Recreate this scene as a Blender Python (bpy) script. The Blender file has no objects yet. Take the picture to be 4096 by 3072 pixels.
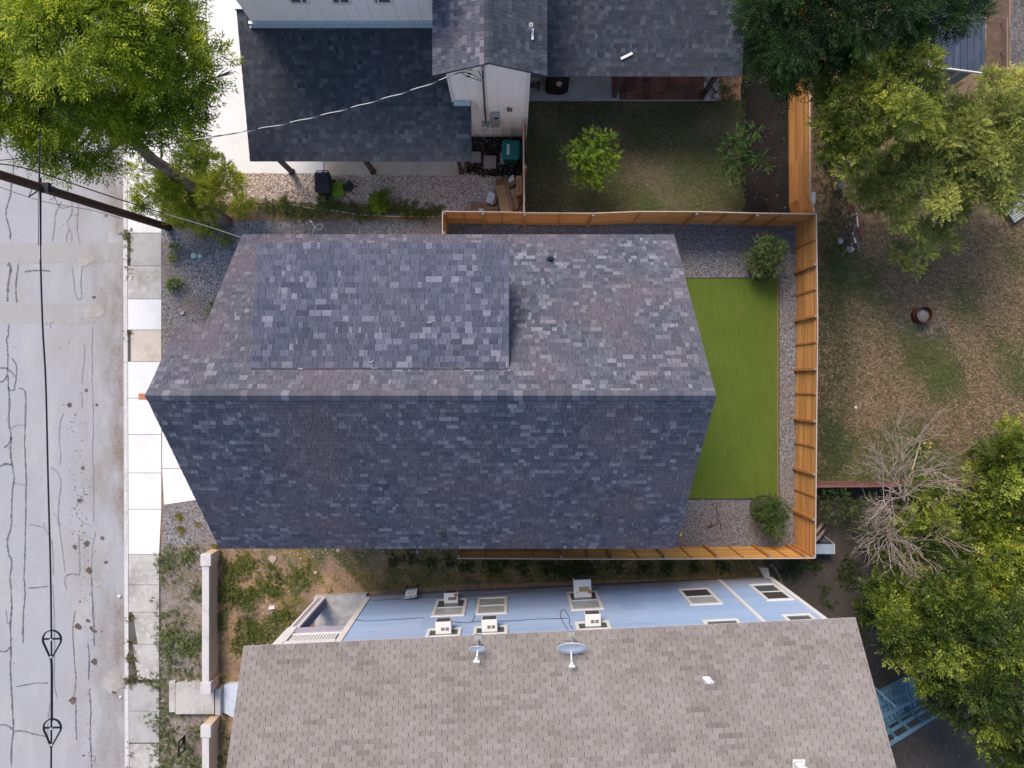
import bpy, bmesh, math, random
import numpy as np
from mathutils import Vector, Matrix, Quaternion

R = math.radians
rnd = random.Random(7)
SC = bpy.context.scene
COL = SC.collection

# ------------------------------------------------------------------ camera, sky, sun, exposure
CAMH = 27.0                      # drone height in metres, looking straight down
KF = 4096 * 24.0 / 36.0          # focal length in pixels of the 4096 wide photograph
cam_d = bpy.data.cameras.new("camera"); cam = bpy.data.objects.new("camera", cam_d)
COL.objects.link(cam); cam.location = (0, 0, CAMH); cam.rotation_euler = (0, 0, 0)
cam_d.lens = 24.0; cam_d.sensor_width = 36.0; cam_d.clip_end = 1000; cam_d.clip_start = 0.1
SC.camera = cam

SUN_AZ = Vector((-0.42, 0.91))   # the soft evening light comes from the north-west
SUN_EL = R(48)
w = bpy.data.worlds.new("World"); SC.world = w; w.use_nodes = True
nt = w.node_tree; bg = nt.nodes["Background"]
sky = nt.nodes.new("ShaderNodeTexSky"); sky.sky_type = 'NISHITA'; sky.sun_disc = False
sky.sun_elevation = SUN_EL; sky.sun_rotation = math.atan2(SUN_AZ.x, SUN_AZ.y)
sky.altitude = 200; sky.air_density = 1.0; sky.dust_density = 2.0; sky.ozone_density = 1.0
nt.links.new(sky.outputs[0], bg.inputs[0]); bg.inputs[1].default_value = 0.13
sun_d = bpy.data.lights.new("sun", 'SUN'); sun_d.energy = 2.0; sun_d.angle = R(24)
sun_d.color = (1.0, 0.86, 0.74)
sun = bpy.data.objects.new("sun", sun_d); COL.objects.link(sun)
sdir = Vector((SUN_AZ.x * math.cos(SUN_EL), SUN_AZ.y * math.cos(SUN_EL), math.sin(SUN_EL))).normalized()
sun.rotation_euler = sdir.to_track_quat('Z', 'Y').to_euler(); sun.location = (-20, 40, 40)
SC.view_settings.view_transform = 'Standard'; SC.view_settings.look = 'None'
SC.view_settings.exposure = 0.92; SC.view_settings.gamma = 1.0

# ------------------------------------------------------------------ measuring: photograph pixel + height -> point in the place
def S(x, y, h=0.0):
    d = CAMH - h
    return Vector(((x - 2048) / KF * d, (1536 - y) / KF * d, h))
def F(x, y, h=0.0): return S(x * 1.851718, y * 1.851718, h)          # 2212 px wide overview
def T(r, c, x, y, h=0.0): return S(c * 1024 + x * .462929, r * 768 + y * .462929, h)
def V3(*a): return Vector(a)

# ------------------------------------------------------------------ materials
def new_mat(name):
    m = bpy.data.materials.new(name); m.use_nodes = True
    t = m.node_tree
    return m, t, t.nodes["Principled BSDF"]
def _coord(t, stretch=None, rot=0.0):
    tc = t.nodes.new("ShaderNodeTexCoord"); mp = t.nodes.new("ShaderNodeMapping")
    t.links.new(tc.outputs["Object"], mp.inputs[0])
    if stretch: mp.inputs["Scale"].default_value = stretch
    mp.inputs["Rotation"].default_value = (0, 0, rot)
    return mp.outputs[0]
def _noise(t, co, scale, detail=3.0, rough=.55):
    n = t.nodes.new("ShaderNodeTexNoise"); n.inputs["Scale"].default_value = scale
    n.inputs["Detail"].default_value = detail; n.inputs["Roughness"].default_value = rough
    t.links.new(co, n.inputs["Vector"]); return n.outputs["Fac"]
def _range(t, v, a, b, c=0.0, d=1.0):
    n = t.nodes.new("ShaderNodeMapRange"); n.inputs[1].default_value = a; n.inputs[2].default_value = b
    n.inputs[3].default_value = c; n.inputs[4].default_value = d
    t.links.new(v, n.inputs[0]); return n.outputs[0]
def _mix(t, f, a, b, mode='MIX'):
    n = t.nodes.new("ShaderNodeMix"); n.data_type = 'RGBA'; n.blend_type = mode
    if isinstance(f, float): n.inputs[0].default_value = f
    else: t.links.new(f, n.inputs[0])
    for k, v in ((6, a), (7, b)):
        if isinstance(v, tuple): n.inputs[k].default_value = (*v[:3], 1)
        else: t.links.new(v, n.inputs[k])
    return n.outputs[2]
def _value(t, col, fac):          # col * fac
    n = t.nodes.new("ShaderNodeVectorMath"); n.operation = 'SCALE'
    t.links.new(col, n.inputs[0]); t.links.new(fac, n.inputs[3]); return n.outputs[0]
def M(name, c, rough=.85, layers=(), grain=None, island=0.0, bump=0.0, bscale=60, metal=0.0, spec=.25, cells=None):
    """base colour c, then noise layers (scale, colour, lo, hi[, stretch]); grain=(scale, amount); island = tone change per loose piece"""
    m, t, b = new_mat(name)
    rgb = t.nodes.new("ShaderNodeRGB"); rgb.outputs[0].default_value = (*c, 1); col = rgb.outputs[0]
    co = _coord(t)
    if cells:                     # (scale, low, high): every cell its own tone
        v = t.nodes.new("ShaderNodeTexVoronoi"); v.inputs["Scale"].default_value = cells[0]
        t.links.new(co, v.inputs["Vector"])
        sp = t.nodes.new("ShaderNodeSeparateColor"); t.links.new(v.outputs["Color"], sp.inputs[0])
        col = _value(t, col, _range(t, sp.outputs[0], 0, 1, cells[1], cells[2]))
    for L in layers:
        cc = _coord(t, L[4], L[5] if len(L) > 5 else 0) if len(L) > 4 and L[4] else co
        col = _mix(t, _range(t, _noise(t, cc, L[0], 5, .6), L[2], L[3]), col, L[1])
    if grain: col = _value(t, col, _range(t, _noise(t, co, grain[0], 2), .25, .75, 1 - grain[1], 1 + grain[1]))
    if island:
        g = t.nodes.new("ShaderNodeNewGeometry")
        col = _value(t, col, _range(t, g.outputs["Random Per Island"], 0, 1, 1 - island, 1 + island))
    t.links.new(col, b.inputs["Base Color"])
    b.inputs["Roughness"].default_value = rough; b.inputs["Metallic"].default_value = metal
    b.inputs["Specular IOR Level"].default_value = spec
    if bump:
        bm_ = t.nodes.new("ShaderNodeBump"); bm_.inputs["Strength"].default_value = bump; bm_.inputs["Distance"].default_value = .03
        t.links.new(_noise(t, co, bscale, 4), bm_.inputs["Height"]); t.links.new(bm_.outputs[0], b.inputs["Normal"])
    return m
def shingle_mat(name, stops, hue=None, grain=.30):
    """stops: (position, colour) picked by the random number of each tab"""
    m, t, b = new_mat(name); g = t.nodes.new("ShaderNodeNewGeometry")
    r = t.nodes.new("ShaderNodeValToRGB"); cr = r.color_ramp; cr.interpolation = 'CONSTANT'
    while len(cr.elements) < len(stops): cr.elements.new(.5)
    for e, (p, c) in zip(cr.elements, stops): e.position = p; e.color = (*c, 1)
    t.links.new(g.outputs["Random Per Island"], r.inputs[0]); col = r.outputs[0]
    co = _coord(t)
    if hue: col = _mix(t, _range(t, _noise(t, co, hue[1], 3), .4, .66, 0, hue[2]), col, hue[0], 'MIX')
    col = _value(t, col, _range(t, _noise(t, co, 20, 4, .75), .3, .7, 1 - grain, 1 + grain))
    col = _value(t, col, _range(t, _noise(t, co, .5, 3), .25, .75, .9, 1.1))
    t.links.new(col, b.inputs["Base Color"]); b.inputs["Roughness"].default_value = .9
    b.inputs["Specular IOR Level"].default_value = .2
    return m
def leaf_mat(name, c0, c1, c2, trans=.3):
    m, t, b = new_mat(name)
    a = t.nodes.new("ShaderNodeAttribute"); a.attribute_name = "tone"
    r = t.nodes.new("ShaderNodeValToRGB"); cr = r.color_ramp; cr.elements.new(.5)
    for e, (p, c) in zip(cr.elements, ((0, c0), (.5, c1), (1, c2))): e.position = p; e.color = (*c, 1)
    t.links.new(a.outputs["Fac"], r.inputs[0])
    t.links.new(r.outputs[0], b.inputs["Base Color"]); b.inputs["Roughness"].default_value = .55
    b.inputs["Specular IOR Level"].default_value = .3
    tr = t.nodes.new("ShaderNodeBsdfTranslucent"); t.links.new(r.outputs[0], tr.inputs[0])
    mx = t.nodes.new("ShaderNodeMixShader"); mx.inputs[0].default_value = trans
    t.links.new(b.outputs[0], mx.inputs[1]); t.links.new(tr.outputs[0], mx.inputs[2])
    t.links.new(mx.outputs[0], t.nodes["Material Output"].inputs[0])
    return m

# ------------------------------------------------------------------ things and parts
def tag(o, label=None, cat=None, group=None, kind=None):
    if label: o["label"] = label
    if cat: o["category"] = cat
    if group: o["group"] = group
    if kind: o["kind"] = kind
    return o
def thing(name, loc, label, cat, group=None):
    o = bpy.data.objects.new(name, None); COL.objects.link(o); o.location = loc; o.empty_display_size = .2
    ORIG[o] = Vector(loc)
    return tag(o, label, cat, group)
ORIG = {}
def copy_tree(o, parent=None):
    c = o.copy(); COL.objects.link(c)
    if parent: c.parent = parent
    for ch in [x for x in COL.objects if x.parent == o]: copy_tree(ch, c)
    return c
class MB:
    """collects shapes in world metres and links them as one mesh object"""
    def __init__(s): s.v = []; s.f = []; s.m = []; s.mats = []
    def mi(s, m):
        if m is None: return 0
        if m not in s.mats: s.mats.append(m)
        return s.mats.index(m)
    def add(s, vs, fs, m=None):
        k = len(s.v); s.v += [tuple(p) for p in vs]; i = s.mi(m)
        for f in fs: s.f.append([k + j for j in f]); s.m.append(i)
        return s
    def box(s, lo, hi, m=None, rot=0.0, piv=None):
        (a, b, c), (d, e, g) = lo, hi
        vs = [V3(x, y, z) for z in (c, g) for y in (b, e) for x in (a, d)]
        if rot:
            p = Vector(piv) if piv else (V3(a, b, c) + V3(d, e, g)) / 2
            q = Matrix.Rotation(rot, 3, 'Z'); vs = [p + q @ (v - p) for v in vs]
        return s.add(vs, [(0, 2, 3, 1), (4, 5, 7, 6), (0, 1, 5, 4), (2, 6, 7, 3), (0, 4, 6, 2), (1, 3, 7, 5)], m)
    def hexa(s, p, m=None):        # 4 bottom (ccw) then 4 top
        return s.add(p, [(3, 2, 1, 0), (4, 5, 6, 7), (0, 1, 5, 4), (1, 2, 6, 5), (2, 3, 7, 6), (3, 0, 4, 7)], m)
    def beam(s, a, b, w_, h_, m=None, up=(0, 0, 1)):
        a, b = Vector(a), Vector(b); d = (b - a).normalized(); up = Vector(up)
        if abs(d.dot(up)) > .98: up = V3(0, 1, 0)
        x = d.cross(up).normalized(); y = x.cross(d)
        x *= w_ / 2; y *= h_ / 2
        return s.hexa([a - x - y, a + x - y, a + x + y, a - x + y, b - x - y, b + x - y, b + x + y, b - x + y], m)
    def prism(s, poly, z0, z1, m=None):
        n = len(poly); P = [(p[0], p[1]) for p in poly]
        if sum(P[i][0] * P[(i + 1) % n][1] - P[(i + 1) % n][0] * P[i][1] for i in range(n)) < 0: P.reverse()
        vs = [(x, y, z0) for x, y in P] + [(x, y, z1) for x, y in P]
        return s.add(vs, [tuple(range(n - 1, -1, -1)), tuple(range(n, 2 * n))] + [(i, (i + 1) % n, n + (i + 1) % n, n + i) for i in range(n)], m)
    def sheet(s, poly, z=None, m=None):
        P = [Vector((p[0], p[1], p[2] if z is None else z)) for p in poly]; n = len(P)
        if sum(P[i].x * P[(i + 1) % n].y - P[(i + 1) % n].x * P[i].y for i in range(n)) < 0: P.reverse()
        return s.add(P, [tuple(range(n))], m)
    def slab(s, poly, dz, m=None, m2=None):      # a sloped polygon with thickness dz below it
        P = [Vector(p) for p in poly]; n = len(P)
        if sum(P[i].x * P[(i + 1) % n].y - P[(i + 1) % n].x * P[i].y for i in range(n)) < 0: P.reverse()
        s.add(P + [p - V3(0, 0, dz) for p in P], [tuple(range(n))], m)
        k = len(s.v) - 2 * n; i2 = s.mi(m2 or m)
        for f in [tuple(range(2 * n - 1, n - 1, -1))] + [(i, n + i, n + (i + 1) % n, (i + 1) % n) for i in range(n)]:
            s.f.append([k + j for j in f]); s.m.append(i2)
        return s
    def tube(s, pts, r, m=None, sides=8, cap=True):
        P = [Vector(p) for p in pts]; n = len(P); rs = r if isinstance(r, (list, tuple)) else [r] * n
        vs = []; fs = []; ref = V3(0, 0, 1)
        for i, p in enumerate(P):
            d = (P[min(i + 1, n - 1)] - P[max(i - 1, 0)]).normalized()
            a = d.cross(ref)
            if a.length < .05: a = d.cross(V3(0, 1, 0))
            a.normalize(); b = d.cross(a)
            for k in range(sides):
                t_ = 2 * math.pi * k / sides; vs.append(p + (a * math.cos(t_) + b * math.sin(t_)) * rs[i])
        for i in range(n - 1):
            for k in range(sides):
                k2 = (k + 1) % sides; fs.append((i * sides + k, i * sides + k2, (i + 1) * sides + k2, (i + 1) * sides + k))
        if cap: fs.append(tuple(range(sides - 1, -1, -1))); fs.append(tuple(range((n - 1) * sides, n * sides)))
        return s.add(vs, fs, m)
    def cyl(s, c, r, h, m=None, sides=20, r2=None):
        c = Vector(c); return s.tube([c, c + V3(0, 0, h)], [r, r if r2 is None else r2], m, sides)
    def lathe(s, c, prof, m=None, sides=24, axis=None):
        c = Vector(c); q = Vector(axis).to_track_quat('Z', 'Y') if axis else Quaternion()
        vs = []; fs = []
        for (r_, z) in prof:
            for k in range(sides):
                a = 2 * math.pi * k / sides; vs.append(c + q @ V3(r_ * math.cos(a), r_ * math.sin(a), z))
        for i in range(len(prof) - 1):
            for k in range(sides):
                k2 = (k + 1) % sides; fs.append((i * sides + k, i * sides + k2, (i + 1) * sides + k2, (i + 1) * sides + k))
        return s.add(vs, fs, m)
    def build(s, name, m=None, parent=None, smooth=False, bevel=0.0, loc=None):
        o0 = V3(0, 0, 0)
        if parent is not None:
            p = parent
            while p.parent: p = p.parent
            o0 = ORIG.get(p, V3(0, 0, 0))
        elif loc is not None: o0 = Vector(loc)
        me = bpy.data.meshes.new(name)
        me.from_pydata([tuple(Vector(v) - o0) for v in s.v], [], s.f)
        mats = s.mats or []
        if m is not None and m not in mats:
            if not mats: mats = [m]
        for x in mats: me.materials.append(x)
        me.polygons.foreach_set("material_index", s.m)
        if smooth: me.polygons.foreach_set("use_smooth", [True] * len(s.f))
        me.update()
        o = bpy.data.objects.new(name, me); COL.objects.link(o)
        if parent is not None: o.parent = parent
        elif loc is not None: o.location = loc; ORIG[o] = Vector(loc)
        if bevel:
            bv = o.modifiers.new("bevel", 'BEVEL'); bv.width = bevel; bv.segments = 2; bv.limit_method = 'ANGLE'
        return o
def struct(name, mb, m=None, kind='structure'):
    o = mb.build(name, m); o["kind"] = kind; return o

def np_mesh(name, verts, k, m, parent=None, tone=None, mat_list=None):
    """verts: (n*k,3) array, every k verts one face"""
    o0 = V3(0, 0, 0)
    if parent is not None:
        p = parent
        while p.parent: p = p.parent
        o0 = ORIG.get(p, o0)
    n = len(verts) // k
    me = bpy.data.meshes.new(name)
    me.vertices.add(len(verts)); me.vertices.foreach_set("co", (verts - np.array(o0)).astype(np.float32).ravel())
    me.loops.add(len(verts)); me.loops.foreach_set("vertex_index", np.arange(len(verts), dtype=np.int32))
    me.polygons.add(n); me.polygons.foreach_set("loop_start", np.arange(0, len(verts), k, dtype=np.int32))
    me.polygons.foreach_set("loop_total", np.full(n, k, dtype=np.int32))
    me.materials.append(m)
    if tone is not None:
        at = me.attributes.new("tone", 'FLOAT', 'FACE'); at.data.foreach_set("value", np.clip(tone, 0, 1).astype(np.float32))
    me.update(calc_edges=True); me.validate()
    o = bpy.data.objects.new(name, me); COL.objects.link(o)
    if parent is not None: o.parent = parent
    return o
RNG = np.random.default_rng(11)
def unit(a): return a / np.maximum(np.linalg.norm(a, axis=-1, keepdims=True), 1e-9)
def in_poly(x, y, poly):
    ins = np.zeros(len(x), bool); n = len(poly); j = n - 1
    for i in range(n):
        xi, yi, xj, yj = poly[i][0], poly[i][1], poly[j][0], poly[j][1]
        c = ((yi > y) != (yj > y)) & (x < (xj - xi) * (y - yi) / ((yj - yi) or 1e-9) + xi)
        ins ^= c; j = i
    return ins
def scatter(poly, n):
    xs = [p[0] for p in poly]; ys = [p[1] for p in poly]
    x = RNG.uniform(min(xs), max(xs), n); y = RNG.uniform(min(ys), max(ys), n)
    k = in_poly(x, y, poly); return np.stack([x[k], y[k]], 1)
def lump(x, y, f, ph=0.0):        # smooth patchy field in 0..1
    s = np.sin(x * f + 1.3 * np.sin(y * f * .7 + ph)) * np.sin(y * f * 1.1 + 1.7 * np.sin(x * f * .6 + ph * 2)) + .5 * np.sin(x * f * 2.3 + y * f * 1.9 + ph * 3)
    return np.clip(.5 + s / 2.6, 0, 1)
def blades(pts, z, L, wd, tone, up=.55):
    """grass blades (triangles) at pts"""
    n = len(pts); a = RNG.uniform(0, 2 * np.pi, n); l = RNG.uniform(L[0], L[1], n)
    d = np.stack([np.cos(a), np.sin(a)], 1); s = np.stack([-d[:, 1], d[:, 0]], 1) * wd / 2
    v = np.zeros((n, 3, 3)); v[:, 0, :2] = pts - s; v[:, 1, :2] = pts + s
    v[:, 2, :2] = pts + d * (l * RNG.uniform(.4, 1, n))[:, None]
    v[:, :2, 2] = z; v[:, 2, 2] = z + l * up * RNG.uniform(.3, 1, n)
    return v.reshape(-1, 3), np.clip(tone + RNG.normal(0, .16, n), 0, 1)
def stones(name, pts, z, size, m, parent=None):
    n = len(pts); r = RNG.uniform(size[0], size[1], n)
    oc = np.array([(1, 0, 0), (0, 1, 0), (-1, 0, 0), (0, -1, 0), (0, 0, .75), (0, 0, -.3)], float)
    tri = [(0, 1, 4), (1, 2, 4), (2, 3, 4), (3, 0, 4)]
    jit = RNG.uniform(.6, 1.25, (n, 6, 1)); a = RNG.uniform(0, 6.28, n); ca, sa = np.cos(a), np.sin(a)
    p = oc[None] * jit * r[:, None, None]; q = p.copy()
    q[..., 0] = p[..., 0] * ca[:, None] - p[..., 1] * sa[:, None]; q[..., 1] = p[..., 0] * sa[:, None] + p[..., 1] * ca[:, None]
    q[..., :2] += pts[:, None, :]; q[..., 2] += z + .1 * r[:, None]
    tone = np.repeat(RNG.uniform(0, 1, n), 4)
    return np_mesh(name, np.concatenate([q[:, list(t), :] for t in tri], 1).reshape(-1, 3), 3, m, parent, tone)
def sprays(P, D, L, m_, leaf_l, leaf_w, ang=55, droop=.25, nrm_rand=.6, tip=True):
    """fronds at P along D: m_ pairs of leaflets each; returns diamonds (n,4,3)"""
    n = len(P); D = unit(D); N = unit(np.array([0, 0, 1.0]) + RNG.normal(0, nrm_rand, (n, 3)))
    Sd = unit(np.cross(D, N)); N = np.cross(Sd, D); out = []
    ca, sa = math.cos(R(ang)), math.sin(R(ang))
    for i in range(m_):
        t_ = (i + .6) / m_
        for sg in (1, -1):
            base = P + D * (L * t_)[:, None] - N * (L * droop * t_ * t_)[:, None]
            ld = unit(D * ca + Sd * sg * sa - N * .25 + RNG.normal(0, .18, (n, 3)))
            l = leaf_l * RNG.uniform(.75, 1.2, n) * (1 - .35 * abs(t_ - .45)); sw = unit(np.cross(ld, N)) * (leaf_w * RNG.uniform(.8, 1.2, n) / 2)[:, None]
            mid = base + ld * (l * .45)[:, None]
            out.append(np.stack([base, mid + sw, base + ld * l[:, None], mid - sw], 1))
    if tip:
        base = P + D * L[:, None] - N * (L * droop)[:, None]; l = leaf_l * RNG.uniform(.8, 1.2, n); sw = Sd * leaf_w / 2
        out.append(np.stack([base, base + D * (l * .45)[:, None] + sw, base + D * l[:, None], base + D * (l * .45)[:, None] - sw], 1))
    return np.concatenate(out, 0), len(out)
DENSE = 4.6
def crown(name, clusters, dens, style, m, parent, squash=.75, up_bias=.35, many=None, gap=-.55, clump=3.4):
    """clusters: (centre, radius). style: dict(L, pairs, ll, lw, ang, droop)"""
    Ps, Ds, Ts = [], [], []
    for c, r in clusters:
        n = max(6, int(dens * r * r * (many or DENSE))); d = unit(RNG.normal(0, 1, (n, 3))); d[:, 2] = np.where(d[:, 2] < -.25, -d[:, 2] * .8, d[:, 2])
        rad = r * (RNG.uniform(.12, 1, n) ** .5) * (1 + .18 * np.sin(d[:, 0] * 5 + d[:, 1] * 4 + c[0] * 3))
        p = np.array(c) + d * rad[:, None] * np.array([1, 1, squash])
        Ps.append(p); Ds.append(d * .8 + RNG.normal(0, .55, (n, 3)) + np.array([0, 0, up_bias * .5]))
        g3 = np.sin(p[:, 0] * clump + 1.7 * np.sin(p[:, 1] * clump * .8)) + np.sin(p[:, 1] * clump * 1.1 + 1.4 * np.sin(p[:, 2] * clump)) + np.sin(p[:, 2] * clump * 1.2 + p[:, 0] * clump * .6)
        Ts.append(np.clip(RNG.normal(.42, .17, n) + RNG.normal(0, .15) + .13 * g3, 0, 1))
        keep = g3 > gap; Ps[-1] = Ps[-1][keep]; Ds[-1] = Ds[-1][keep]; Ts[-1] = Ts[-1][keep]
    P = np.concatenate(Ps); D = np.concatenate(Ds); Tn = np.concatenate(Ts)
    D[:, 2] *= .45
    L = style['L'] * RNG.uniform(.7, 1.25, len(P))
    q, k = sprays(P, D, L, style['pairs'], style['ll'], style['lw'], style.get('ang', 55), style.get('droop', .25), style.get('nr', .5))
    tone = np.tile(Tn, k) + RNG.normal(0, .1, len(q))
    return np_mesh(name, q.reshape(-1, 3), 4, m, parent, tone)
def limbs(name, root_pts, root_r, clusters, m, parent, tip_r=.012, sides=7, frac=1.0):
    """a trunk along root_pts and one curved limb to each cluster"""
    mb = MB(); mb.tube(root_pts, root_r, m, 12)
    RP = [Vector(p) for p in root_pts]
    for c, r in clusters:
        if rnd.random() > frac: continue
        c = Vector(c)
        best = min(range(len(RP)), key=lambda i: (RP[i] - c).length + (0 if RP[i].z < c.z else 3))
        a = RP[best]; r0 = min((root_r[best] if isinstance(root_r, (list, tuple)) else root_r) * .5, .09)
        mid = a.lerp(c, .5) + V3(rnd.uniform(-.2, .2), rnd.uniform(-.2, .2), rnd.uniform(-.1, .25)) * (c - a).length * .35
        mb.tube([a, a.lerp(mid, .5) + V3(0, 0, .03), mid, mid.lerp(c, .6), c], [r0, r0 * .8, r0 * .6, r0 * .42, tip_r], m, sides)
        for k in range(4):
            d = Vector((rnd.uniform(-1, 1), rnd.uniform(-1, 1), rnd.uniform(-.2, .6))).normalized() * r * rnd.uniform(.5, .95)
            mb.tube([c.lerp(mid, .25), c + d * .5 + V3(0, 0, .04), c + d], [tip_r * 1.2, tip_r, tip_r * .4], m, 5)
    return mb.build(name, m, parent, smooth=True)
def wire(pts, sag=0.0, n=24):
    a, b = Vector(pts[0]), Vector(pts[-1])
    if len(pts) == 2: return [a.lerp(b, i / n) - V3(0, 0, sag * 4 * (i / n) * (1 - i / n)) for i in range(n + 1)]
    out = []                      # catmull-rom through all points
    P = [Vector(p) for p in pts]; P = [P[0] * 2 - P[1]] + P + [P[-1] * 2 - P[-2]]
    for i in range(1, len(P) - 2):
        p0, p1, p2, p3 = P[i - 1:i + 3]
        for k in range(8):
            t_ = k / 8
            out.append(.5 * ((2 * p1) + (p2 - p0) * t_ + (2 * p0 - 5 * p1 + 4 * p2 - p3) * t_ ** 2 + (3 * p1 - p0 - 3 * p2 + p3) * t_ ** 3))
    out.append(P[-2]); return out
def text_mesh(name, body, size, m, origin, xdir, ydir, parent, thick=.002):
    cu = bpy.data.curves.new(name, 'FONT'); cu.body = body; cu.size = size; cu.align_x = 'CENTER'; cu.align_y = 'CENTER'; cu.extrude = thick
    to = bpy.data.objects.new(name, cu); COL.objects.link(to)
    dg = bpy.context.evaluated_depsgraph_get(); dg.update()
    me = bpy.data.meshes.new_from_object(to.evaluated_get(dg))
    COL.objects.unlink(to); bpy.data.objects.remove(to)
    x = Vector(xdir).normalized(); y = Vector(ydir).normalized(); z = x.cross(y)
    p = parent
    while p.parent: p = p.parent
    o0 = ORIG.get(p, V3(0, 0, 0))
    mt = Matrix(((x.x, y.x, z.x, 0), (x.y, y.y, z.y, 0), (x.z, y.z, z.z, 0), (0, 0, 0, 1)))
    mt.translation = Vector(origin) - o0
    me.transform(mt); me.materials.clear(); me.materials.append(m); me.name = name
    o = bpy.data.objects.new(name, me); COL.objects.link(o); o.parent = parent
    return o
# ------------------------------------------------------------------ shared materials
m_conc = M("new_concrete", (.66, .66, .66), .8, [(1.2, (.57, .555, .53), .5, .8), (9, (.72, .72, .72), .5, .8)], (90, .05))
m_conc_tan = M("tan_concrete", (.52, .46, .39), .85, [(1.5, (.42, .36, .29), .45, .75), (7, (.58, .53, .46), .5, .8)], (90, .07))
m_conc_old = M("weathered_concrete", (.43, .41, .385), .9, [(1.1, (.30, .28, .255), .44, .66), (5, (.53, .51, .49), .52, .75), (22, (.30, .29, .27), .6, .8)], (110, .10))
m_conc_grey = M("grey_concrete", (.37, .36, .345), .9, [(1.6, (.29, .28, .27), .45, .7), (6, (.42, .41, .39), .55, .75)], (110, .10))
m_grime = M("grime_joint", (.10, .095, .085), .95)
def gutter_mask(m):            # windblown dirt collecting along the kerb, by distance from it
    t = m.node_tree; b = t.nodes["Principled BSDF"]; src = b.inputs["Base Color"].links[0].from_socket
    co = _coord(t); sp = t.nodes.new("ShaderNodeSeparateXYZ"); t.links.new(co, sp.inputs[0])
    x = _range(t, sp.outputs[0], -18.6, -15.42); n = _range(t, _noise(t, _coord(t, (1, .35, 1)), 1.3, 6, .62), .38, .64)
    mm = t.nodes.new("ShaderNodeMath"); mm.operation = 'MULTIPLY'; t.links.new(x, mm.inputs[0]); t.links.new(n, mm.inputs[1])
    m2 = t.nodes.new("ShaderNodeMath"); m2.operation = 'MULTIPLY'; t.links.new(mm.outputs[0], m2.inputs[0]); t.links.new(x, m2.inputs[1])
    dirt = _mix(t, _range(t, _noise(t, co, 9, 4), .45, .7), (.215, .175, .145), (.13, .105, .085))
    t.links.new(_mix(t, m2.outputs[0], src, dirt), b.inputs["Base Color"])
m_asphalt = M("old_asphalt", (.325, .330, .350), .92,
              [(.35, (.305, .298, .292), .42, .72), (1.6, (.37, .366, .362), .5, .75, (1, .25, 1)), (18, (.27, .265, .265), .6, .8)], (38, .17))
m_asphalt_patch = M("asphalt_patch", (.318, .314, .310), .92, [(.7, (.30, .292, .282), .45, .7), (14, (.32, .31, .30), .55, .8)], (38, .17))
gutter_mask(m_asphalt); gutter_mask(m_asphalt_patch)
m_gutter = M("gutter_dirt", (.225, .195, .165), .95, [(1.2, (.15, .125, .10), .45, .65), (8, (.29, .26, .23), .5, .7)], (70, .25))
m_tar = M("crack_sealant", (.11, .112, .125), .7, [(5, (.20, .20, .21), .45, .7)])
m_tar_pale = M("worn_sealant", (.20, .20, .22), .8, [(6, (.28, .28, .29), .45, .7)])
m_oil = M("road_stain", (.09, .07, .055), .8, [(5, (.16, .13, .11), .5, .7)])
m_leafstain = M("road_leaf_stain", (.31, .285, .25), .9, [(3, (.35, .34, .335), .42, .6)])
m_gravel = M("grey_gravel", (.215, .205, .21), .95, [(.35, (.225, .18, .155), .44, .62), (14, (.09, .088, .095), .55, .75)], (60, .2), cells=(26, .35, 1.75), bump=.5, bscale=45)
m_wgravel = M("white_gravel", (.60, .475, .40), .95, [(.6, (.64, .51, .40), .4, .7), (10, (.24, .205, .19), .56, .74)], (50, .15), cells=(17, .45, 1.45), bump=.6, bscale=30)
m_mulch = M("black_mulch", (.011, .010, .010), .95, [(1.5, (.019, .016, .014), .45, .7), (25, (.04, .036, .034), .68, .8)], (60, .4), cells=(28, .3, 1.8), bump=.6, bscale=40)
m_turf = M("artificial_turf", (.074, .110, .013), .95, [(.8, (.094, .122, .018), .42, .7), (3.0, (.058, .096, .010), .5, .75, (3, .4, 1)), (30, (.085, .13, .02), .5, .8)], (30, .20))
m_lawn = M("thin_lawn_soil", (.048, .05, .022), .95, [(.55, (.135, .105, .07), .47, .66), (2.2, (.036, .046, .014), .48, .66), (9, (.15, .115, .08), .58, .74), (16, (.085, .07, .045), .55, .75)], (80, .3))
m_field = M("dry_field_soil", (.215, .145, .088), .95, [(.33, (.085, .08, .03), .44, .60), (1.1, (.045, .055, .016), .56, .68), (3, (.09, .06, .04), .5, .66), (9, (.22, .16, .10), .5, .75)], (80, .3))
m_dark = M("dark_yard_soil", (.058, .049, .043), .95, [(.6, (.042, .034, .028), .42, .7), (4, (.08, .07, .064), .55, .75)], (90, .35))
m_dirt = M("orange_dirt", (.33, .205, .12), .95, [(.7, (.165, .12, .09), .42, .60), (2.4, (.36, .27, .19), .55, .75), (7, (.17, .125, .08), .55, .75)], (80, .22))
m_verge = M("verge_soil", (.195, .165, .145), .95, [(1.1, (.26, .22, .185), .45, .68), (4, (.145, .125, .11), .5, .72)], (80, .28), cells=(22, .7, 1.3))
m_side = M("trodden_soil", (.23, .155, .095), .95, [(.8, (.37, .20, .09), .45, .7), (4, (.105, .085, .056), .5, .72)], (80, .25))

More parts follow.
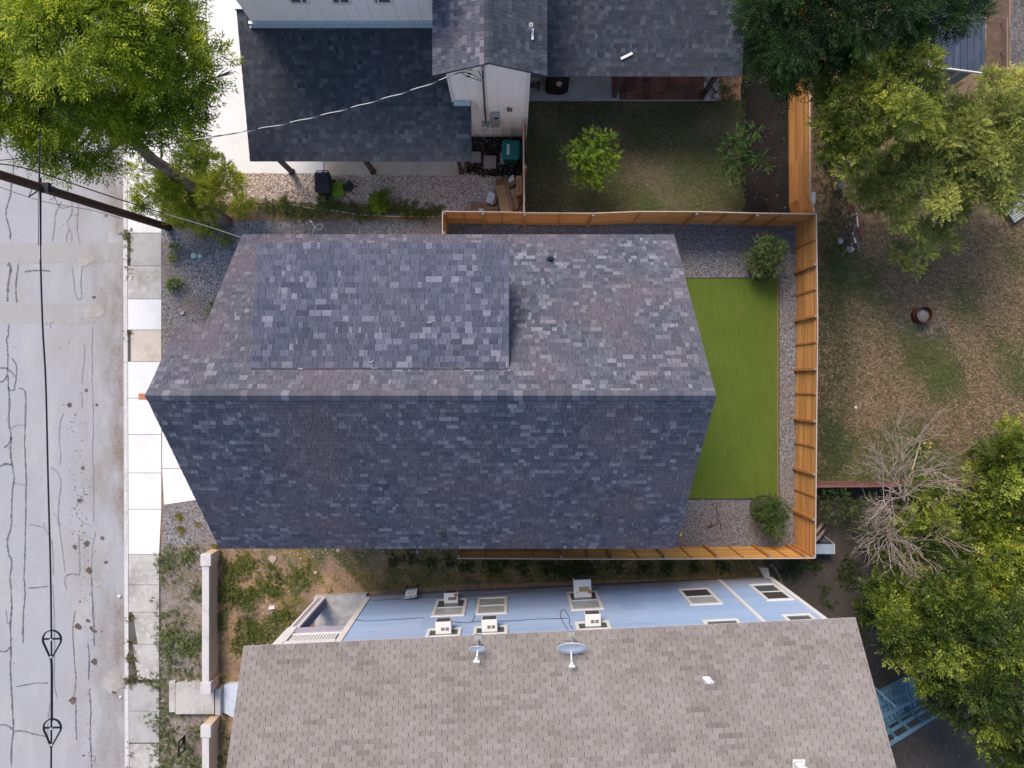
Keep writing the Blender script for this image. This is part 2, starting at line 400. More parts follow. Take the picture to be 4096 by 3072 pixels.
# ------------------------------------------------------------------ ground, street, kerb, pavement
def kx(Y, d=0.0): return -15.355 - .003 * Y + d      # street side of the kerb
g = MB()
g.sheet([(kx(-150), -150), (150, -150), (150, 150), (kx(150), 150)], 0, m_side)
g.sheet([(-150, -150), (kx(-150), -150), (kx(150), 150), (-150, 150)], -.13, m_side)
g.add([(kx(-150), -150, -.13), (kx(150), 150, -.13), (kx(150), 150, 0), (kx(-150), -150, 0)], [(0, 1, 2, 3)], m_side)
struct("ground", g)

st = MB(); ZR = -.126
st.sheet([(-26, -40), (kx(-40, -.002), -40), (kx(40, -.002), 40), (-26, 40)], ZR, m_asphalt)
def ywob(pts, amp=.02): return [Vector((p.x + rnd.uniform(-amp, amp), p.y + rnd.uniform(-amp, amp), 0)) for p in pts]
for (ya, yb) in ((523, 567), (655.5, 699)):           # two cut and refilled bands across the street
    a = F(0, ya).y; b = F(0, yb).y
    top = [V3(x, a + rnd.uniform(-.02, .02), 0) for x in np.linspace(-25.9, -15.42, 16)]
    bot = [V3(x, b + rnd.uniform(-.02, .02), 0) for x in np.linspace(-15.42, -25.9, 16)]
    st.sheet(top + bot, ZR + .004, m_asphalt_patch)
def ribbon(mb, pts, w_, z, m, wob=.6):
    P = wire([V3(p.x, p.y, 0) for p in pts]) if len(pts) > 2 else [pts[0].lerp(pts[1], i / 8) for i in range(9)]
    n = len(P); A = []; B = []
    for i, p in enumerate(P):
        d = (P[min(i + 1, n - 1)] - P[max(i - 1, 0)]); d.z = 0; d.normalize()
        s = V3(-d.y, d.x, 0) * w_ * .5 * (1 + rnd.uniform(-wob, wob)) * (.35 if i in (0, n - 1) else 1)
        j = V3(rnd.uniform(-.012, .012), rnd.uniform(-.012, .012), 0)
        A.append(p + s + j); B.append(p - s + j)
    vs = [(q.x, q.y, z) for q in A + B]
    mb.add(vs, [(i, n + i, n + i + 1, i + 1) for i in range(n - 1)], m)
G = lambda *xy: [F(x, y, -.12) for x, y in xy]
def TR(r, *xy): return [T(r, 0, x, y, -.12) for x, y in xy]
cr = [  # (points, width, dark)
 (TR(1, (95, 0), (65, 110), (50, 160), (60, 240), (85, 330), (90, 410)), .075, 1), (TR(0, (50, 1180), (60, 1300), (115, 1380), (110, 1500), (90, 1659)), .06, 1),
 (TR(1, (530, 80), (480, 180), (470, 300), (450, 425)), .05, 0), (TR(1, (620, 70), (620, 180), (580, 260), (600, 310), (575, 370), (575, 430)), .045, 0),
 (TR(1, (600, 320), (620, 380), (618, 430)), .04, 0), (TR(1, (682, 80), (672, 200), (665, 320), (690, 440)), .045, 0), (TR(1, (610, 190), (650, 200), (672, 190)), .04, 0),
 (TR(1, (75, 610), (90, 680), (75, 760), (65, 850), (65, 950)), .10, 1), (TR(1, (160, 610), (145, 720), (135, 830), (145, 955)), .07, 1), (TR(1, (210, 688), (280, 680), (360, 676), (430, 682)), .06, 1),
 (TR(1, (55, 640), (80, 610), (100, 660), (80, 700)), .04, 0), (TR(1, (620, 630), (635, 760), (650, 880), (680, 930), (715, 900)), .045, 0), (TR(1, (710, 630), (700, 760), (705, 890)), .045, 0),
 (TR(1, (75, 1140), (70, 1230), (58, 1280), (68, 1400), (65, 1520), (70, 1659)), .065, 1), (TR(1, (100, 1430), (140, 1500), (140, 1600), (130, 1659)), .06, 1), (TR(1, (0, 1520), (60, 1525), (120, 1580), (140, 1620)), .055, 1),
 (TR(1, (0, 1645), (40, 1620), (60, 1570)), .05, 1), (TR(1, (725, 1310), (730, 1420), (715, 1540), (705, 1659)), .035, 0), (TR(1, (800, 1150), (795, 1300), (795, 1450), (795, 1659)), .04, 0), (TR(1, (440, 1180), (435, 1140), (470, 1110)), .03, 0),
 (TR(2, (70, 0), (80, 150), (75, 320), (95, 450), (90, 560), (100, 680), (120, 800), (105, 950), (100, 1100), (95, 1240), (65, 1330), (70, 1450), (100, 1530), (85, 1659)), .075, 1),
 (TR(2, (130, 0), (120, 50), (85, 50), (65, 20)), .055, 1), (TR(2, (160, 35), (215, 70), (218, 300), (212, 520), (225, 800), (225, 900), (220, 1200), (215, 1450), (205, 1659)), .062, 1), (TR(2, (0, 712), (40, 690), (100, 695)), .09, 1),
 (TR(2, (100, 460), (70, 520), (35, 550)), .08, 1), (TR(2, (90, 385), (150, 355), (210, 355)), .04, 0), (TR(2, (120, 858), (180, 865), (225, 880)), .045, 0), (TR(2, (255, 1210), (320, 1225), (380, 1245), (420, 1300), (450, 1400), (460, 1659)), .05, 0),
 (TR(2, (380, 1190), (380, 1240)), .04, 0), (TR(2, (550, 260), (520, 330), (512, 500), (525, 620), (515, 700)), .04, 0), (TR(2, (435, 715), (500, 770), (525, 850), (510, 1000), (505, 1130), (520, 1300), (540, 1450), (560, 1620)), .05, 0),
 (TR(2, (455, 1110), (495, 1160), (505, 1230)), .04, 0), (TR(2, (705, 60), (710, 220)), .035, 0), (TR(2, (800, 0), (805, 300), (800, 600), (808, 900), (810, 1200)), .035, 0), (TR(2, (680, 1300), (685, 1450), (690, 1600), (680, 1659)), .05, 0), (TR(2, (570, 1659), (610, 1640), (670, 1648)), .05, 1),
 (TR(2, (830, 1270), (800, 1400), (790, 1550), (780, 1659)), .035, 0),
 (TR(3, (85, 0), (100, 250), (90, 420), (95, 620), (90, 800), (100, 1000), (110, 1200), (115, 1340), (100, 1450), (95, 1659)), .075, 1), (TR(3, (205, 0), (215, 150), (200, 350), (198, 580)), .06, 1), (TR(3, (235, 105), (300, 100), (420, 85)), .06, 1),
 (TR(3, (0, 650), (50, 650), (95, 610)), .07, 1), (TR(3, (140, 955), (230, 940), (310, 925), (420, 925)), .055, 1), (TR(3, (0, 1285), (60, 1290), (110, 1330)), .07, 1), (TR(3, (120, 1340), (200, 1340), (300, 1365), (420, 1390)), .065, 1),
 (TR(3, (560, 0), (560, 60), (575, 120)), .04, 0), (TR(3, (455, 60), (465, 300), (470, 700), (465, 900), (490, 1055)), .045, 0), (TR(3, (430, 1090), (415, 1250), (410, 1390)), .05, 0), (TR(3, (650, 300), (630, 450), (640, 700), (655, 900), (640, 1040)), .05, 1), (TR(3, (655, 1100), (655, 1250), (660, 1420)), .05, 1),
 (TR(3, (790, 0), (800, 250), (810, 430), (815, 610)), .055, 1), (TR(3, (760, 580), (770, 700), (765, 900)), .06, 1), (TR(3, (770, 970), (785, 1150), (778, 1350), (785, 1500), (790, 1659)), .06, 1), (TR(3, (785, 1560), (820, 1560), (820, 1610), (845, 1640)), .05, 0), (TR(3, (55, 300), (60, 400), (85, 410)), .035, 0),
]
for p, w_, dk in cr: ribbon(st, p, w_ * .70, ZR + .012, m_tar if dk else m_tar_pale)
def blot(mb, c, r, z, m, n=14):
    ph = rnd.random() * 6
    mb.sheet([(c.x + r * (1 + .22 * math.sin(3 * a + ph) + .12 * math.sin(5 * a + ph * 2)) * math.cos(a), c.y + r * .85 * (1 + .3 * math.sin(2 * a + ph)) * math.sin(a)) for a in [2 * math.pi * i / n for i in range(n)]], z, m)
for r_, x, y, s in ((2, 600, 180, .13), (2, 745, 55, .09), (2, 715, 725, .10), (2, 690, 1005, .15), (2, 750, 1380, .16), (2, 645, 1405, .11), (2, 770, 1610, .18), (2, 885, 1330, .11), (2, 915, 1540, .10), (2, 835, 180, .07),
                    (3, 675, 435, .19), (3, 760, 385, .11), (3, 815, 475, .13), (3, 790, 450, .09), (3, 815, 740, .17), (3, 630, 1075, .20), (3, 880, 480, .05), (3, 690, 220, .06), (3, 720, 1550, .07), (1, 810, 910, .10), (3, 985, 1005, .12), (1, 915, 205, .07)):
    blot(st, T(r_, 0, x, y, -.12), s * .72, ZR + .016, m_oil, 26)
for r_, x, y, s in ((3, 965, 920, .42), (1, 790, 1030, .40), (1, 740, 590, .3), (3, 840, 70, .16)): blot(st, T(r_, 0, x, y, -.12), s, ZR + .010, m_leafstain, 22)
for i in range(150):                                   # drips along the wheel track
    yy = rnd.gauss(1150, 230) if i % 3 else rnd.uniform(250, 1650); xx = rnd.gauss(690 + (yy - 1100) * .06, 40)
    blot(st, T(2, 0, xx, yy, -.12), rnd.uniform(.006, .026), ZR + .020, m_oil, 7)
for i in range(90): blot(st, T(3, 0, rnd.gauss(780, 35), rnd.uniform(0, 1659), -.12), rnd.uniform(.006, .022), ZR + .020, m_oil, 7)
for i in range(120): blot(st, F(rnd.uniform(5, 260), rnd.uniform(300, 1650), -.12), rnd.uniform(.006, .022), ZR + .020, m_oil, 7)
struct("street", st)

m_kerb = M("worn_kerb", (.52, .51, .495), .85, [(1.5, (.40, .38, .355), .48, .7, (2, .5, 1)), (6, (.60, .59, .58), .5, .75)], (60, .1))
kb = MB()
segs = [F(0, y).y for y in (-80, 130, 300, 503, 607, 783, 1060, 1263, 1470, 1720)]
for a, b in zip(segs, segs[1:]):
    kb.hexa([V3(kx(b), b + .006, -.13), V3(kx(b, .17), b + .006, -.13), V3(kx(a, .17), a - .006, -.13), V3(kx(a), a - .006, -.13),
             V3(kx(b, .012), b + .006, .03), V3(kx(b, .17), b + .006, .03), V3(kx(a, .17), a - .006, .03), V3(kx(a, .012), a - .006, .03)], m_kerb)
struct("kerb", kb)

sw = MB(); swx1 = -13.86
def xr(Y): return swx1 if Y > -6.7 else -13.95
pan = [(-80, 60, 0), (60, 200, 0), (200, 330, 0), (330, 414, 0), (414, 503.5, 0), (503.5, 574.7, 2), (574.7, 646, 1), (646, 712.7, 0), (712.7, 781, 3), (781, 860, 0), (860, 938.7, 0), (938.7, 1021.5, 0), (1021.5, 1100, 0), (1100, 1197, 0),
       (1197, 1263, 1), (1263, 1322, 1), (1322, 1391.5, 1), (1391.5, 1468, 1), (1475, 1535.5, 4), (1535.5, 1604, 4), (1606, 1680, 1), (1680, 1760, 1)]
cm = [m_conc, m_conc_old, m_conc_grey, m_conc_tan, m_conc_grey]
for ya, yb, k in pan:
    a, b = F(0, ya).y - .010, F(0, yb).y + .010
    x0a, x0b = kx(a, .185 if k in (0, 1, 4) else .30), kx(b, .185 if k in (0, 1, 4) else .30)
    if yb == 1391.5 or yb == 1468: x0a += .15; x0b += .35
    sw.hexa([V3(x0b, b, -.06), V3(xr(b), b, -.06), V3(xr(a), a, -.06), V3(x0a, a, -.06), V3(x0b, b, .024), V3(xr(b), b, .024), V3(xr(a), a, .024), V3(x0a, a, .024)], cm[k])
ya, yb = F(0, 1760).y, F(0, -80).y
sw.sheet([(kx(ya, .175), ya), (swx1 - .02, ya), (swx1 - .02, yb), (kx(yb, .175), yb)], .006, m_grime)
struct("sidewalk", sw)

# concrete drives
dv = MB()
def slab_poly(mb, poly, z, m): mb.prism([(p.x, p.y) for p in poly], -.05, z, m)
gap = .018
xs_ = [-13.84, T(0, 0, 1384, 500).x, T(0, 0, 1783, 500).x, F(700, 100).x, -1.9]
yb_ = [8.30, 8.30, 8.30, 8.22, 8.22]
rows = [[8.30, 10.05, 12.2, 15.5, 20], [8.3, 10.9, 14, 20], [8.3, 12.6, 20], [8.22, 20]]
for i in range(4):
    for a, b in zip(rows[i], rows[i][1:]):
        dv.box((xs_[i] + gap, a + gap, -.05), (xs_[i + 1] - gap, b - gap, .026), m_conc if i < 3 else m_conc_tan)
dv.sheet([(-13.85, 8.35), (-1.95, 8.35), (-1.95, 20), (-13.85, 20)], .006, m_grime)
struct("driveway", dv)
ap = MB()
ap.prism([(p.x, p.y) for p in (F(351, 790), F(600, 790), F(600, 1011), F(351, 1011))], -.05, .026, m_conc)
ap.prism([(p.x, p.y) for p in (F(351, 1012.3), F(600, 1012.3), F(600, 1053), F(426, 1079.5), F(355, 1090))], -.05, .026, m_conc)
struct("driveway_apron", ap)

# gravel, turf, lawns and soils: thin sheets, each a few mm above the last
def wob(poly, step=.35, amp=.05):
    out = []; n = len(poly)
    for i in range(n):
        a, b = Vector((poly[i].x, poly[i].y, 0)), Vector((poly[(i + 1) % n].x, poly[(i + 1) % n].y, 0)); k = max(1, int((b - a).length / step))
        for j in range(k): q = a.lerp(b, j / k); out.append(V3(q.x + rnd.uniform(-amp, amp), q.y + rnd.uniform(-amp, amp), 0))
    return out
def sheet(name, poly, z, m, wobble=0.0):
    mb = MB(); P = wob(poly, .3, wobble) if wobble else poly
    mb.sheet([(p.x, p.y) for p in P], z, m); return struct(name, mb)
P_field = [F(1755, 60), F(2500, 60), F(2500, 1052), F(1755, 1050)]
P_dark = [F(1650, 1195), F(1765, 1052), F(2500, 1052), F(2500, 1900), F(1850, 1900), F(1640, 1300)]
P_lawn = [F(1140, 216), F(1610, 216), F(1610, 470), F(1134, 470)]
P_mulchbed = [F(1600, -50), F(1712, -50), F(1712, 470), F(1606, 470)]
P_back = [F(962, 470), F(1722, 480), F(1722, 1186), F(990, 1186)]
P_north = [F(347, 470), F(520, 478), F(960, 478), F(960, 600), F(600, 800), F(351, 788)]
P_south = [F(351.5, 1091), F(426, 1080), F(620, 1051), F(620, 1176), F(351, 1177)]
P_wgr = [F(480, 374), F(1010, 378), F(1134, 385), F(1134, 462), F(990, 458), F(800, 440), F(560, 435), F(480, 440)]
P_bm = [F(1000, 290), F(1135, 290), F(1135, 395), F(1100, 392), F(1060, 388), F(1010, 372)]
P_verge = [F(341, 1178), F(452, 1179), F(452, 1760), F(338, 1760)]
P_yard = [F(470, 1178), F(990, 1180), F(990, 1285), F(690, 1290), F(560, 1460), F(470, 1760), F(455, 1760), F(455, 1190)]
P_strip = [F(330, 420), F(560, 425), F(960, 445), F(960, 479), F(740, 478), F(520, 479), F(340, 470)]
sheet("field", P_field, .004, m_field); sheet("back_yard", P_dark, .004, m_dark)
sheet("lawn", P_lawn, .004, m_lawn); sheet("mulch_bed", P_mulchbed, .008, m_mulch, .06)
sheet("gravel_yard", P_back, .008, m_gravel); sheet("gravel_bed", P_north, .008, m_gravel); sheet("gravel_plot", P_south, .008, m_gravel)
sheet("weed_strip", P_strip, .004, m_side, .06); sheet("white_gravel_strip", P_wgr, .008, m_wgravel, .08); sheet("bark_bed", P_bm, .012, m_mulch, .07)
sheet("verge", P_verge, .004, m_verge, .04); sheet("dirt_yard", P_yard, .004, m_dirt, .08)
tf = MB(); x0, x1, y0, y1 = 5.0, F(1681, 0).x, F(0, 1076.5).y, F(0, 601.5).y
tf.box((x0, y0, -.02), (x1, y1, .035), m_turf); struct("turf", tf)
m_edge = M("turf_edging", (.055, .05, .04), .8); m_edge2 = M("turf_edging_tan", (.20, .14, .07), .9)
te = MB()
te.box((x0, y1 + .004, -.02), (x1 + .03, y1 + .03, .05), m_edge); te.box((x0, y0 - .03, -.02), (x1 + .03, y0 - .004, .05), m_edge)
te.box((x1 + .004, y0, -.02), (x1 + .028, y1, .046), m_edge); te.box((x1 - .05, y0 + .02, .03), (x1 - .004, y1 - .02, .040), m_edge2)
struct("turf_edging", te)
# patio with deck tiles
pt = MB(); yS = F(0, 218.7).y
pt.box((.62, yS, -.05), (F(1358, 0).x, 16, .06), m_conc_grey)
pt.box((F(1360, 0).x, yS, -.05), (F(1552, 0).x, 16, .055), m_conc_grey)
struct("patio", pt)
m_tile = M("brown_deck_tile", (.12, .046, .028), .75, [(20, (.12, .055, .03), .5, .75)], (40, .2), island=.45)
m_tile2 = M("red_deck_tile", (.21, .075, .045), .75, [(20, (.17, .08, .045), .5, .75)], (40, .2), island=.3)
dt = MB(); tx0, ty0 = T(0, 2, 858, 0).x, F(0, 217.3).y; q = .305
for i in range(14):
    for j in range(9):
        X, Y = tx0 + i * q, ty0 + j * q
        if (i < 1 and j < 1) or i > 11 or (i > 11 and j < 2): continue
        mt_ = rnd.choice((m_tile, m_tile, m_tile2))
        for k in range(4):
            a, b = k * q / 4 + .008, (k + 1) * q / 4 - .008
            if (i + j) % 2: dt.box((X + a, Y + .008, .06), (X + b, Y + q - .008, .078), mt_)
            else: dt.box((X + .008, Y + a, .06), (X + q - .008, Y + b, .078), mt_)
struct("deck_tiles", dt)
wk = MB()
wk.prism([(p.x, p.y) for p in (T(3, 0, 1935, 940, .2), T(3, 0, 2300, 900, .2), T(3, 0, 2300, 1260, .2), T(3, 0, 2010, 1220, .2), T(3, 0, 1915, 1170, .2))], -.05, .2, M("painted_walk", (.50, .55, .62), .8, [(3, (.40, .44, .50), .5, .7)], (60, .08)))
struct("walkway", wk)
# ------------------------------------------------------------------ shingled roofs
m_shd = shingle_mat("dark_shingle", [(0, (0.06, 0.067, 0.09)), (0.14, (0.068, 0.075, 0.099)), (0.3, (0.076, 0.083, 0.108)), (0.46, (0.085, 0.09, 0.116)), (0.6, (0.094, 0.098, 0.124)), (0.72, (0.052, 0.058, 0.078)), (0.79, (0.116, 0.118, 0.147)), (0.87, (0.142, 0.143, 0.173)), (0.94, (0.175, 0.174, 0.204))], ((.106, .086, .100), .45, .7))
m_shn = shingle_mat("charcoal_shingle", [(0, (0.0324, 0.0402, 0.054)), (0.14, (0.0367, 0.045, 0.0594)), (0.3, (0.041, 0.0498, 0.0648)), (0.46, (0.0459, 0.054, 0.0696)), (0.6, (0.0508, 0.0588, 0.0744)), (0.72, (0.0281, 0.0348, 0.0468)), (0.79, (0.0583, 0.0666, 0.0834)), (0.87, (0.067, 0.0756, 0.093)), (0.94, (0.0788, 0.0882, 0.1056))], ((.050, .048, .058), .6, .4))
m_sht = shingle_mat("tan_shingle", [(0, (.190, .168, .156)), (.25, (.204, .181, .168)), (.5, (.217, .193, .179)), (.72, (.174, .151, .141)), (.82, (.228, .208, .196)), (.93, (.160, .137, .128))], ((.215, .198, .184), .5, .6), .24)
m_deck = M("roof_deck", (.03, .03, .033), .95)
m_decktan = M("tan_roof_deck", (.045, .04, .04), .95)
m_fasc = M("dark_fascia", (.06, .06, .07), .7)
m_white = M("white_paint", (.68, .67, .66), .6, [(2, (.60, .585, .57), .5, .8)], (40, .03))
m_dirtywhite = M("aged_white_paint", (.70, .65, .61), .7, [(4, (.60, .54, .48), .55, .8)], (50, .06))
m_bbw = M("board_batten_white", (.88, .85, .82), .7, [(.8, (.82, .785, .755), .45, .8)], (60, .04))
m_flash = M("zinc_flashing", (.42, .52, .56), .45, [(6, (.55, .60, .62), .5, .7)], metal=.3)
m_pipe = M("grey_pipe", (.085, .10, .12), .5, metal=.3); m_black = M("black_hole", (.008, .008, .009), .8)
m_brownpost = M("brown_post_paint", (.075, .05, .045), .7, [(8, (.10, .07, .06), .5, .7, (1, 1, .1))], (40, .15))
m_glass = M("window_glass", (.09, .11, .115), .08, spec=.6); m_glassw = M("blind_reflection_glass", (.46, .48, .47), .15, [(14, (.30, .32, .32), .4, .7, (.2, .2, 3))], spec=.6)  # sky reflections are painted into the pale, banded glass colour
m_metalgrey = M("grey_meter_metal", (.34, .35, .35), .5, metal=.2); m_wireb = M("black_cable", (.012, .013, .016), .5); m_wirew = M("white_cable", (.62, .60, .60), .5)
m_ubl = M("light_stud_metal", (.55, .55, .56), .4, metal=.6)

def shingles(mb, P0, U, Vv, rng, vlen, ex, wr, m, gap=.011, even=None, lift=(.005, .011), backer=None):
    """courses of separate tabs up the slope from P0. rng(v) -> list of (u0,u1)"""
    U = Vector(U).normalized(); Vv = Vector(Vv).normalized(); N = U.cross(Vv)
    if N.z < 0: N = -N
    flip = U.cross(Vv).z < 0
    nj = int(math.ceil(vlen / ex - .15))
    for j in range(nj):
        v0 = j * ex - (.02 if j == 0 else 0); v1 = min((j + 1) * ex, vlen) + .025
        if vlen - (j + 1) * ex < ex * .15: v1 = vlen
        for a, b in rng(max(v0, 0) + ex * .5):
            u = a
            if even: u = a - even * ((j * .5) % 1) - (rnd.uniform(0, .012))
            while u < b - .01:
                wd = even if even else rnd.choice(wr) * rnd.uniform(.8, 1.2)
                u0, u1 = max(u, a), min(u + wd - gap, b); u += wd
                if b - u < .05 and not even: u1 = b; u = b
                if u1 - u0 < .015: continue
                t_ = rnd.uniform(*lift); sk = rnd.uniform(-.008, .008) if not even else 0
                q = lambda uu, vv, n: P0 + U * uu + Vv * vv + N * n
                vs = [q(u0, v0, t_), q(u1, v0, t_), q(u1 + sk, v1, .002), q(u0 + sk, v1, .002), q(u0, v0, 0), q(u1, v0, 0)]
                fs = [(0, 1, 2, 3), (4, 5, 1, 0)] if not flip else [(3, 2, 1, 0), (0, 1, 5, 4)]
                mb.add(vs, fs, m)

# ------------------------------------------------------------------ the dark gabled house in the middle
MH = thing("gabled_house", (-2.0, 0, 0), "large house with a dark shingled gable roof and a shed dormer on it", "house")
he, hr = 6.0, 10.12; Yr = -.286; Yn = 4.57; Ys = -5.035
XL, XR, XLn, Yst = -9.05, 5.03, -8.29, 1.577
sn = (hr - he) / (Yn - Yr); ss = (hr - he) / (Yr - Ys)
zn = lambda y: hr - (y - Yr) * sn
zs = lambda y: hr - (Yr - y) * ss
deck = MB()
deck.slab([V3(XL, Yr, hr), V3(XR, Yr, hr), V3(XR - .06, Yn, he), V3(XLn, Yn, he), V3(XLn, Yst, zn(Yst)), V3(XL, Yst, zn(Yst))], .16, m_deck, m_fasc)
deck.slab([V3(XL, Yr, hr), V3(XL + .06, Ys, he), V3(XR - .04, Ys, he), V3(XR, Yr, hr)], .16, m_deck, m_fasc)
deck.build("roof_deck", None, MH)
WR = (.09, .12, .15, .18, .22, .28)
rf = MB(); ln = math.hypot(Yn - Yr, hr - he); ls = math.hypot(Yr - Ys, hr - he)
vst = (Yn - Yst) * ln / (Yn - Yr)
shingles(rf, V3(0, Yn + .02, he - .02), V3(1, 0, 0), V3(0, Yr - Yn, hr - he), lambda v: [(XLn - .02 if v < vst else XL - .02, XR + .02 - .06 * (1 - v / ln))], ln, .1435, WR, m_shd)
shingles(rf, V3(0, Ys - .02, he - .02), V3(1, 0, 0), V3(0, Yr - Ys, hr - he), lambda v: [(XL - .02 + .06 * (1 - v / ls), XR + .02 - .04 * (1 - v / ls))], ls, .1435, WR, m_shd)
roof = rf.build("roof", m_shd, MH)
rc = MB(); x = XL - .02; ln_ = .2
while x < XR:
    x2 = min(x + ln_ * rnd.uniform(.8, 1.15), XR + .02); z = hr + .022 + rnd.uniform(0, .012); a = .13
    rc.add([V3(x, Yr, z), V3(x2 - .004, Yr, z - .008), V3(x2 - .004, Yr + a, z - a * sn - .006), V3(x, Yr + a, z - a * sn), V3(x2 - .004, Yr - a, z - a * ss - .006), V3(x, Yr - a, z - a * ss), V3(x, Yr, z - .02)],
           [(0, 1, 2, 3), (0, 5, 4, 1), (0, 3, 6), (0, 6, 5)], m_shd); x = x2
rc.build("ridge_cap", m_shd, roof)
m_wallgrey = M("lap_siding", (.42, .42, .43), .7, [(1, (.38, .38, .39), .4, .7)], (40, .05))
wl = MB(); wx0, wx1, wy0, wy1 = -7.85, 4.62, -4.62, 4.2
def gable_wall(mb, x, m, th=.12):
    pr = [(wy0, 0), (wy1, 0), (wy1, zn(wy1) - .18), (Yr, hr - .2), (wy0, zs(wy0) - .18)]
    n = len(pr); vs = [V3(x, p[0], p[1]) for p in pr] + [V3(x + th, p[0], p[1]) for p in pr]
    mb.add(vs, [tuple(range(n - 1, -1, -1)), tuple(range(n, 2 * n))] + [(i, (i + 1) % n, n + (i + 1) % n, n + i) for i in range(n)], m)
gable_wall(wl, wx0, m_wallgrey); gable_wall(wl, wx1 - .12, m_wallgrey)
wl.box((wx0 + .12, wy0, 0), (wx1 - .12, wy0 + .12, zs(wy0) - .19), m_wallgrey); wl.box((wx0 + .12, wy1 - .12, 0), (wx1 - .12, wy1, zn(wy1) - .19), m_wallgrey)
for k in range(30):
    z = .15 + k * .19
    wl.box((wx0 - .012, wy0 - .014, z), (wx1 + .012, wy0 - .001, z + .17), m_wallgrey); wl.box((wx0 - .012, wy1 + .001, z), (wx1 + .012, wy1 + .014, z + .17), m_wallgrey)
wl.build("wall", m_wallgrey, MH)
# shed dormer
dx0, dx1, dy0, dy1 = -6.67, -.10, .37, 3.67; dz0 = zn(.384) + .02; dz1 = 9.12
dd = MB(); dd.slab([V3(dx0, dy0, dz0), V3(dx1, dy0, dz0), V3(dx1, dy1, dz1), V3(dx0 - .02, dy1, dz1)], .15, m_deck, m_fasc); dd.build("dormer_deck", None, MH)
m_shl = shingle_mat("dormer_shingle", [(0, (0.06, 0.067, 0.0954)), (0.14, (0.068, 0.075, 0.1049)), (0.3, (0.076, 0.083, 0.1145)), (0.46, (0.085, 0.09, 0.123)), (0.6, (0.094, 0.098, 0.1314)), (0.72, (0.052, 0.058, 0.0827)), (0.79, (0.108, 0.111, 0.158)), (0.87, (0.140, 0.141, 0.180)), (0.94, (0.172, 0.172, 0.212))], ((.088, .090, .118), .45, .5))
df = MB(); dl = math.hypot(dy1 - dy0, dz1 - dz0)
shingles(df, V3(0, dy1 + .02, dz1 - .003), V3(1, 0, 0), V3(0, dy0 - dy1, dz0 - dz1), lambda v: [(dx0 - .02, dx1 + .02)], dl, .150, WR, m_shl); df.build("dormer_roof", m_shl, MH)
dw = MB(); wyd = dy1 - .35
for xx in (dx0 + .18, dx1 - .30):
    dw.add([V3(xx, dy0 + .1, zn(dy0 + .1) - .1), V3(xx, wyd, zn(wyd) - .1), V3(xx, wyd, dz1 - .10), V3(xx, dy0 + .1, dz0 - .14), V3(xx + .12, dy0 + .1, zn(dy0 + .1) - .1), V3(xx + .12, wyd, zn(wyd) - .1), V3(xx + .12, wyd, dz1 - .10), V3(xx + .12, dy0 + .1, dz0 - .14)],
           [(0, 1, 2, 3), (7, 6, 5, 4), (0, 4, 5, 1), (1, 5, 6, 2), (2, 6, 7, 3), (3, 7, 4, 0)], m_wallgrey)
dw.box((dx0 + .18, wyd, zn(wyd) - .1), (dx1 - .18, wyd + .12, dz1 - .11), m_wallgrey); dw.build("dormer_wall", m_wallgrey, MH)
m_beam = M("orange_beam_end", (.42, .17, .08), .6, [(8, (.34, .13, .06), .5, .7)])
bb = MB(); a = T(2, 0, 1199, 82, hr - .35); b = T(2, 0, 1262, 136, hr - .35); bb.box((a.x, b.y, hr - .60), (XL + .3, a.y, hr - .33), m_beam); bb.build("ridge_beam", None, MH, bevel=.01)
def vent_pipe(P, parent, hh=.28, tilt=0):
    mb = MB(); mb.lathe(P, [(.13, -.08), (.13, .05), (.085, .09), (.07, .12)], m_pipe, 18)
    mb.lathe(P, [(.045, .0), (.045, hh), (.036, hh), (.034, hh - .1), (0, hh - .1)], m_pipe, 14); k = len(mb.f)
    o = mb.build("vent_pipe", m_pipe, parent, smooth=True); return o
def on_north(r, c, x, y):
    p = T(r, c, x, y, 8)
    for _ in range(30): p = T(r, c, x, y, zn(p.y))
    return p
def on_south(r, c, x, y):
    p = T(r, c, x, y, 8)
    for _ in range(30): p = T(r, c, x, y, zs(p.y))
    return p
vent_pipe(on_north(1, 2, 328, 582), MH); vent_pipe(on_south(2, 1, 1592, 1284), MH); vent_pipe(on_south(2, 2, 722, 1140), MH)
for (x, y) in ((990, 1470), (1490, 1128), (380, 1528)):
    P = T(1, 1, x, y, 9.35); P = T(1, 1, x, y, dz0 + (dz1 - dz0) * (P.y - dy0) / (dy1 - dy0) + .03)
    sc_ = MB(); an = rnd.uniform(-.4, .4); q = Matrix.Rotation(an, 3, 'Z')
    sc_.slab([P + q @ V3(*v) for v in ((-.07, .012, .012), (.07, .02, .012), (.08, -.008, .01), (-.01, -.018, .006))], .008, m_metalgrey)
    tag(sc_.build("shingle_scrap", None, None, loc=P), {990: "pale wedge shaped scrap near the middle of the dormer's lower edge", 1490: "thin pale strip of scrap lying on the dormer roof toward its right side", 380: "slanted pale scrap lying by the lower left edge of the dormer roof"}[x], "debris", "scraps left on the dormer roof")

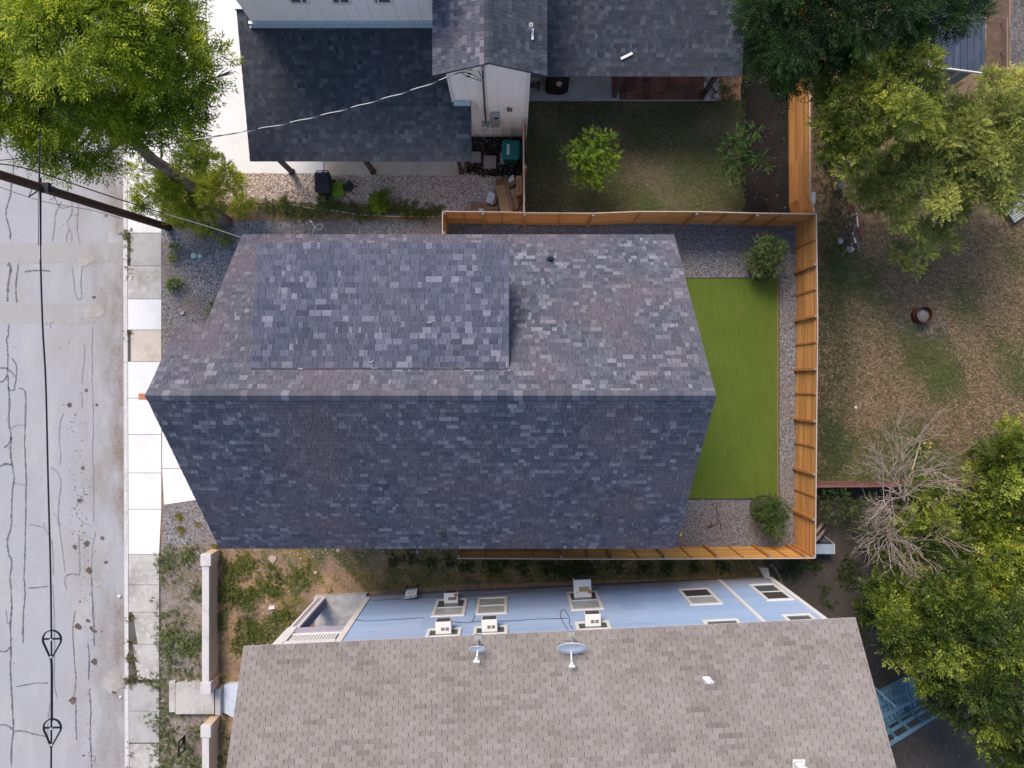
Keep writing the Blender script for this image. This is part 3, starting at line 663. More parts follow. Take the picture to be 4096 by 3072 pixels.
# ------------------------------------------------------------------ the white house at the top
WH = thing("farmhouse", (-1, 13, 0), "white board and batten house along the top edge with several dark low roofs", "house")
wf = MB()
Yce, Ycw = 7.93, 12.21; zc = lambda y: 2.80 + (y - 7.93) * .2554
cd = MB()
cd.slab([V3(-9.27, Yce, zc(Yce)), V3(-1.44, Yce, zc(Yce)), V3(-1.44, 9.80, zc(9.80)), V3(-2.03, 9.80, zc(9.80)), V3(-2.03, Ycw, zc(Ycw)), V3(-8.80, Ycw, zc(Ycw)), V3(-8.80, 12.66, zc(12.66)), V3(-9.29, 12.66, zc(12.66))], .14, m_deck, m_fasc)
cd.build("carport_deck", None, WH)
cs = MB(); sl = math.hypot(1, .2554); WR2 = (.10, .14, .18, .22, .28)
def crng(v):
    y = Yce + v / sl
    return [(-9.29, -1.42)] if y < 9.79 else ([(-9.29, -2.05)] if y < 12.2 else [(-9.29, -8.82)])
shingles(cs, V3(0, Yce - .02, zc(Yce) - .004), V3(1, 0, 0), V3(0, 1, .2554), crng, (12.66 - Yce) * sl, .150, WR2, m_shn, lift=(.003, .006))
cs.build("carport_roof", m_shn, WH)
# upper storey wall with battens
uw = MB(); zt = 7.6
uw.box((-8.78, Ycw, 3.4), (-2.3, Ycw + .15, zt), m_bbw); uw.box((-8.78, Ycw + .15, 3.4), (-8.63, 20, zt), m_bbw)
for i in range(17): uw.box((-8.74 + i * .405, Ycw - .03, zc(Ycw) + .15), (-8.70 + i * .405, Ycw + .002, zt), m_bbw)
uw.box((-8.8, Ycw - .04, zt), (-2.3, 20, zt + .15), m_fasc)
uw.build("upper_wall", m_bbw, WH)
fl = MB(); fl.box((-8.86, Ycw - .10, zc(Ycw) + .0), (-2.42, Ycw - .012, zc(Ycw) + .17), m_flash); fl.box((-8.86, Ycw - .16, zc(Ycw) - .04 + .03), (-2.42, Ycw - .10, zc(Ycw) + .035), m_flash)
fl.box((-9.33, 12.60, zc(12.6) - .05), (-8.80, 12.70, zc(12.6) + .10), m_flash)
fl.box((-2.02, 9.66, zc(9.7) + .0), (-1.44, 9.80, zc(9.8) + .07), m_flash)
fl.build("flashing", m_flash, WH)
for k, (a, b) in enumerate(((-7.09, -6.46), (-5.75, -5.12), (-4.42, -3.79))):
    f_ = MB(); f_.box((a, Ycw - .05, 5.10), (b, Ycw + .002, 5.20), m_white); f_.box((a, Ycw - .05, 6.1), (b, Ycw + .002, 6.2), m_white)
    f_.box((a, Ycw - .05, 5.2), (a + .07, Ycw + .002, 6.1), m_white); f_.box((b - .07, Ycw - .05, 5.2), (b, Ycw + .002, 6.1), m_white)
    fo = f_.build("window", m_white, WH); g_ = MB(); g_.box((a + .07, Ycw - .02, 5.2), (b - .07, Ycw - .004, 6.1), m_glass); g_.build("pane", m_glass, fo)
# tall narrow gable
gx0, gx1, gY = -2.07, .565, 9.83; gxa = -.70; ge, gr = 5.68, 6.50
gw = MB()
pr = [(gx0, 0), (gx1, 0), (gx1, ge + .10), (gxa, gr - .16), (gx0, ge + .06)]
vs = [V3(p[0], gY, p[1]) for p in pr] + [V3(p[0], gY + .15, p[1]) for p in pr]; n = 5
gw.add(vs, [tuple(range(n)), tuple(range(2 * n - 1, n - 1, -1))] + [(i, n + i, n + (i + 1) % n, (i + 1) % n) for i in range(n)], m_bbw)
gw.box((gx0, gY + .15, 0), (gx0 + .15, 20, ge), m_bbw); gw.box((gx1 - .15, gY + .15, 0), (gx1, 20, ge), m_bbw)
for i in range(1, 7):
    x = gx0 + .12 + i * .375
    if x < gx1 - .1: gw.box((x, gY - .05, .16), (x + .055, gY + .002, min(ge + .1 + (x - gx0) * .45, ge + .1 + (gx1 - x) * .5, gr - .25)), m_bbw)
gw.box((gx1 - .10, gY - .035, .16), (gx1 + .02, gY + .002, ge + .08), m_white); gw.box((gx0 - .02, gY - .035, .16), (gx0 + .09, gY + .002, ge + .05), m_white)
gw.box((gx0 - .01, gY - .05, 0), (gx1 + .01, gY + .01, .15), m_conc_tan)
gw.build("gable_wall", m_bbw, WH)
gl, grr, gS = -2.45, 1.06, 9.66
zg_l = lambda x: gr - (gxa - x) * (gr - ge) / (gxa - gl); zg_r = lambda x: gr - (x - gxa) * (gr - ge) / (grr - gxa)
gd = MB(); gd.slab([V3(gl, gS, ge), V3(gxa, gS, gr), V3(gxa, 20, gr), V3(gl, 20, ge)], .13, m_deck, m_fasc); gd.slab([V3(gxa, gS, gr), V3(grr, gS, ge), V3(grr, 20, ge), V3(gxa, 20, gr)], .13, m_deck, m_fasc); gd.build("gable_deck", None, WH)
gs = MB()
l1 = math.hypot(gxa - gl, gr - ge); l2 = math.hypot(grr - gxa, gr - ge)
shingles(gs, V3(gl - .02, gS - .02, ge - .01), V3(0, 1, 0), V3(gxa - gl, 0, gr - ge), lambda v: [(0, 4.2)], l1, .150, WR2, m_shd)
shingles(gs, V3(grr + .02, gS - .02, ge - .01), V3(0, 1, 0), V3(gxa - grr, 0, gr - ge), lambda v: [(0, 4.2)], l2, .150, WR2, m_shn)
y = gS - .02
while y < 13.7:
    z = gr + .025; gs.add([V3(gxa, y, z), V3(gxa, y + .19, z - .006), V3(gxa - .14, y + .19, z - .07), V3(gxa - .14, y, z - .064), V3(gxa + .14, y + .19, z - .07), V3(gxa + .14, y, z - .064)], [(0, 1, 2, 3), (5, 4, 1, 0)], m_shn); y += .195
gs.build("gable_roof", m_shd, WH)
tr = MB(); tr.beam(V3(gx0 - .02, gY - .05, ge - .02), V3(gxa, gY - .05, gr - .15), .05, .10, m_white); tr.beam(V3(gx1 + .05, gY - .05, ge + .02), V3(gxa, gY - .05, gr - .15), .05, .10, m_white); tr.build("gable_trim", m_white, WH)
# east porch roof
Ye = 10.90; ze = lambda y: 2.90 + (y - Ye) * .2436; XE = 8.09
ed = MB(); ed.slab([V3(gx1, Ye, ze(Ye)), V3(XE, Ye, ze(Ye)), V3(XE + .03, 18, ze(18)), V3(gx1, 18, ze(18))], .14, m_deck, m_fasc); ed.build("porch_deck", None, WH)
es = MB(); shingles(es, V3(0, Ye - .02, ze(Ye) - .004), V3(1, 0, 0), V3(0, 1, .2436), lambda v: [(gx1 + .01, XE + .02)], 4.2, .150, WR2, m_shn, lift=(.003, .006)); es.build("porch_roof", m_shn, WH)
hw = MB(); hw.box((gx1, 13.6, 0), (7.7, 18, ze(13.6) - .16), m_bbw); hw.box((-8.2, 12.4, 0), (-2.3, 18, 3.3), m_bbw); hw.build("wall", m_bbw, WH)
for (P, tp) in ((T(0, 1, 313, 1500), zc(8.32)), (T(0, 1, 1014, 1503), zc(8.32)), (T(0, 1, 1775, 1508), zc(8.32))):
    mb = MB(); mb.box((P.x - .075, 8.30, .02), (P.x + .075, 8.45, tp - .12), m_brownpost); mb.box((P.x - .10, 8.275, .02), (P.x + .10, 8.475, .14), m_brownpost); mb.build("post", None, WH)
for P in (T(0, 2, 882, 842), T(0, 2, 1640, 846)):
    mb = MB(); mb.box((P.x - .075, P.y - .05, .05), (P.x + .075, P.y + .10, ze(P.y) - .12), m_brownpost); mb.box((P.x - .14, P.y - .10, .0), (P.x + .14, P.y + .16, .07), m_conc_grey); mb.build("post", None, WH)
cb = MB(); cb.box((-9.1, 8.28, 2.48), (-1.5, 8.44, 2.68), m_brownpost); cb.box((.6, 11.22, 2.52), (7.9, 11.38, 2.74), m_brownpost); cb.build("porch_beam", None, WH)
cdt = MB()
def onG(x, y, off=.05):   # tile (0,1) pixel -> on the gable wall plane
    sy = y * .462929; sx = 1024 + x * .462929; d = (gY - off) / ((1536 - sy) / KF); return V3((sx - 2048) / KF * d, gY - off, CAMH - d)
cdt.tube([onG(1960, 585), onG(1962, 700), onG(1985, 1045)], .032, m_pipe, 10); cdt.lathe(onG(1960, 590, .10), [(.0, .10), (.05, .08), (.06, -.02), (.03, -.08)], m_metalgrey, 12); cdt.build("conduit", None, WH, smooth=True)
p = onG(1985, 1060); me_ = MB(); me_.box((p.x - .13, gY - .13, p.z - .25), (p.x + .13, gY - .001, p.z + .06), m_metalgrey); me_.lathe(V3(p.x, gY - .13, p.z - .12), [(.085, 0), (.085, .08), (.06, .12), (0, .125)], m_ubl, 16, (0, -1, 0)); me_.build("electric_meter", None, WH)
a = onG(2022, 1022, .2); b = onG(2108, 1110, .2); pb = MB(); pb.box((a.x, gY - .2, b.z + .1), (b.x, gY - .001, a.z + .12), m_metalgrey); pb.box((a.x + .16, gY - .212, a.z - .06), (a.x + .30, gY - .2, a.z + .08), m_black); pb.build("breaker_box", None, WH, bevel=.012)
p = onG(2192, 945); ob = MB(); ob.box((p.x - .09, gY - .11, p.z - .09), (p.x + .09, gY - .036, p.z + .10), m_pipe); ob.box((p.x - .05, gY - .12, p.z - .05), (p.x + .05, gY - .11, p.z + .04), m_metalgrey); ob.build("wall_outlet", None, WH, bevel=.01)
P = T(0, 2, 163, 240, 6.0); P.z = zg_r(P.x)
vp = MB(); vp.lathe(P, [(.06, -.1), (.06, .3), (.045, .3), (.04, .2), (0, .2)], m_wirew, 14); vp.box((P.x + .02, P.y - .32, P.z - .06), (P.x + .09, P.y + .02, P.z + .02), m_wirew); vp.build("vent_pipe", None, WH)
sp_ = MB(); p = T(0, 2, 991, 482, 3.1); z = ze(p.y) + .03; sp_.beam(V3(p.x - .2, p.y - .09, z - .005), V3(p.x + .2, p.y + .09, z + .035), .09, .02, m_wirew)
tag(sp_.build("plastic_strip", None, None, loc=(p.x, p.y, z)), "short white strip lying on the dark porch roof of the white house", "debris")
# a small bench against the white wall
bx = thing("bench", (.85, 11.9, .06), "dark wooden bench with a pale seat against the white wall on the patio", "bench")
mb = MB(); mb.box((.62, 11.55, .06), (.70, 12.25, .5), m_brownpost); mb.build("leg", None, bx); mb = MB(); mb.box((1.0, 11.55, .06), (1.08, 12.25, .5), m_brownpost); mb.build("leg", None, bx)
mb = MB(); mb.box((.60, 11.5, .5), (1.1, 11.68, .55), m_brownpost); mb.box((.60, 11.75, .5), (1.1, 12.3, .55), m_metalgrey); mb.build("seat", None, bx)
# covered grill
GR = thing("grill", (1.78, 11.7, .06), "grill under a black cover with a round red emblem on the patio", "grill")
m_cov = M("black_cover", (.007, .007, .008), .7, [(6, (.012, .012, .014), .4, .7)], bump=.2, bscale=8)
gx, gy = 1.76, 11.72
prof = [(.43, .30, .07), (.45, .31, .35), (.43, .31, .72), (.44, .33, .95), (.36, .24, 1.15), (.22, .12, 1.24)]
vs = []; N_ = 24
for (a, b, z) in prof:
    for k in range(N_):
        t_ = 2 * math.pi * k / N_; c_, s_ = math.cos(t_), math.sin(t_); e = .42
        vs.append(V3(gx + a * math.copysign(abs(c_) ** e, c_) + .02 * math.sin(7 * t_), gy + b * math.copysign(abs(s_) ** e, s_) + .02 * math.sin(5 * t_ + z), z + (.03 * math.sin(6 * t_) if z < .1 else 0)))
fs = [(i * N_ + k, i * N_ + (k + 1) % N_, (i + 1) * N_ + (k + 1) % N_, (i + 1) * N_ + k) for i in range(len(prof) - 1) for k in range(N_)] + [tuple(range((len(prof) - 1) * N_, len(prof) * N_))]
mb = MB(); mb.add(vs, fs, m_cov); mb.build("cover", m_cov, GR, smooth=True)
em = MB(); m_red = M("emblem_red", (.45, .10, .10), .6); m_pale = M("emblem_pale", (.6, .42, .40), .6)
ec = V3(gx + .03, gy - .295, 1.07); ax = V3(0, -.8, .6).normalized(); ux = V3(1, 0, 0); uy = ax.cross(ux)
ring = lambda a, b, o: [ec + ax * o + ux * (a * math.cos(2 * math.pi * i / 18)) + uy * (b * math.sin(2 * math.pi * i / 18)) for i in range(18)]
em.add(ring(.11, .075, .020), [tuple(range(18))], m_pale); em.add(ring(.085, .06, .024), [tuple(range(18))], m_red); em.add(ring(.035, .03, .028), [tuple(range(18))], m_pale)
em.add([ec + ax * .02 + ux * a + uy * b for a, b in ((-.07, -.115), (.07, -.115), (.07, -.09), (-.07, -.09))], [(0, 1, 2, 3)], m_pale)
em.build("emblem", None, GR)

# ------------------------------------------------------------------ blue house with the tan roof
BO = V3(10.13, -7.59, 0); BU = V3(math.cos(R(2.67)), math.sin(R(2.67)), 0); BN = V3(-BU.y, BU.x, 0)
def W(u, h, out=0.0): return BO + BU * u + BN * out + V3(0, 0, h)
def onW(r, c, x, y, out=0.0):
    sx, sy = c * 1024 + x * .462929, r * 768 + y * .462929
    d = V3((sx - 2048) / KF, (1536 - sy) / KF, -1); B0 = BO + BN * out
    s = B0.x * BN.x + B0.y * BN.y; s /= (d.x * BN.x + d.y * BN.y); P = V3(0, 0, CAMH) + d * s
    return (P - BO).dot(BU), P.z
BH = thing("siding_house", (3, -11, 0), "blue siding house with a large light tan shingle roof along the bottom edge", "house")
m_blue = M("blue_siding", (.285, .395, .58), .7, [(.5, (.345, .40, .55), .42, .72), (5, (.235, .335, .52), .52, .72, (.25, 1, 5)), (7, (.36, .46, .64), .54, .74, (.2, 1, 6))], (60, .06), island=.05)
def bleed_base(m):               # brown light bleed painted into the lowest boards' colour, fading upward
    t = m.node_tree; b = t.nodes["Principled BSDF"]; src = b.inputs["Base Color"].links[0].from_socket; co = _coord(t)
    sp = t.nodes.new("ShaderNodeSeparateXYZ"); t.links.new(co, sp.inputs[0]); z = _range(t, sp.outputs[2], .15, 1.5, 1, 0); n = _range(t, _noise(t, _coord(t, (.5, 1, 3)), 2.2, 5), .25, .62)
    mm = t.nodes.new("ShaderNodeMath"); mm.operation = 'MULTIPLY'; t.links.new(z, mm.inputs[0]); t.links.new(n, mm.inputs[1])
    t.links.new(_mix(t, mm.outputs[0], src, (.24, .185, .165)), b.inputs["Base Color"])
bleed_base(m_blue)
m_lav = M("lavender_siding", (.36, .34, .42), .7, [(2, (.42, .39, .45), .5, .7)], (60, .06))
m_foot2 = M("dirty_foundation", (.17, .135, .125), .95, [(2, (.22, .175, .155), .45, .7)], (60, .15))
eave = 5.80; UL, UR_ = -19.0 + .53 - .0, .53   # roof ends along the wall
sr = .551
UE0 = (V3(-8.32, -8.17, 0) - BO).dot(BU); UE1 = (V3(10.65, -7.29, 0) - BO).dot(BU); OE = (V3(10.65, -7.29, 0) - BO).dot(BN)
hridge = 5.0
zrB = eave + hridge * sr
bd = MB(); R0 = lambda u, t_: BO + BU * u + BN * (OE - t_) + V3(0, 0, eave + t_ * sr)
R1 = lambda u, t_: BO + BU * u + BN * (OE - hridge - t_) + V3(0, 0, zrB - t_ * sr)
bd.slab([R0(UE0, 0), R0(UE1, 0), R0(UE1, hridge), R0(UE0, hridge)], .13, m_decktan, m_white); bd.slab([R1(UE0, 0), R1(UE1, 0), R1(UE1, hridge), R1(UE0, hridge)], .13, m_decktan, m_white); bd.build("roof_deck", None, BH)
bs = MB(); lb = hridge * math.hypot(1, sr)
shingles(bs, R0(0, 0) + BN * .02, BU, -BN + V3(0, 0, sr), lambda v: [(UE0 - .02, UE1 + .02)], lb, .1425, None, m_sht, .013, .327, (.008, .012))
shingles(bs, R1(0, hridge) - BN * .02, BU, BN + V3(0, 0, sr), lambda v: [(UE0 - .02, UE1 + .02)], lb, .1425, None, m_sht, .013, .327, (.008, .012))
broof = bs.build("roof", m_sht, BH)
# walls: lap boards on the north side
UW0 = onW(3, 1, 950, 190)[0]     # where the porch begins
lap = MB()
z = .28
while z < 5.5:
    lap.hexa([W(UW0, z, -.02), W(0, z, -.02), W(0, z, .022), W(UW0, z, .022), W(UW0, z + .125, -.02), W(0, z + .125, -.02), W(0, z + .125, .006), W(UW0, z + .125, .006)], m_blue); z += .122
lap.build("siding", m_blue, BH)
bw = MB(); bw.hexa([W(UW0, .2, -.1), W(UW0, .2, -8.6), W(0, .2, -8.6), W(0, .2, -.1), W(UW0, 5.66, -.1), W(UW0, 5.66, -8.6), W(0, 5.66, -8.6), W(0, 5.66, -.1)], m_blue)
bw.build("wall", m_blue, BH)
fo = MB(); fo.hexa([W(UW0, -.02, .012), W(UW0, -.02, -.12), W(0, -.02, -.12), W(0, -.02, .012), W(UW0, .28, .012), W(UW0, .28, -.12), W(0, .28, -.12), W(0, .28, .012)], m_foot2); fo.build("foundation", m_foot2, BH)
ct = MB(); uc = onW(2 + 1, 2, 1975, 212)[0]
for u0, u1, m_ in ((uc - .07, uc + .07, m_white), (-.13, .04, m_white)):
    ct = MB(); ct.hexa([W(u0, .3, .0), W(u1, .3, .0), W(u1, .3, .045), W(u0, .3, .045), W(u0, 5.6, .0), W(u1, 5.6, 0), W(u1, 5.6, .045), W(u0, 5.6, .045)], m_); ct.build("corner_board", None, BH)
ct = MB(); ct.hexa([W(UW0 - .02, .5, -.02), W(UW0 + .19, .5, -.02), W(UW0 + .19, .5, .05), W(UW0 - .02, .5, .05), W(UW0 - .02, 5.6, -.02), W(UW0 + .19, 5.6, -.02), W(UW0 + .19, 5.6, .05), W(UW0 - .02, 5.6, .05)], m_dirtywhite)
ct.build("corner_board", None, BH)
def wbox(mb, u0, u1, h0, h1, o0, o1, m): mb.hexa([W(u0, h0, o0), W(u1, h0, o0), W(u1, h0, o1), W(u0, h0, o1), W(u0, h1, o0), W(u1, h1, o0), W(u1, h1, o1), W(u0, h1, o1)], m)
def window(u0, u1, h0, h1, glass, wm=m_dirtywhite, rail=True, upper_pane=None):
    f_ = MB(); t_ = .11
    wbox(f_, u0, u1, h0, h0 + t_, 0, .06, wm); wbox(f_, u0, u1, h1 - t_, h1, 0, .06, wm); wbox(f_, u0, u0 + t_, h0 + t_, h1 - t_, 0, .058, wm); wbox(f_, u1 - t_, u1, h0 + t_, h1 - t_, 0, .058, wm)
    if rail: hm = (h0 + h1) / 2; wbox(f_, u0 + t_, u1 - t_, hm - .03, hm + .03, .026, .05, m_white)
    fo_ = f_.build("window", wm, BH); g_ = MB(); hm = (h0 + h1) / 2 if rail else h0 + t_
    if rail: wbox(g_, u0 + t_, u1 - t_, h0 + t_, hm - .03, .024, .030, glass)
    wbox(g_, u0 + t_, u1 - t_, hm + (.03 if rail else 0), h1 - t_, .024, .034, upper_pane or glass); g_.build("pane", glass, fo_)
def quad_win(r, c, A, B_, C, D): # bottom-left/right then top-left/right pixels
    us = [onW(r, c, *q)[0] for q in (A, B_, C, D)]; hs = [onW(r, c, *q)[1] for q in (A, B_, C, D)]
    return (us[0] + us[2]) / 2, (us[1] + us[3]) / 2, (hs[0] + hs[1]) / 2, (hs[2] + hs[3]) / 2
m_screen = M("window_screen", (.05, .042, .04), .9, [(10, (.08, .07, .068), .5, .7)])
lower = [(3, 1, (1560, 210), (1825, 205), (1517, 360), (1805, 350), m_glass, m_glassw), (3, 1, (1910, 200), (2172, 185), (1897, 345), (2172, 330), m_glassw, m_glassw), (3, 2, (470, 145), (735, 140), (510, 303), (795, 297), m_glass, m_glassw), (3, 2, (1435, 125), (1700, 112), (1540, 265), (1818, 245), m_screen, m_glassw)]
WIN = []
for r, c, A, B_, C, D, ga, gb in lower:
    q = quad_win(r, c, A, B_, C, D); WIN.append(q); window(*q, ga, upper_pane=gb)
z2t = lambda x, y: (3000 + x * .252 - 3072, 2270 + y * .252 - 2304)
q = quad_win(3, 3, *[(a / .462929, b / .462929) for a, b in (z2t(0, 285), z2t(400, 270), z2t(230, 540), z2t(690, 525))]); WIN.append(q); window(*q, m_glass, m_white, rail=True, upper_pane=m_screen)
hwin = sum(x[3] - x[2] for x in WIN) / len(WIN)
UP = [(3, 1, (1485, 468), (1780, 455)), (3, 1, (1885, 445), (2175, 437)), (3, 2, (540, 408), (835, 397)), (3, 2, (1637, 393), (1945, 380)), (3, 3, ((3122 - 3072) / .462929, 160.5 / .462929), ((3237 - 3072) / .462929, 155 / .462929))]
UPW = []
for i, (r, c, A, B_) in enumerate(UP):
    (u0, h0), (u1, h1) = onW(r, c, *A), onW(r, c, *B_); h = (h0 + h1) / 2; UPW.append((u0, u1, h)); window(u0, u1, h, min(h + hwin, 5.62), m_glass, m_white, upper_pane=m_glassw if i < 4 else m_glass)
m_acw = M("ac_white", (.66, .66, .65), .5, [(5, (.58, .56, .52), .55, .75)]); m_acd = M("ac_grille", (.06, .055, .05), .7, [(60, (.12, .11, .10), .5, .6, (.1, .1, 1))]); m_rust = M("rust_stain", (.42, .13, .03), .8); m_acv = M("ac_vent", (.15, .15, .15), .7); m_acs = M("ac_straw_vent", (.30, .26, .13), .8)
def air_con(r, c, A, B_, depth, label, rusty=False, straw=False):
    (u0, h0), (u1, h1) = onW(r, c, *A), onW(r, c, *B_); h = (h0 + h1) / 2; hh = .36
    o = thing("air_conditioner", W((u0 + u1) / 2, h - hh, .05), label, "air conditioner", "window air conditioners on the blue wall")
    b_ = MB(); wbox(b_, u0, u1, h - hh, h, -.02, depth, m_acw); b_.build("body", m_acw, o, bevel=.015)
    g_ = MB(); wbox(g_, u0 + .03, u1 - .03, h - hh + .03, h - .015, depth, depth + .006, m_acd); g_.build("grille", m_acd, o)
    v_ = MB(); wd = u1 - u0
    if rusty or straw: wbox(v_, u0 + wd * .3, u1 - wd * .1, h, h + .003, depth * .35, depth * .62, m_acs if straw else m_acv)
    else:
        for k in range(2): wbox(v_, u0 + wd * (.36 + .28 * k), u0 + wd * (.58 + .28 * k), h, h + .003, depth * .30, depth * .55, m_acv)
    v_.build("vent", None, o)
    if rusty or straw:
        r_ = MB()
        c0 = W(u0 + wd * (.85 if rusty else .9), h + .005, depth * (.82 if rusty else .33)); blot(r_, c0, .07, c0.z, m_rust); r_.build("rust_patch", m_rust, o); r_ = MB()
        c0 = W(u0 + wd * (.8 if rusty else .16), h + .005, depth * (.66 if rusty else .33)); blot(r_, c0, .03, c0.z, m_rust); r_.build("rust_patch", m_rust, o)
air_con(3, 1, (1628, 240), (1745, 241), .40, "white window air conditioner with an orange rust stain in a lower window", rusty=True)
air_con(3, 1, (1553, 508), (1688, 506), .42, "clean white air conditioner in the upper window left of the smaller satellite dish")
air_con(3, 1, (1952, 490), (2087, 487), .42, "clean white air conditioner directly above the smaller satellite dish")
air_con(3, 2, (538, 192), (690, 190), .68, "large boxy air conditioner with a straw coloured vent in a lower window", straw=True)
air_con(3, 2, (635, 443), (772, 440), .42, "clean white air conditioner in the upper window just right of the larger satellite dish")
# porch
PU0 = (T(3, 1, 525, 130) - BO).dot(BU); ps = MB()
wbox(ps, PU0 - .05, UW0 - .02, 0, .28, -2.2, .10, M("stained_porch_slab", (.40, .39, .38), .85, [(1.6, (.30, .28, .26), .45, .65), (5, (.50, .49, .47), .5, .7), (3, (.16, .13, .11), .63, .72)], (60, .1))); ps.build("porch_slab", None, BH)
pc = MB(); u0 = PU0 + .06
wbox(pc, u0, u0 + .09, .28, 3.55, -.02, .06, m_dirtywhite); wbox(pc, u0 + .09, u0 + .25, .28, 3.55, -.02, .03, m_lav); wbox(pc, u0 + .25, u0 + .34, .28, 3.55, -.02, .06, m_dirtywhite)
wbox(pc, u0, u0 + .34, .28, 3.55, -.35, -.021, M("dark_purple_paint", (.17, .17, .26), .8)); pc.build("porch_column", None, BH)  # inner body of the column in a darker purple
pbm = MB(); wbox(pbm, u0 - .02, UW0 - .02, 3.55, 3.95, -.12, .04, m_lav); pbm.build("porch_beam", None, BH)
pf = MB(); wbox(pf, u0, UW0 - .02, 3.6, 3.70, -2.4, -.14, m_conc_grey); pf.build("balcony_floor", None, BH)
pp = MB(); wbox(pp, u0 - .05, u0 + .30, 3.96, 5.62, -.16, .07, m_white); wbox(pp, u0 - .03, u0 + .28, 3.55, 3.96, .04, .07, m_white); pp.build("corner_post", None, BH)
br = MB(); wbox(br, u0 + .30, UW0 - .02, 4.10, 4.18, -.06, .04, m_white); wbox(br, u0 + .25, UW0 - .02, 4.86, 5.06, -.07, .07, m_white)
n_b = 15
for i in range(n_b):
    u = u0 + .36 + i * (UW0 - .08 - u0 - .36) / n_b; br.hexa([W(u, 4.18, -.02), W(u + .07, 4.18, -.02), W(u + .07, 4.18, .02), W(u, 4.18, .02), W(u, 4.86, -.02), W(u + .07, 4.86, -.02), W(u + .07, 4.86, .02), W(u, 4.86, .02)], m_white)
br.build("balustrade", None, BH)
# cables stapled to the wall
cw = MB()
def wallpath(lst): return [W(onW(r, c, x, y)[0], onW(r, c, x, y)[1], .05) for r, c, x, y in lst]
cw.tube(wire(wallpath([(3, 1, 840, 385), (3, 1, 960, 400), (3, 1, 1180, 388), (3, 1, 1450, 372)])), .007, m_wireb, 5)
cw.tube(wire(wallpath([(3, 1, 1690, 405), (3, 1, 1820, 415), (3, 1, 1950, 400), (3, 1, 2200, 400), (3, 2, 200, 385), (3, 2, 480, 376)])), .008, m_wireb, 5)
cw.tube(wire(wallpath([(3, 1, 1905, 200), (3, 1, 1895, 330), (3, 1, 1870, 400), (3, 1, 1840, 415)])), .008, m_wireb, 5)
cw.tube(wire(wallpath([(3, 1, 1000, 225), (3, 1, 1250, 205), (3, 1, 1500, 190), (3, 1, 1900, 180), (3, 1, 2200, 150), (3, 2, 300, 110)])), .006, m_wireb, 5)
cw.tube(wire(wallpath([(3, 2, 480, 470), (3, 2, 425, 380), (3, 2, 420, 320), (3, 2, 455, 305), (3, 2, 495, 375), (3, 2, 495, 420), (3, 2, 525, 470)])), .008, m_wireb, 5)
cw.build("wall_cable", m_wireb, BH)
# patch boards on the siding
m_blue2 = M("blue_patch", (.30, .41, .59), .7, island=.1)
for (x0_, y0_, x1_, y1_, c) in ((1450, 365, 1640, 450, 1), (880, 135, 1160, 300, 2), (1010, 440, 1240, 400, 2)):
    (ua, ha), (ub, hb) = onW(3, c, x0_, y0_), onW(3, c, x1_, y1_); pbs = MB(); wbox(pbs, min(ua, ub), max(ua, ub), min(ha, hb), max(ha, hb), .018, .027, m_blue2); pbs.build("siding_patch", m_blue2, BH)

def dish(name, c, x, y, wd, arm_end, mount, label, hz):
    o = thing(name, T(3, c, *mount, hz), label, "satellite dish", "satellite dishes on the tan roof")
    m_d = M("dish_blue_white" + str(c), (.84, .86, .86), .6); rim = M("dish_rim" + str(c), (.80, .83, .85), .4)
    ctr = T(3, c, x, y, hz + .65); ax = V3(0, -math.cos(R(41)), math.sin(R(41))); rr = wd * .462929 / KF * (CAMH - hz - .65) / 2
    mb = MB(); mb.lathe(ctr, [(0, 0), (rr * .35, rr * .03), (rr * .7, rr * .12), (rr, rr * .24), (rr * 1.01, rr * .22), (rr * .7, rr * .08), (rr * .35, -.015), (0, -.03)], m_d, 32, ax)
    mb.build("reflector", m_d, o, smooth=True)
    e = T(3, c, *arm_end, hz + .75); low = ctr - V3(0, 0, rr * .70) + V3(0, -rr * .35, 0); mb = MB(); mb.tube([low + V3(0, .03, 0), e], .022, rim, 8); mb.build("arm", None, o)
    mb = MB(); mb.box((e.x - .09, e.y - .05, e.z - .03), (e.x + .09, e.y + .0, e.z + .04), rim); mb.lathe(e, [(.04, -.02), (.05, .04), (.045, .10), (.03, .13)], rim, 12, (0, .8, .3)); mb.build("receiver", None, o, smooth=False)
    b0 = T(3, c, *mount, hz); b0.z = hz; mb = MB(); mb.tube([V3(b0.x, b0.y, b0.z - .1), V3(b0.x, b0.y, b0.z + .4), ctr - ax * .05], .03, m_metalgrey, 8); mb.box((b0.x - .12, b0.y - .12, b0.z - .1), (b0.x + .12, b0.y + .12, b0.z + .03), m_metalgrey); mb.tube([V3(b0.x - .25, b0.y - .12, b0.z + .05), V3(b0.x, b0.y, b0.z + .35)], .012, m_metalgrey, 6); mb.tube([V3(b0.x + .2, b0.y - .14, b0.z + .05), V3(b0.x, b0.y, b0.z + .35)], .012, m_metalgrey, 6); mb.build("mount", None, o)
def roofz(P): return eave + sr * (OE - (P - BO).dot(BN))
for c, x, y, wd, ae, mo, lb_ in ((1, 1916, 617, 145, (1905, 728), (1920, 545), "smaller satellite dish at the eave of the tan roof, below two white air conditioners"), (2, 516, 598, 258, (517, 770), (512, 515), "larger pale blue satellite dish on the tan roof with a long receiver arm")):
    P = T(3, c, *mo, 6.0); P = T(3, c, *mo, roofz(P)); dish("satellite_dish", c, x, y, wd, ae, mo, lb_, roofz(P))
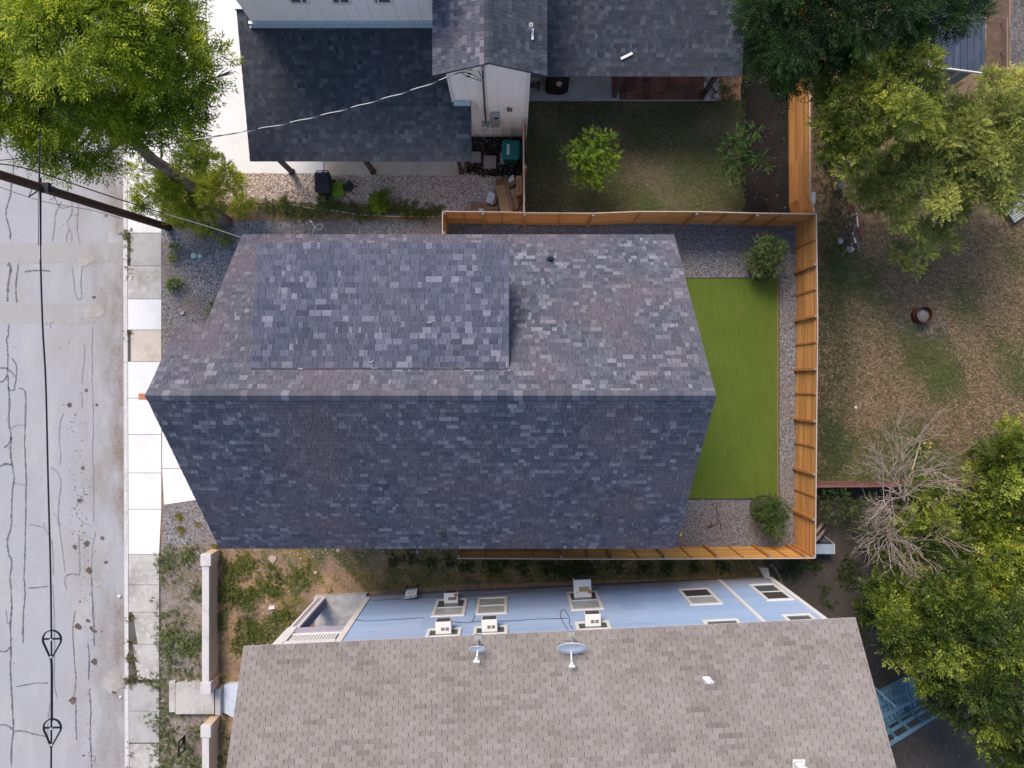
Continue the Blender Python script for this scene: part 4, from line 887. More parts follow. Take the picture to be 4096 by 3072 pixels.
for c, x, y, lb_ in ((2, 1685, 900, "white bent roof vent cap in the middle of the tan roof's right half"), (3, 270, 1640, "white roof vent cap cut off by the photo's bottom edge")):
    P = T(3, c, x, y, 6.9); P = T(3, c, x, y, roofz(P)); o = thing("vent_cap", P, lb_, "roof vent", "white vent caps on the tan roof")
    mb = MB(); mb.slab([P + V3(-.17, -.12, -.02), P + V3(.17, -.12, -.02), P + V3(.17, .16, .0), P + V3(-.17, .16, .0)], .05, m_wirew); mb.build("base_flange", None, o)
    mb = MB(); pg_ = [(-.19, .14), (-.12, .19), (.04, .18), (.12, .06), (.19, .02), (.17, -.09), (.09, -.15), (-.09, -.10)]; n_ = len(pg_)
    vs = [P + V3(a * .8, b * .8 - .02, -.04 - .3 * b * -sr) for a, b in pg_] + [P + V3(a, b, .14 + .25 * b + .1 * a) for a, b in pg_] + [P + V3(a * .35 - .02, b * .35 + .04, .23) for a, b in pg_]
    mb.add(vs, [(r_ * n_ + k, r_ * n_ + (k + 1) % n_, (r_ + 1) * n_ + (k + 1) % n_, (r_ + 1) * n_ + k)[::-1] for r_ in range(2) for k in range(n_)] + [tuple(range(2 * n_, 3 * n_))[::-1]], m_wirew); mb.build("hood", None, o)
# ------------------------------------------------------------------ cedar fences with horizontal boards
def wood(name, c, stretch):
    return M(name, c, .75, [(2.2, tuple(v * .70 for v in c), .42, .72, stretch), (9, tuple(min(1, v * 1.22) for v in c), .5, .78, stretch)], (60, .08), island=.20)
m_wx = wood("cedar_board_x", (.58, .30, .085), (.4, 6, 6)); m_wn = wood("cedar_board_north", (.60, .275, .090), (.4, 6, 6)); m_wy = wood("cedar_board_y", (.56, .270, .088), (6, .4, 6)); m_wz = M("cedar_post", (.42, .19, .065), .75, [(6, (.32, .14, .05), .45, .7, (3, 3, .4))], (50, .1))
m_wtop = M("weathered_cap", (.46, .36, .31), .8, [(5, (.38, .28, .22), .5, .7)], (50, .1)); m_cap = M("post_cap_metal", (.22, .21, .21), .5)
def fence(label, pts, inside, posts, battens, m, h=1.85, group="cedar fence runs", h_end=None, cap=True):
    """pts: ground polyline; inside: direction the framing faces; posts, battens: distances along the run"""
    P = [V3(p.x, p.y, 0) for p in pts]; o = thing("board_fence", (P[0].x, P[0].y, 0), label, "fence", group); ins = Vector(inside)
    segl = [(b - a).length for a, b in zip(P, P[1:])]; tot = sum(segl)
    def at(s):
        for a, b, l in zip(P, P[1:], segl):
            if s <= l + 1e-6: return a.lerp(b, max(0, s) / l), (b - a).normalized()
            s -= l
        return P[-1], (P[-1] - P[-2]).normalized()
    stops = sorted(set([0.0] + [round(s, 3) for s in posts if .05 < s < tot - .05] + [round(sum(segl[:i + 1]), 3) for i in range(len(segl))]))
    bd_ = MB(); nb = 13; bh = h / nb
    for s0, s1 in zip(stops, stops[1:]):
        a, d = at(s0 + .001); b, _ = at(s1 - .001); d = (b - a).normalized(); nrm = V3(-d.y, d.x, 0)
        if nrm.dot(ins) < 0: nrm = -nrm
        for k in range(nb):
            j = rnd.uniform(-.003, .003); z0 = .03 + k * bh; z1 = z0 + bh - rnd.uniform(.003, .008); f0 = -.022 + j; f1 = j
            bd_.hexa([a + nrm * f0 + V3(0, 0, z0), b + nrm * f0 + V3(0, 0, z0), b + nrm * f1 + V3(0, 0, z0), a + nrm * f1 + V3(0, 0, z0), a + nrm * f0 + V3(0, 0, z1), b + nrm * f0 + V3(0, 0, z1), b + nrm * f1 + V3(0, 0, z1), a + nrm * f1 + V3(0, 0, z1)], m)
    bd_.build("board_panel", m, o)
    tp = MB()
    for a, b in zip(P, P[1:]):
        d = (b - a).normalized(); tp.beam(a + V3(0, 0, h + .045) - d * .0, b + V3(0, 0, h + .045) - d * .0, .034, .028, m_wtop)
    if cap: tp.build("cap_rail", m_wtop, o)
    for s in posts:
        p, d = at(s); nrm = V3(-d.y, d.x, 0)
        if nrm.dot(ins) < 0: nrm = -nrm
        c_ = p + nrm * .055; mb = MB(); mb.beam(c_, c_ + V3(0, 0, h - .015), .092, .092, m_wz, up=nrm); mb.beam(c_ + V3(0, 0, h - .012), c_ + V3(0, 0, h + .025), .085, .085, m_cap, up=nrm); mb.build("post", None, o)
    for s in battens:
        p, d = at(s); nrm = V3(-d.y, d.x, 0)
        if nrm.dot(ins) < 0: nrm = -nrm
        c_ = p + nrm * .022; mb = MB(); mb.beam(c_ + V3(0, 0, .03), c_ + V3(0, 0, h - .02), .065, .038, m_wz, up=nrm); mb.build("batten", None, o)
    return o
FH = 1.85
def top(r, c, x, y): p = T(r, c, x, y, FH); p.z = 0; return p
def dist(a, b): return (a - b).length
# east side of the back yard
c_ne = top(1, 3, 413, 192); c_se = top(2, 3, 404, 1502)
def sy(r, y): return c_ne.y - T(r, 3, 320, y, FH * .5).y
fence("long cedar fence between the artificial turf and the dry field", [c_ne, V3(top(1, 3, 424, 1100).x, top(1, 3, 424, 1100).y, 0), c_se], (-1, 0, 0),
      [sy(1, 664), sy(1, 1092), sy(1, 1534), sy(2, 310), sy(2, 752), sy(2, 1128), sy(2, 1440)], [sy(1, 448), sy(1, 866), sy(1, 1308), sy(2, 82), sy(2, 524), sy(2, 938)], m_wy)
# south side
c_sw = top(2, 1, 1738, 1504)
def sx(c, x): return T(2, c, x, 1455, FH * .5).x - c_sw.x
fence("cedar fence between the dark gabled house and the blue house, facing up the photo", [c_sw, top(2, 2, 1000, 1512), c_se + V3(-.03, 0, 0)], (0, 1, 0),
      [.06, sx(2, 412), sx(2, 842), sx(2, 1278), sx(2, 1716), sx(2, 2150), sx(3, 235)], [sx(1, 1985), sx(2, 180), sx(2, 645), sx(2, 1065), sx(2, 1500), sx(2, 1932), sx(3, 90)], m_wx)
# north side, a little wavy
nP = [top(1, 1, 1612, 170), top(1, 1, 2200, 176), top(1, 2, 105, 182), top(1, 2, 700, 186), top(1, 2, 1090, 172), top(1, 2, 1590, 172), top(1, 2, 2120, 185), c_ne + V3(-.03, .0, 0)]
def nx(r, c, x): return T(r, c, x, 230, FH * .5).x - nP[0].x
fence("cedar fence between the gravel side yard and the shaded lawn above it", nP, (0, -1, 0), [.06, nx(1, 1, 1970), nx(1, 2, 108), nx(1, 2, 676), nx(1, 2, 1540), nx(1, 2, 2045)], [nx(1, 1, 1803), nx(1, 1, 2125), nx(1, 2, 405), nx(1, 2, 1075), nx(1, 2, 1800), nx(1, 3, 40)], m_wn)
hp = nP[0]
fence("short end piece of cedar fence turning toward the dark gabled house beside the weed strip", [hp + V3(.0, -.03, 0), V3(hp.x + .0, 4.30, 0)], (1, 0, 0), [.75], [], m_wy)
# lawn side fences
e1 = T(0, 3, 365, 1659, FH); e0 = T(0, 3, 330, 380, FH)
fence("cedar fence beside the black mulch bed, half under the dark green tree", [V3(c_ne.x - .06, c_ne.y + .06, 0), V3(e1.x - .03, e1.y, 0), V3(e0.x + .1, e0.y + 2, 0)], (1, 0, 0), [.3, 2.3, 4.3, 6.3, 8.2], [], m_wy)
q0 = T(0, 2, 100, 1055, FH); q1 = nP[2]
fence("narrow cedar fence seen edge on between the lawn and the pile of cartons", [V3(q0.x, q0.y, 0), V3(q1.x - .0, q1.y + .03, 0)], (1, 0, 0), [.05, 1.65], [], m_wy)

# ------------------------------------------------------------------ old red fence across the back
m_oldred = M("old_red_board", (.16, .075, .062), .85, [(4, (.30, .19, .16), .55, .75, (.5, 6, 6)), (2, (.10, .055, .05), .5, .7, (.5, 5, 5))], (50, .15), island=.3)
rf_ = thing("rail_fence", (T(2, 3, 410, 880, .9)), "weathered red board fence running to the right behind the dead branches", "fence")
for k, (xa, xb) in enumerate(((412, 820), (825, 1240), (1250, 1640), (1650, 2040), (2050, 2500))):
    a = T(2, 3, xa, 872 - k * 3, .95); b = T(2, 3, xb, 869 - k * 3, .95); mb = MB()
    for i in range(6):
        o_ = V3(0, .02 * rnd.uniform(-1, 1), -.02 - i * .15); mb.beam(a + o_, b + o_ + V3(0, 0, rnd.uniform(-.02, .02)), .035, .135, m_oldred)
    for i in range(4): mb.beam(a + V3(0, -.06 + i * .055, .06 + rnd.uniform(0, .02)), b + V3(0, -.06 + i * .055, .06 + rnd.uniform(0, .02)), .05, .03, m_oldred)
    mb.build("board_panel", None, rf_)
    for p in (a,): m2 = MB(); m2.beam(V3(p.x + .05, p.y - .07, 0), V3(p.x + .05, p.y - .07, 1.0), .09, .09, m_oldred); m2.build("post", None, rf_)

# ------------------------------------------------------------------ garden wall, steps, folded frame at the bottom left
m_gwall = M("garden_wall_render", (.56, .39, .28), .9, [(1.2, (.42, .30, .22), .45, .7, (3, .6, 1)), (6, (.62, .45, .33), .5, .7, (4, .7, 1))], (60, .12)); m_gtop = M("garden_wall_top", (.52, .50, .485), .9, [(2, (.40, .38, .37), .48, .7), (12, (.60, .58, .57), .55, .8)], (60, .1))
def gwall(label, ya, yb, hh, end_a, end_b):
    o = thing("garden_wall", (T(3, 0, 1800, (ya + yb) / 2, 0)), label, "wall", "low concrete walls along the verge")
    xt0 = S(1745 * .462929, 2700, hh).x; xt1 = S(1806 * .462929, 2700, hh).x; a, b = S(0, ya, hh).y, S(0, yb, hh).y
    mb = MB(); mb.box((xt0 + .03, b, 0), (xt1 - .015, a, hh - .10), m_gwall); mb.build("wall_face", None, o)
    mb = MB(); mb.box((xt0, b, hh - .10), (xt1, a, hh), m_gtop); mb.build("coping", None, o, bevel=.012)
    for yy in ([a] if end_a else []) + ([b] if end_b else []):
        mb = MB(); mb.box((xt0 - .02, yy - .21, 0), (xt1 + .06, yy + .21, hh - .16), m_gwall); mb.build("pier", None, o)
        mb = MB(); mb.box((xt0 - .04, yy - .23, hh - .16), (xt1 + .09, yy + .23, hh + .05), m_gtop); mb.build("pier_cap", None, o, bevel=.02)
    return o
gwall("longer low concrete wall with a brown inner face between verge and yard", 2240, 2752, .88, True, True)
gwall("shorter concrete wall below the front steps, running off the bottom edge", 2925, 3300, .88, True, False)
so = thing("front_steps", T(3, 0, 1700, 1060, 0), "wide grey concrete steps between the two low walls", "steps")
a, b = T(3, 0, 1515, 928, .3), T(3, 0, 1850, 1195, .3); mb = MB(); mb.box((a.x, b.y, 0), (b.x, a.y, .30), m_conc_old); mb.build("landing", None, so, bevel=.012)
a, b = T(3, 0, 1460, 910, .15), T(3, 0, 1512, 1178, .15); mb = MB(); mb.box((a.x, b.y, 0), (b.x, a.y, .15), m_conc_old); mb.build("lower_step", None, so, bevel=.012)
a, b = T(3, 0, 1858, 975, .42), T(3, 0, 1905, 1205, .42); mb = MB(); mb.box((a.x, b.y, 0), (b.x, a.y, .42), m_conc_grey); mb.build("upper_step", None, so, bevel=.012)
# black iron sign frame with two open panels
zz = lambda x, y, h: S(640 + x * .12776, 2860 + y * .12776, h)
m_iron = M("black_iron", (.010, .011, .016), .5); fr = thing("iron_frame", zz(950, 700, 0), "black iron sign frame standing in the weeds left of the lower wall", "sign frame")
lf = zz(965, 440, 0), zz(960, 960, 0); tpz = .85
a0, b0 = lf; a1, b1 = zz(580, 840, tpz), zz(575, 1310, tpz)
a0 = V3(a1.x + .03, a1.y, 0); b0 = V3(b1.x + .03, b1.y, 0); mid = lambda p, q, t_: p.lerp(q, t_)
mb = MB(); mb.tube([a0, a1], .016, m_iron, 8); mb.build("leg", None, fr); mb = MB(); mb.tube([b0, b1], .016, m_iron, 8); mb.build("leg", None, fr)
mb = MB(); tpp = lambda s, t_: mid(mid(a0, a1, t_), mid(b0, b1, t_), s)
for s0, s1, t0, t1 in ((0, 1, .40, .46), (0, 1, .93, 1), (0, .07, .4, 1), (.93, 1, .4, 1), (.42, .48, .4, 1), (0, .45, .62, .66), (.03, .44, .48, .60)):
    q_ = [tpp(s0, t0), tpp(s1, t0), tpp(s1, t1), tpp(s0, t1)]; k_ = V3(.018, 0, 0); mb.hexa([p - k_ for p in q_] + [p + k_ for p in q_], m_iron)
mb.build("frame", None, fr)

# ------------------------------------------------------------------ utility pole, cables
m_pole = M("creosote_pole", (.060, .030, .022), .85, [(5, (.10, .055, .04), .5, .75, (6, 6, .3)), (16, (.035, .02, .016), .5, .7, (5, 5, .4))], (60, .2))
PB = T(1, 0, 1462, 308, 0); PT = F(-2, 377, 9.0); dP = (PT - PB) / 9.0
PO = thing("utility_pole", PB, "tall brown wooden utility pole leaning out over the street at the left edge", "utility pole")
mb = MB(); mb.tube([PB + dP * z for z in np.linspace(-.1, 12, 9)], [.150 - .003 * z for z in np.linspace(0, 12, 9)], m_pole, 18); mb.build("shaft", None, PO, smooth=True)
mb = MB(); ca = PB + dP * 11.2; mb.beam(ca + V3(0, -1.2, 0), ca + V3(0, 1.2, 0), .1, .12, m_pole); mb.build("crossarm", None, PO)
hk = PB + dP * 7.35
mb = MB(); p = F(92, 404, 7.45); mb.box((p.x - .03, p.y - .16, p.z - .08), (p.x + .2, p.y + .12, p.z + .06), m_iron); mb.tube([hk, V3(p.x, p.y, p.z)], .02, m_iron); mb.tube([F(62, 425, 7.3), F(78, 415, 7.3), F(88, 402, 7.4)], .02, m_iron); mb.tube([F(62, 426, 7.3), F(72, 400, 7.35)], .01, m_iron); mb.build("cable_bracket", None, PO)
mb = MB(); mb.tube(wire([PB + dP * 3.2 + V3(0, -.2, 0), PB + dP * 5 + V3(.0, -.22, 0), PB + dP * 7.2 + V3(-.1, -.35, 0), PB + dP * 9.5 + V3(0, -.3, 0)]), .008, m_wireb, 5); mb.tube(wire([F(100, 398, 7.4), F(118, 405, 7.2), F(118, 425, 6.8), F(108, 432, 6.8)]), .008, m_wireb, 5); mb.tube(wire([F(115, 420, 6.9), F(130, 448, 6.4), F(150, 447, 6.2)]), .008, m_wireb, 5); mb.build("ground_wire", m_wireb, PO)
# heavy street cable with two snowshoe loops
SCb = thing("street_cable", F(100, 829, 7.0), "thick black cable strung along the street from the pole to the bottom edge", "cable")
pts = [F(88, -60, 7.6), F(86, 200, 7.5), F(85, 395, 7.42), F(86.5, 520, 7.30), F(92, 700, 7.15), F(99, 830, 7.08), F(104, 1040, 7.0), F(109.5, 1250, 6.95), F(111.5, 1450, 6.93), F(111, 1560, 6.93), F(110, 1760, 6.95)]
mb = MB(); mb.tube(wire(pts), .024, m_wireb, 8); mb.build("cable", m_wireb, SCb, smooth=True)
mb = MB(); mb.tube(wire([F(86.5, 385, 7.40), F(86, 440, 7.34), F(86.2, 530, 7.27)]), .042, m_wireb, 8); mb.tube(wire([F(110.4, 1420, 6.93), F(111.8, 1450, 6.93), F(111.8, 1558, 6.93)]), .033, m_wireb, 8); mb.build("splice_sleeve", m_wireb, SCb, smooth=True)
mb = MB(); mb.tube(wire([F(84.2, 400, 7.48), F(85.2, 520, 7.38), F(86, 560, 7.30)]), .010, m_wirew, 6); mb.build("lashing_wire", None, SCb)
for (y0_, y1_, xl, xr_, xc, yb_) in ((470, 722, 370, 528, 447, 545), (1235, 1480, 377, 527, 449, 1312)):
    hz = 6.93; lo = MB(); mid_ = y0_ + (xr_ - xl) / 2; rr = (xr_ - xl) / 2; cx = (xl + xr_) / 2
    pl = [T(3, 0, cx + rr * math.cos(a_), mid_ - rr * math.sin(a_), hz) for a_ in np.linspace(-.35, math.pi + .35, 22)] + [T(3, 0, xc - 6, y1_, hz)]
    for p, q in zip(pl, pl[1:] + pl[:1]): lo.beam(p, q + (q - p) * .06, .032, .05, m_wireb)
    lo.beam(T(3, 0, xl + 4, yb_, hz), T(3, 0, xr_ - 4, yb_ - 4, hz), .05, .03, m_wireb); lo.build("slack_loop", None, SCb)
    cl = MB()
    for yy in (yb_ + 2, y1_ - 25): P = T(3, 0, xc, yy, hz); cl.beam(P + V3(-.045, 0, .02), P + V3(.045, 0, .02), .05, .06, m_metalgrey)
    cl.build("clamp", None, SCb)
# service drop to the white house: twisted black and white strands
mast = onG(1958, 600, .12); a = F(-40, 349, 9.6); b = onG(1760, 628, 1.5); b = V3(b.x, b.y, 5.9)
b = T(0, 1, 1762, 626, 5.75); keys = [a, T(0, 0, 1080, 1285, 7.9), T(0, 0, 1430, 1250, 7.4), T(0, 0, 2212, 1118, 6.5), T(0, 1, 400, 1036, 6.15), T(0, 1, 900, 910, 5.95), T(0, 1, 1400, 762, 5.82), b]
path = wire(keys)
ds = thing("service_drop", path[len(path) // 2], "black and white twisted service wire crossing the carport roof to the white gable", "cable")
def dense(p, k): return [p[i].lerp(p[i + 1], j / k) for i in range(len(p) - 1) for j in range(k)] + [p[-1]]
dp = dense(path, 12); cum = [0]
for i in range(1, len(dp)): cum.append(cum[-1] + (dp[i] - dp[i - 1]).length)
def strand(ph, r): return [p + V3(0, math.cos(c * 2 * math.pi / .95 + ph), math.sin(c * 2 * math.pi / .95 + ph)) * r for p, c in zip(dp, cum)]
mb = MB(); mb.tube(strand(0, .011), .013, m_wireb, 5); mb.build("black_strand", m_wireb, ds); mb = MB(); k0 = next(i for i, p in enumerate(dp) if p.x > -9.3); mb.tube(strand(math.pi, .013)[k0:], .012, m_wirew, 5); mb.build("bare_strand", None, ds)
mb = MB()
for x_, y_, x2, y2 in ((1900, 600, 1950, 670), (1850, 635, 1945, 690), (1830, 660, 1945, 700)): mb.tube(wire([b, T(0, 1, x_, y_, 5.62), onG(x2, y2, .18)]), .011, m_wireb, 6)
for x_, y_ in ((1845, 634), (1835, 658)): p = T(0, 1, x_, y_, 5.65); mb.tube([p - V3(.06, 0, 0), p + V3(.06, -.02, 0)], .026, m_wireb, 8)
mb.build("drip_loop", None, ds); mb = MB(); mb.tube([b, T(0, 1, 1840, 605, 5.9), onG(1842, 572, .04)], .007, m_wirew, 5); mb.build("guy_strand", None, ds)
# thinner drop to the dark house
a = F(-30, 351, 9.4); keys = [a, T(0, 0, 160, 1440, 8.9), T(0, 0, 490, 1540, 8.3), T(0, 0, 840, 1659, 7.7), T(1, 0, 1300, 150, 6.7), T(1, 0, 1740, 280, 6.3), T(1, 0, 2085, 392, 6.05)]
pth = wire(keys); d2 = thing("service_wire", pth[len(pth) // 2], "thin wire from the utility pole to the upper left corner of the dark gabled roof", "cable")
k = next(i for i, p in enumerate(pth) if p.x > T(1, 0, 1360, 175, 6.6).x)
mb = MB(); mb.tube(pth[:k + 1], .017, m_wireb, 6); mb.build("insulated_length", m_wireb, d2); mb = MB(); mb.tube(pth[k:], .008, m_metalgrey, 6); mb.build("bare_length", None, d2)
# ------------------------------------------------------------------ trees, shrubs, weeds
m_bark = M("grey_bark", (.21, .16, .14), .95, [(8, (.10, .072, .062), .45, .65, (4, 4, .8)), (3, (.27, .215, .185), .5, .75)], (60, .25), bump=.8, bscale=22)
m_twig = M("pale_twig", (.37, .30, .25), .9, [(4, (.20, .15, .12), .45, .7)]); m_twigd = M("brown_twig", (.13, .10, .075), .9)
m_lfA = leaf_mat("yellow_green_leaf", (0.077, 0.1265, 0.0066), (0.2252, 0.3071, 0.0137), (0.6003, 0.6337, 0.0416), .40)
m_lfA2 = leaf_mat("sprout_leaf", (0.108, 0.15, 0.012), (0.247, 0.3055, 0.0182), (0.468, 0.494, 0.039), .40)
m_lfB = leaf_mat("dark_green_leaf", (0.0066, 0.022, 0.0044), (0.0174, 0.0484, 0.0087), (0.068, 0.136, 0.0208), .28)
m_lfC = leaf_mat("olive_leaf", (0.066, 0.096, 0.012), (0.2005, 0.2451, 0.0297), (0.5775, 0.5775, 0.0875), .34)
m_lfD = leaf_mat("pale_olive_leaf", (0.0982, 0.1213, 0.0254), (0.2302, 0.2673, 0.0535), (0.5824, 0.5824, 0.1274), .34)
m_lfE = leaf_mat("mid_green_leaf", (0.019, 0.0356, 0.0047), (0.077, 0.1155, 0.0121), (0.3217, 0.3657, 0.0438), .32)
m_lfE3 = leaf_mat("bright_edge_leaf", (0.0468, 0.0729, 0.0065), (0.1657, 0.2167, 0.0191), (0.4304, 0.459, 0.0574), .34)
m_lfL = leaf_mat("lime_leaf", (0.07, 0.125, 0.008), (0.1375, 0.22, 0.011), (0.252, 0.348, 0.0288), .35)
m_lfK = leaf_mat("shade_leaf", (0.0198, 0.055, 0.0088), (0.0408, 0.102, 0.012), (0.0975, 0.169, 0.0234), .3)
m_lfG = leaf_mat("shrub_leaf", (0.0418, 0.0704, 0.0154), (0.0975, 0.1475, 0.03), (0.2015, 0.247, 0.0715), .3)
m_yel = leaf_mat("yellow_leaf", (.40, .30, .03), (.55, .45, .07), (.6, .5, .2), .3)
m_grass = leaf_mat("grass_blade", (0.16, 0.124, 0.068), (0.0855, 0.09, 0.027), (0.066, 0.114, 0.0192), .2)
m_dry = leaf_mat("dry_blade", (0.072, 0.054, 0.0264), (0.221, 0.1534, 0.0832), (0.432, 0.312, 0.192), .2)
m_shadeg = leaf_mat("shaded_blade", (0.308, 0.238, 0.161), (0.1463, 0.1463, 0.0624), (0.0648, 0.1188, 0.0259), .2)
m_weed = leaf_mat("weed_leaf", (.05, .075, .014), (.095, .13, .022), (.20, .20, .04), .3)
m_weedblue = leaf_mat("grey_weed_leaf", (.05, .08, .022), (.10, .135, .04), (.20, .22, .075), .3)
PIN = dict(L=.46, pairs=5, ll=.17, lw=.042, ang=48, droop=.3, nr=.45)
PINF = dict(L=.42, pairs=7, ll=.115, lw=.030, ang=60, droop=.3, nr=.55)
SMALL = dict(L=.26, pairs=4, ll=.075, lw=.040, ang=50, droop=.15, nr=.8)
OVL = dict(L=.28, pairs=3, ll=.14, lw=.06, ang=50, droop=.2, nr=.7)
OVAL = dict(L=.22, pairs=3, ll=.105, lw=.046, ang=52, droop=.2, nr=.7)
def CL(lst): # (x, y, h, radius px) -> (centre, radius metres)
    return [(F(x, y, h), r * 1.851718 / KF * (CAMH - h)) for x, y, h, r in lst]
def tree(name, label, cat, base, trunk, tr, clusters, dens, style, leaf, bark=None, group=None, frac=1.0, squash=.75, tip=.012, many=None, gap=-.55, clump=3.4, shrink=1.0):
    o = thing(name, base, label, cat, group); cl = [(c + V3(0, 0, rnd.uniform(-.5, .5)), r * shrink * rnd.uniform(.85, 1.1)) for c, r in CL(clusters)]
    limbs("trunk", trunk, tr, cl, bark or m_bark, o, tip, frac=frac)
    crown("crown", cl, dens, style, leaf, o, squash, many=many, gap=gap, clump=clump); return o
A = [(30, 40, 8, 80), (120, 30, 8.5, 80), (220, 40, 8.5, 80), (300, 30, 8, 60), (60, 120, 8, 80), (160, 120, 8.5, 80), (250, 110, 8, 70), (20, 200, 7.5, 75), (110, 200, 8, 75), (200, 190, 7.5, 66), (300, 115, 7.5, 55), (372, 42, 7, 40), (402, 60, 6.6, 34), (402, 120, 7, 48), (452, 128, 6.5, 40), (495, 145, 6, 22),
     (345, 165, 7, 52), (425, 182, 6.3, 38), (335, 225, 6.3, 44), (400, 235, 6, 42), (405, 285, 6, 26), (250, 245, 6.5, 55), (150, 265, 6.5, 56), (55, 262, 7, 50), (180, 315, 6, 42), (105, 318, 6, 44), (148, 357, 5.6, 26), (205, 340, 5.6, 28), (268, 268, 6, 32), (330, 285, 6, 24),
     (-60, 80, 8, 90), (-50, -10, 8, 90), (100, -60, 8, 90), (220, -60, 8, 80), (320, -40, 7.5, 50), (-50, 200, 7.5, 70), (420, 15, 6.5, 26)]
tree("shade_tree", "large yellow green feathery tree whose thick trunk leans over the pavement", "tree", F(488, 478, 0),
     [F(490, 481, 0), F(470, 462, .5), F(440, 430, 1.3), F(405, 395, 1.9), F(370, 370, 2.4), F(330, 345, 3.1), F(305, 320, 3.6), F(282, 296, 4.2), F(235, 240, 5.0), F(190, 190, 5.8), F(150, 140, 6.8)],
     [.27, .22, .20, .20, .20, .20, .19, .185, .16, .13, .09], A, 118, PIN, m_lfA, many=5, gap=-1.5, clump=2.9, shrink=.93)
SP = [(432, 330, 3.0, 28), (418, 355, 2.8, 24), (455, 352, 2.6, 22), (350, 405, 2.4, 30), (300, 420, 2.2, 26), (318, 372, 2.8, 20), (290, 450, 2.0, 14), (395, 425, 1.6, 40), (440, 405, 1.8, 32), (485, 362, 2.2, 16), (505, 352, 2, 9), (490, 385, 1.6, 26), (520, 400, 1.2, 10), (465, 440, .9, 30), (410, 462, .8, 30), (360, 440, 1.2, 32), (520, 442, .6, 20), (440, 482, .5, 18), (375, 392, 2, 22)]
tree("sprout_clump", "leafy sprouts growing thickly round the leaning trunk above the utility pole's foot", "shrub", F(470, 468, 0), [F(470, 468, 0), F(440, 430, .7), F(400, 410, 1.3)], [.05, .04, .03], SP, 150, dict(L=.30, pairs=5, ll=.12, lw=.042, ang=52, droop=.25, nr=.6), m_lfA2, m_twigd, many=3.6, gap=-1.5, clump=4)
B = [(1640, 62, 6, 36), (1655, 122, 6, 34), (1690, 40, 6.5, 48), (1700, 108, 6.5, 44), (1684, 160, 5.6, 30), (1730, 152, 5.8, 32), (1762, 92, 6.6, 46), (1740, 20, 7, 50), (1802, 40, 7, 50), (1806, 118, 6, 40), (1860, 58, 7, 48), (1856, 108, 6, 36), (1912, 30, 7, 46), (1922, 84, 6, 34), (1972, 36, 7, 44), (1975, 84, 5.8, 26), (2030, 26, 6.6, 38), (2036, 66, 6, 28), (2072, 34, 6, 32), (1670, 185, 5, 16), (1645, 10, 7, 44), (1700, -30, 7, 50), (1800, -40, 7, 50), (1900, -40, 7, 50), (2000, -40, 7, 50), (2080, -20, 6.5, 30), (1692, 200, 5, 18)]
tree("dark_tree", "dark green feathery tree along the top edge, hanging over the cedar fence", "tree", F(1770, 150, 0), [F(1770, 150, 0), F(1775, 120, 2), F(1790, 90, 3.5), F(1810, 60, 5)], [.2, .18, .15, .11], B, 125, PINF, m_lfB, many=6, gap=-2.2, clump=3.2)
Cc = [(1785, 130, 4.2, 24), (1778, 165, 4, 22), (1782, 245, 3.8, 22), (1790, 190, 4.2, 26), (1830, 140, 4.6, 28), (1888, 118, 5, 34), (1930, 138, 5, 40), (1978, 150, 5, 40), (1852, 170, 4.8, 36), (1902, 192, 5, 42), (1950, 205, 5, 44), (2002, 190, 4.8, 38), (2026, 215, 4.6, 30), (1830, 228, 4.6, 38), (1880, 245, 5, 42), (1940, 258, 5, 40), (1792, 205, 4.2, 26), (1802, 268, 4.4, 34), (1990, 258, 4.6, 34), (1822, 300, 4.2, 34), (1872, 300, 4.4, 36), (1925, 302, 4.4, 30), (1850, 345, 4, 28), (1795, 330, 3.6, 20)]
tree("olive_tree", "broad olive green tree with yellow tips between the dark tree and the cedar fence", "tree", F(1890, 280, 0), [F(1890, 280, 0), F(1895, 250, 1.5), F(1905, 220, 3), F(1915, 200, 4)], [.16, .14, .12, .08], [(x, y, h + 1.1, r) for x, y, h, r in Cc], 130, OVAL, m_lfC, many=7.5, gap=-2.2, clump=3.6)
D_ = [(2080, 275, 4.2, 32), (2140, 280, 4.3, 34), (2200, 280, 4.4, 34), (2070, 345, 4.2, 34), (2140, 355, 4.3, 34), (2205, 355, 4.3, 36), (2030, 350, 4.1, 32), (1930, 390, 3.8, 30), (1980, 350, 4, 30), (2020, 290, 4.1, 28), (2200, 240, 4.2, 30), (2100, 350, 4.2, 34), (1890, 400, 3.5, 22), (2160, 165, 4, 30), (2195, 190, 4, 34), (2055, 255, 4.2, 34), (2110, 238, 4.2, 38), (2170, 245, 4.4, 40), (2050, 310, 4.2, 36), (2105, 305, 4.4, 40), (2170, 318, 4.4, 42), (2000, 322, 4, 34), (1952, 345, 4, 34), (1905, 366, 3.8, 32), (1868, 402, 3.2, 24), (1990, 382, 4, 38), (2050, 385, 4, 38), (2110, 392, 4, 36), (2172, 395, 4.2, 38), (1955, 425, 3.6, 32), (2018, 440, 3.6, 32), (2080, 445, 3.4, 30), (1948, 470, 3.2, 26), (1992, 495, 3, 24), (1958, 540, 2.6, 20), (1972, 582, 2.2, 14), (1905, 430, 3.2, 26), (2030, 490, 2.8, 22), (2062, 520, 2.4, 14), (2140, 440, 3.4, 24), (2196, 440, 3.6, 24), (2010, 540, 2.4, 16), (2230, 300, 4, 40), (2230, 220, 4, 36)]
tree("twiggy_tree", "pale olive twiggy tree with bare branch ends over the dry field", "tree", F(2080, 330, 0), [F(2080, 330, 0), F(2082, 325, 1.5), F(2085, 320, 2.6), F(2078, 330, 3.4)], [.14, .12, .10, .07], D_, 140, SMALL, m_lfD, m_twig, tip=.010, many=8, gap=-2.3, clump=3.8)
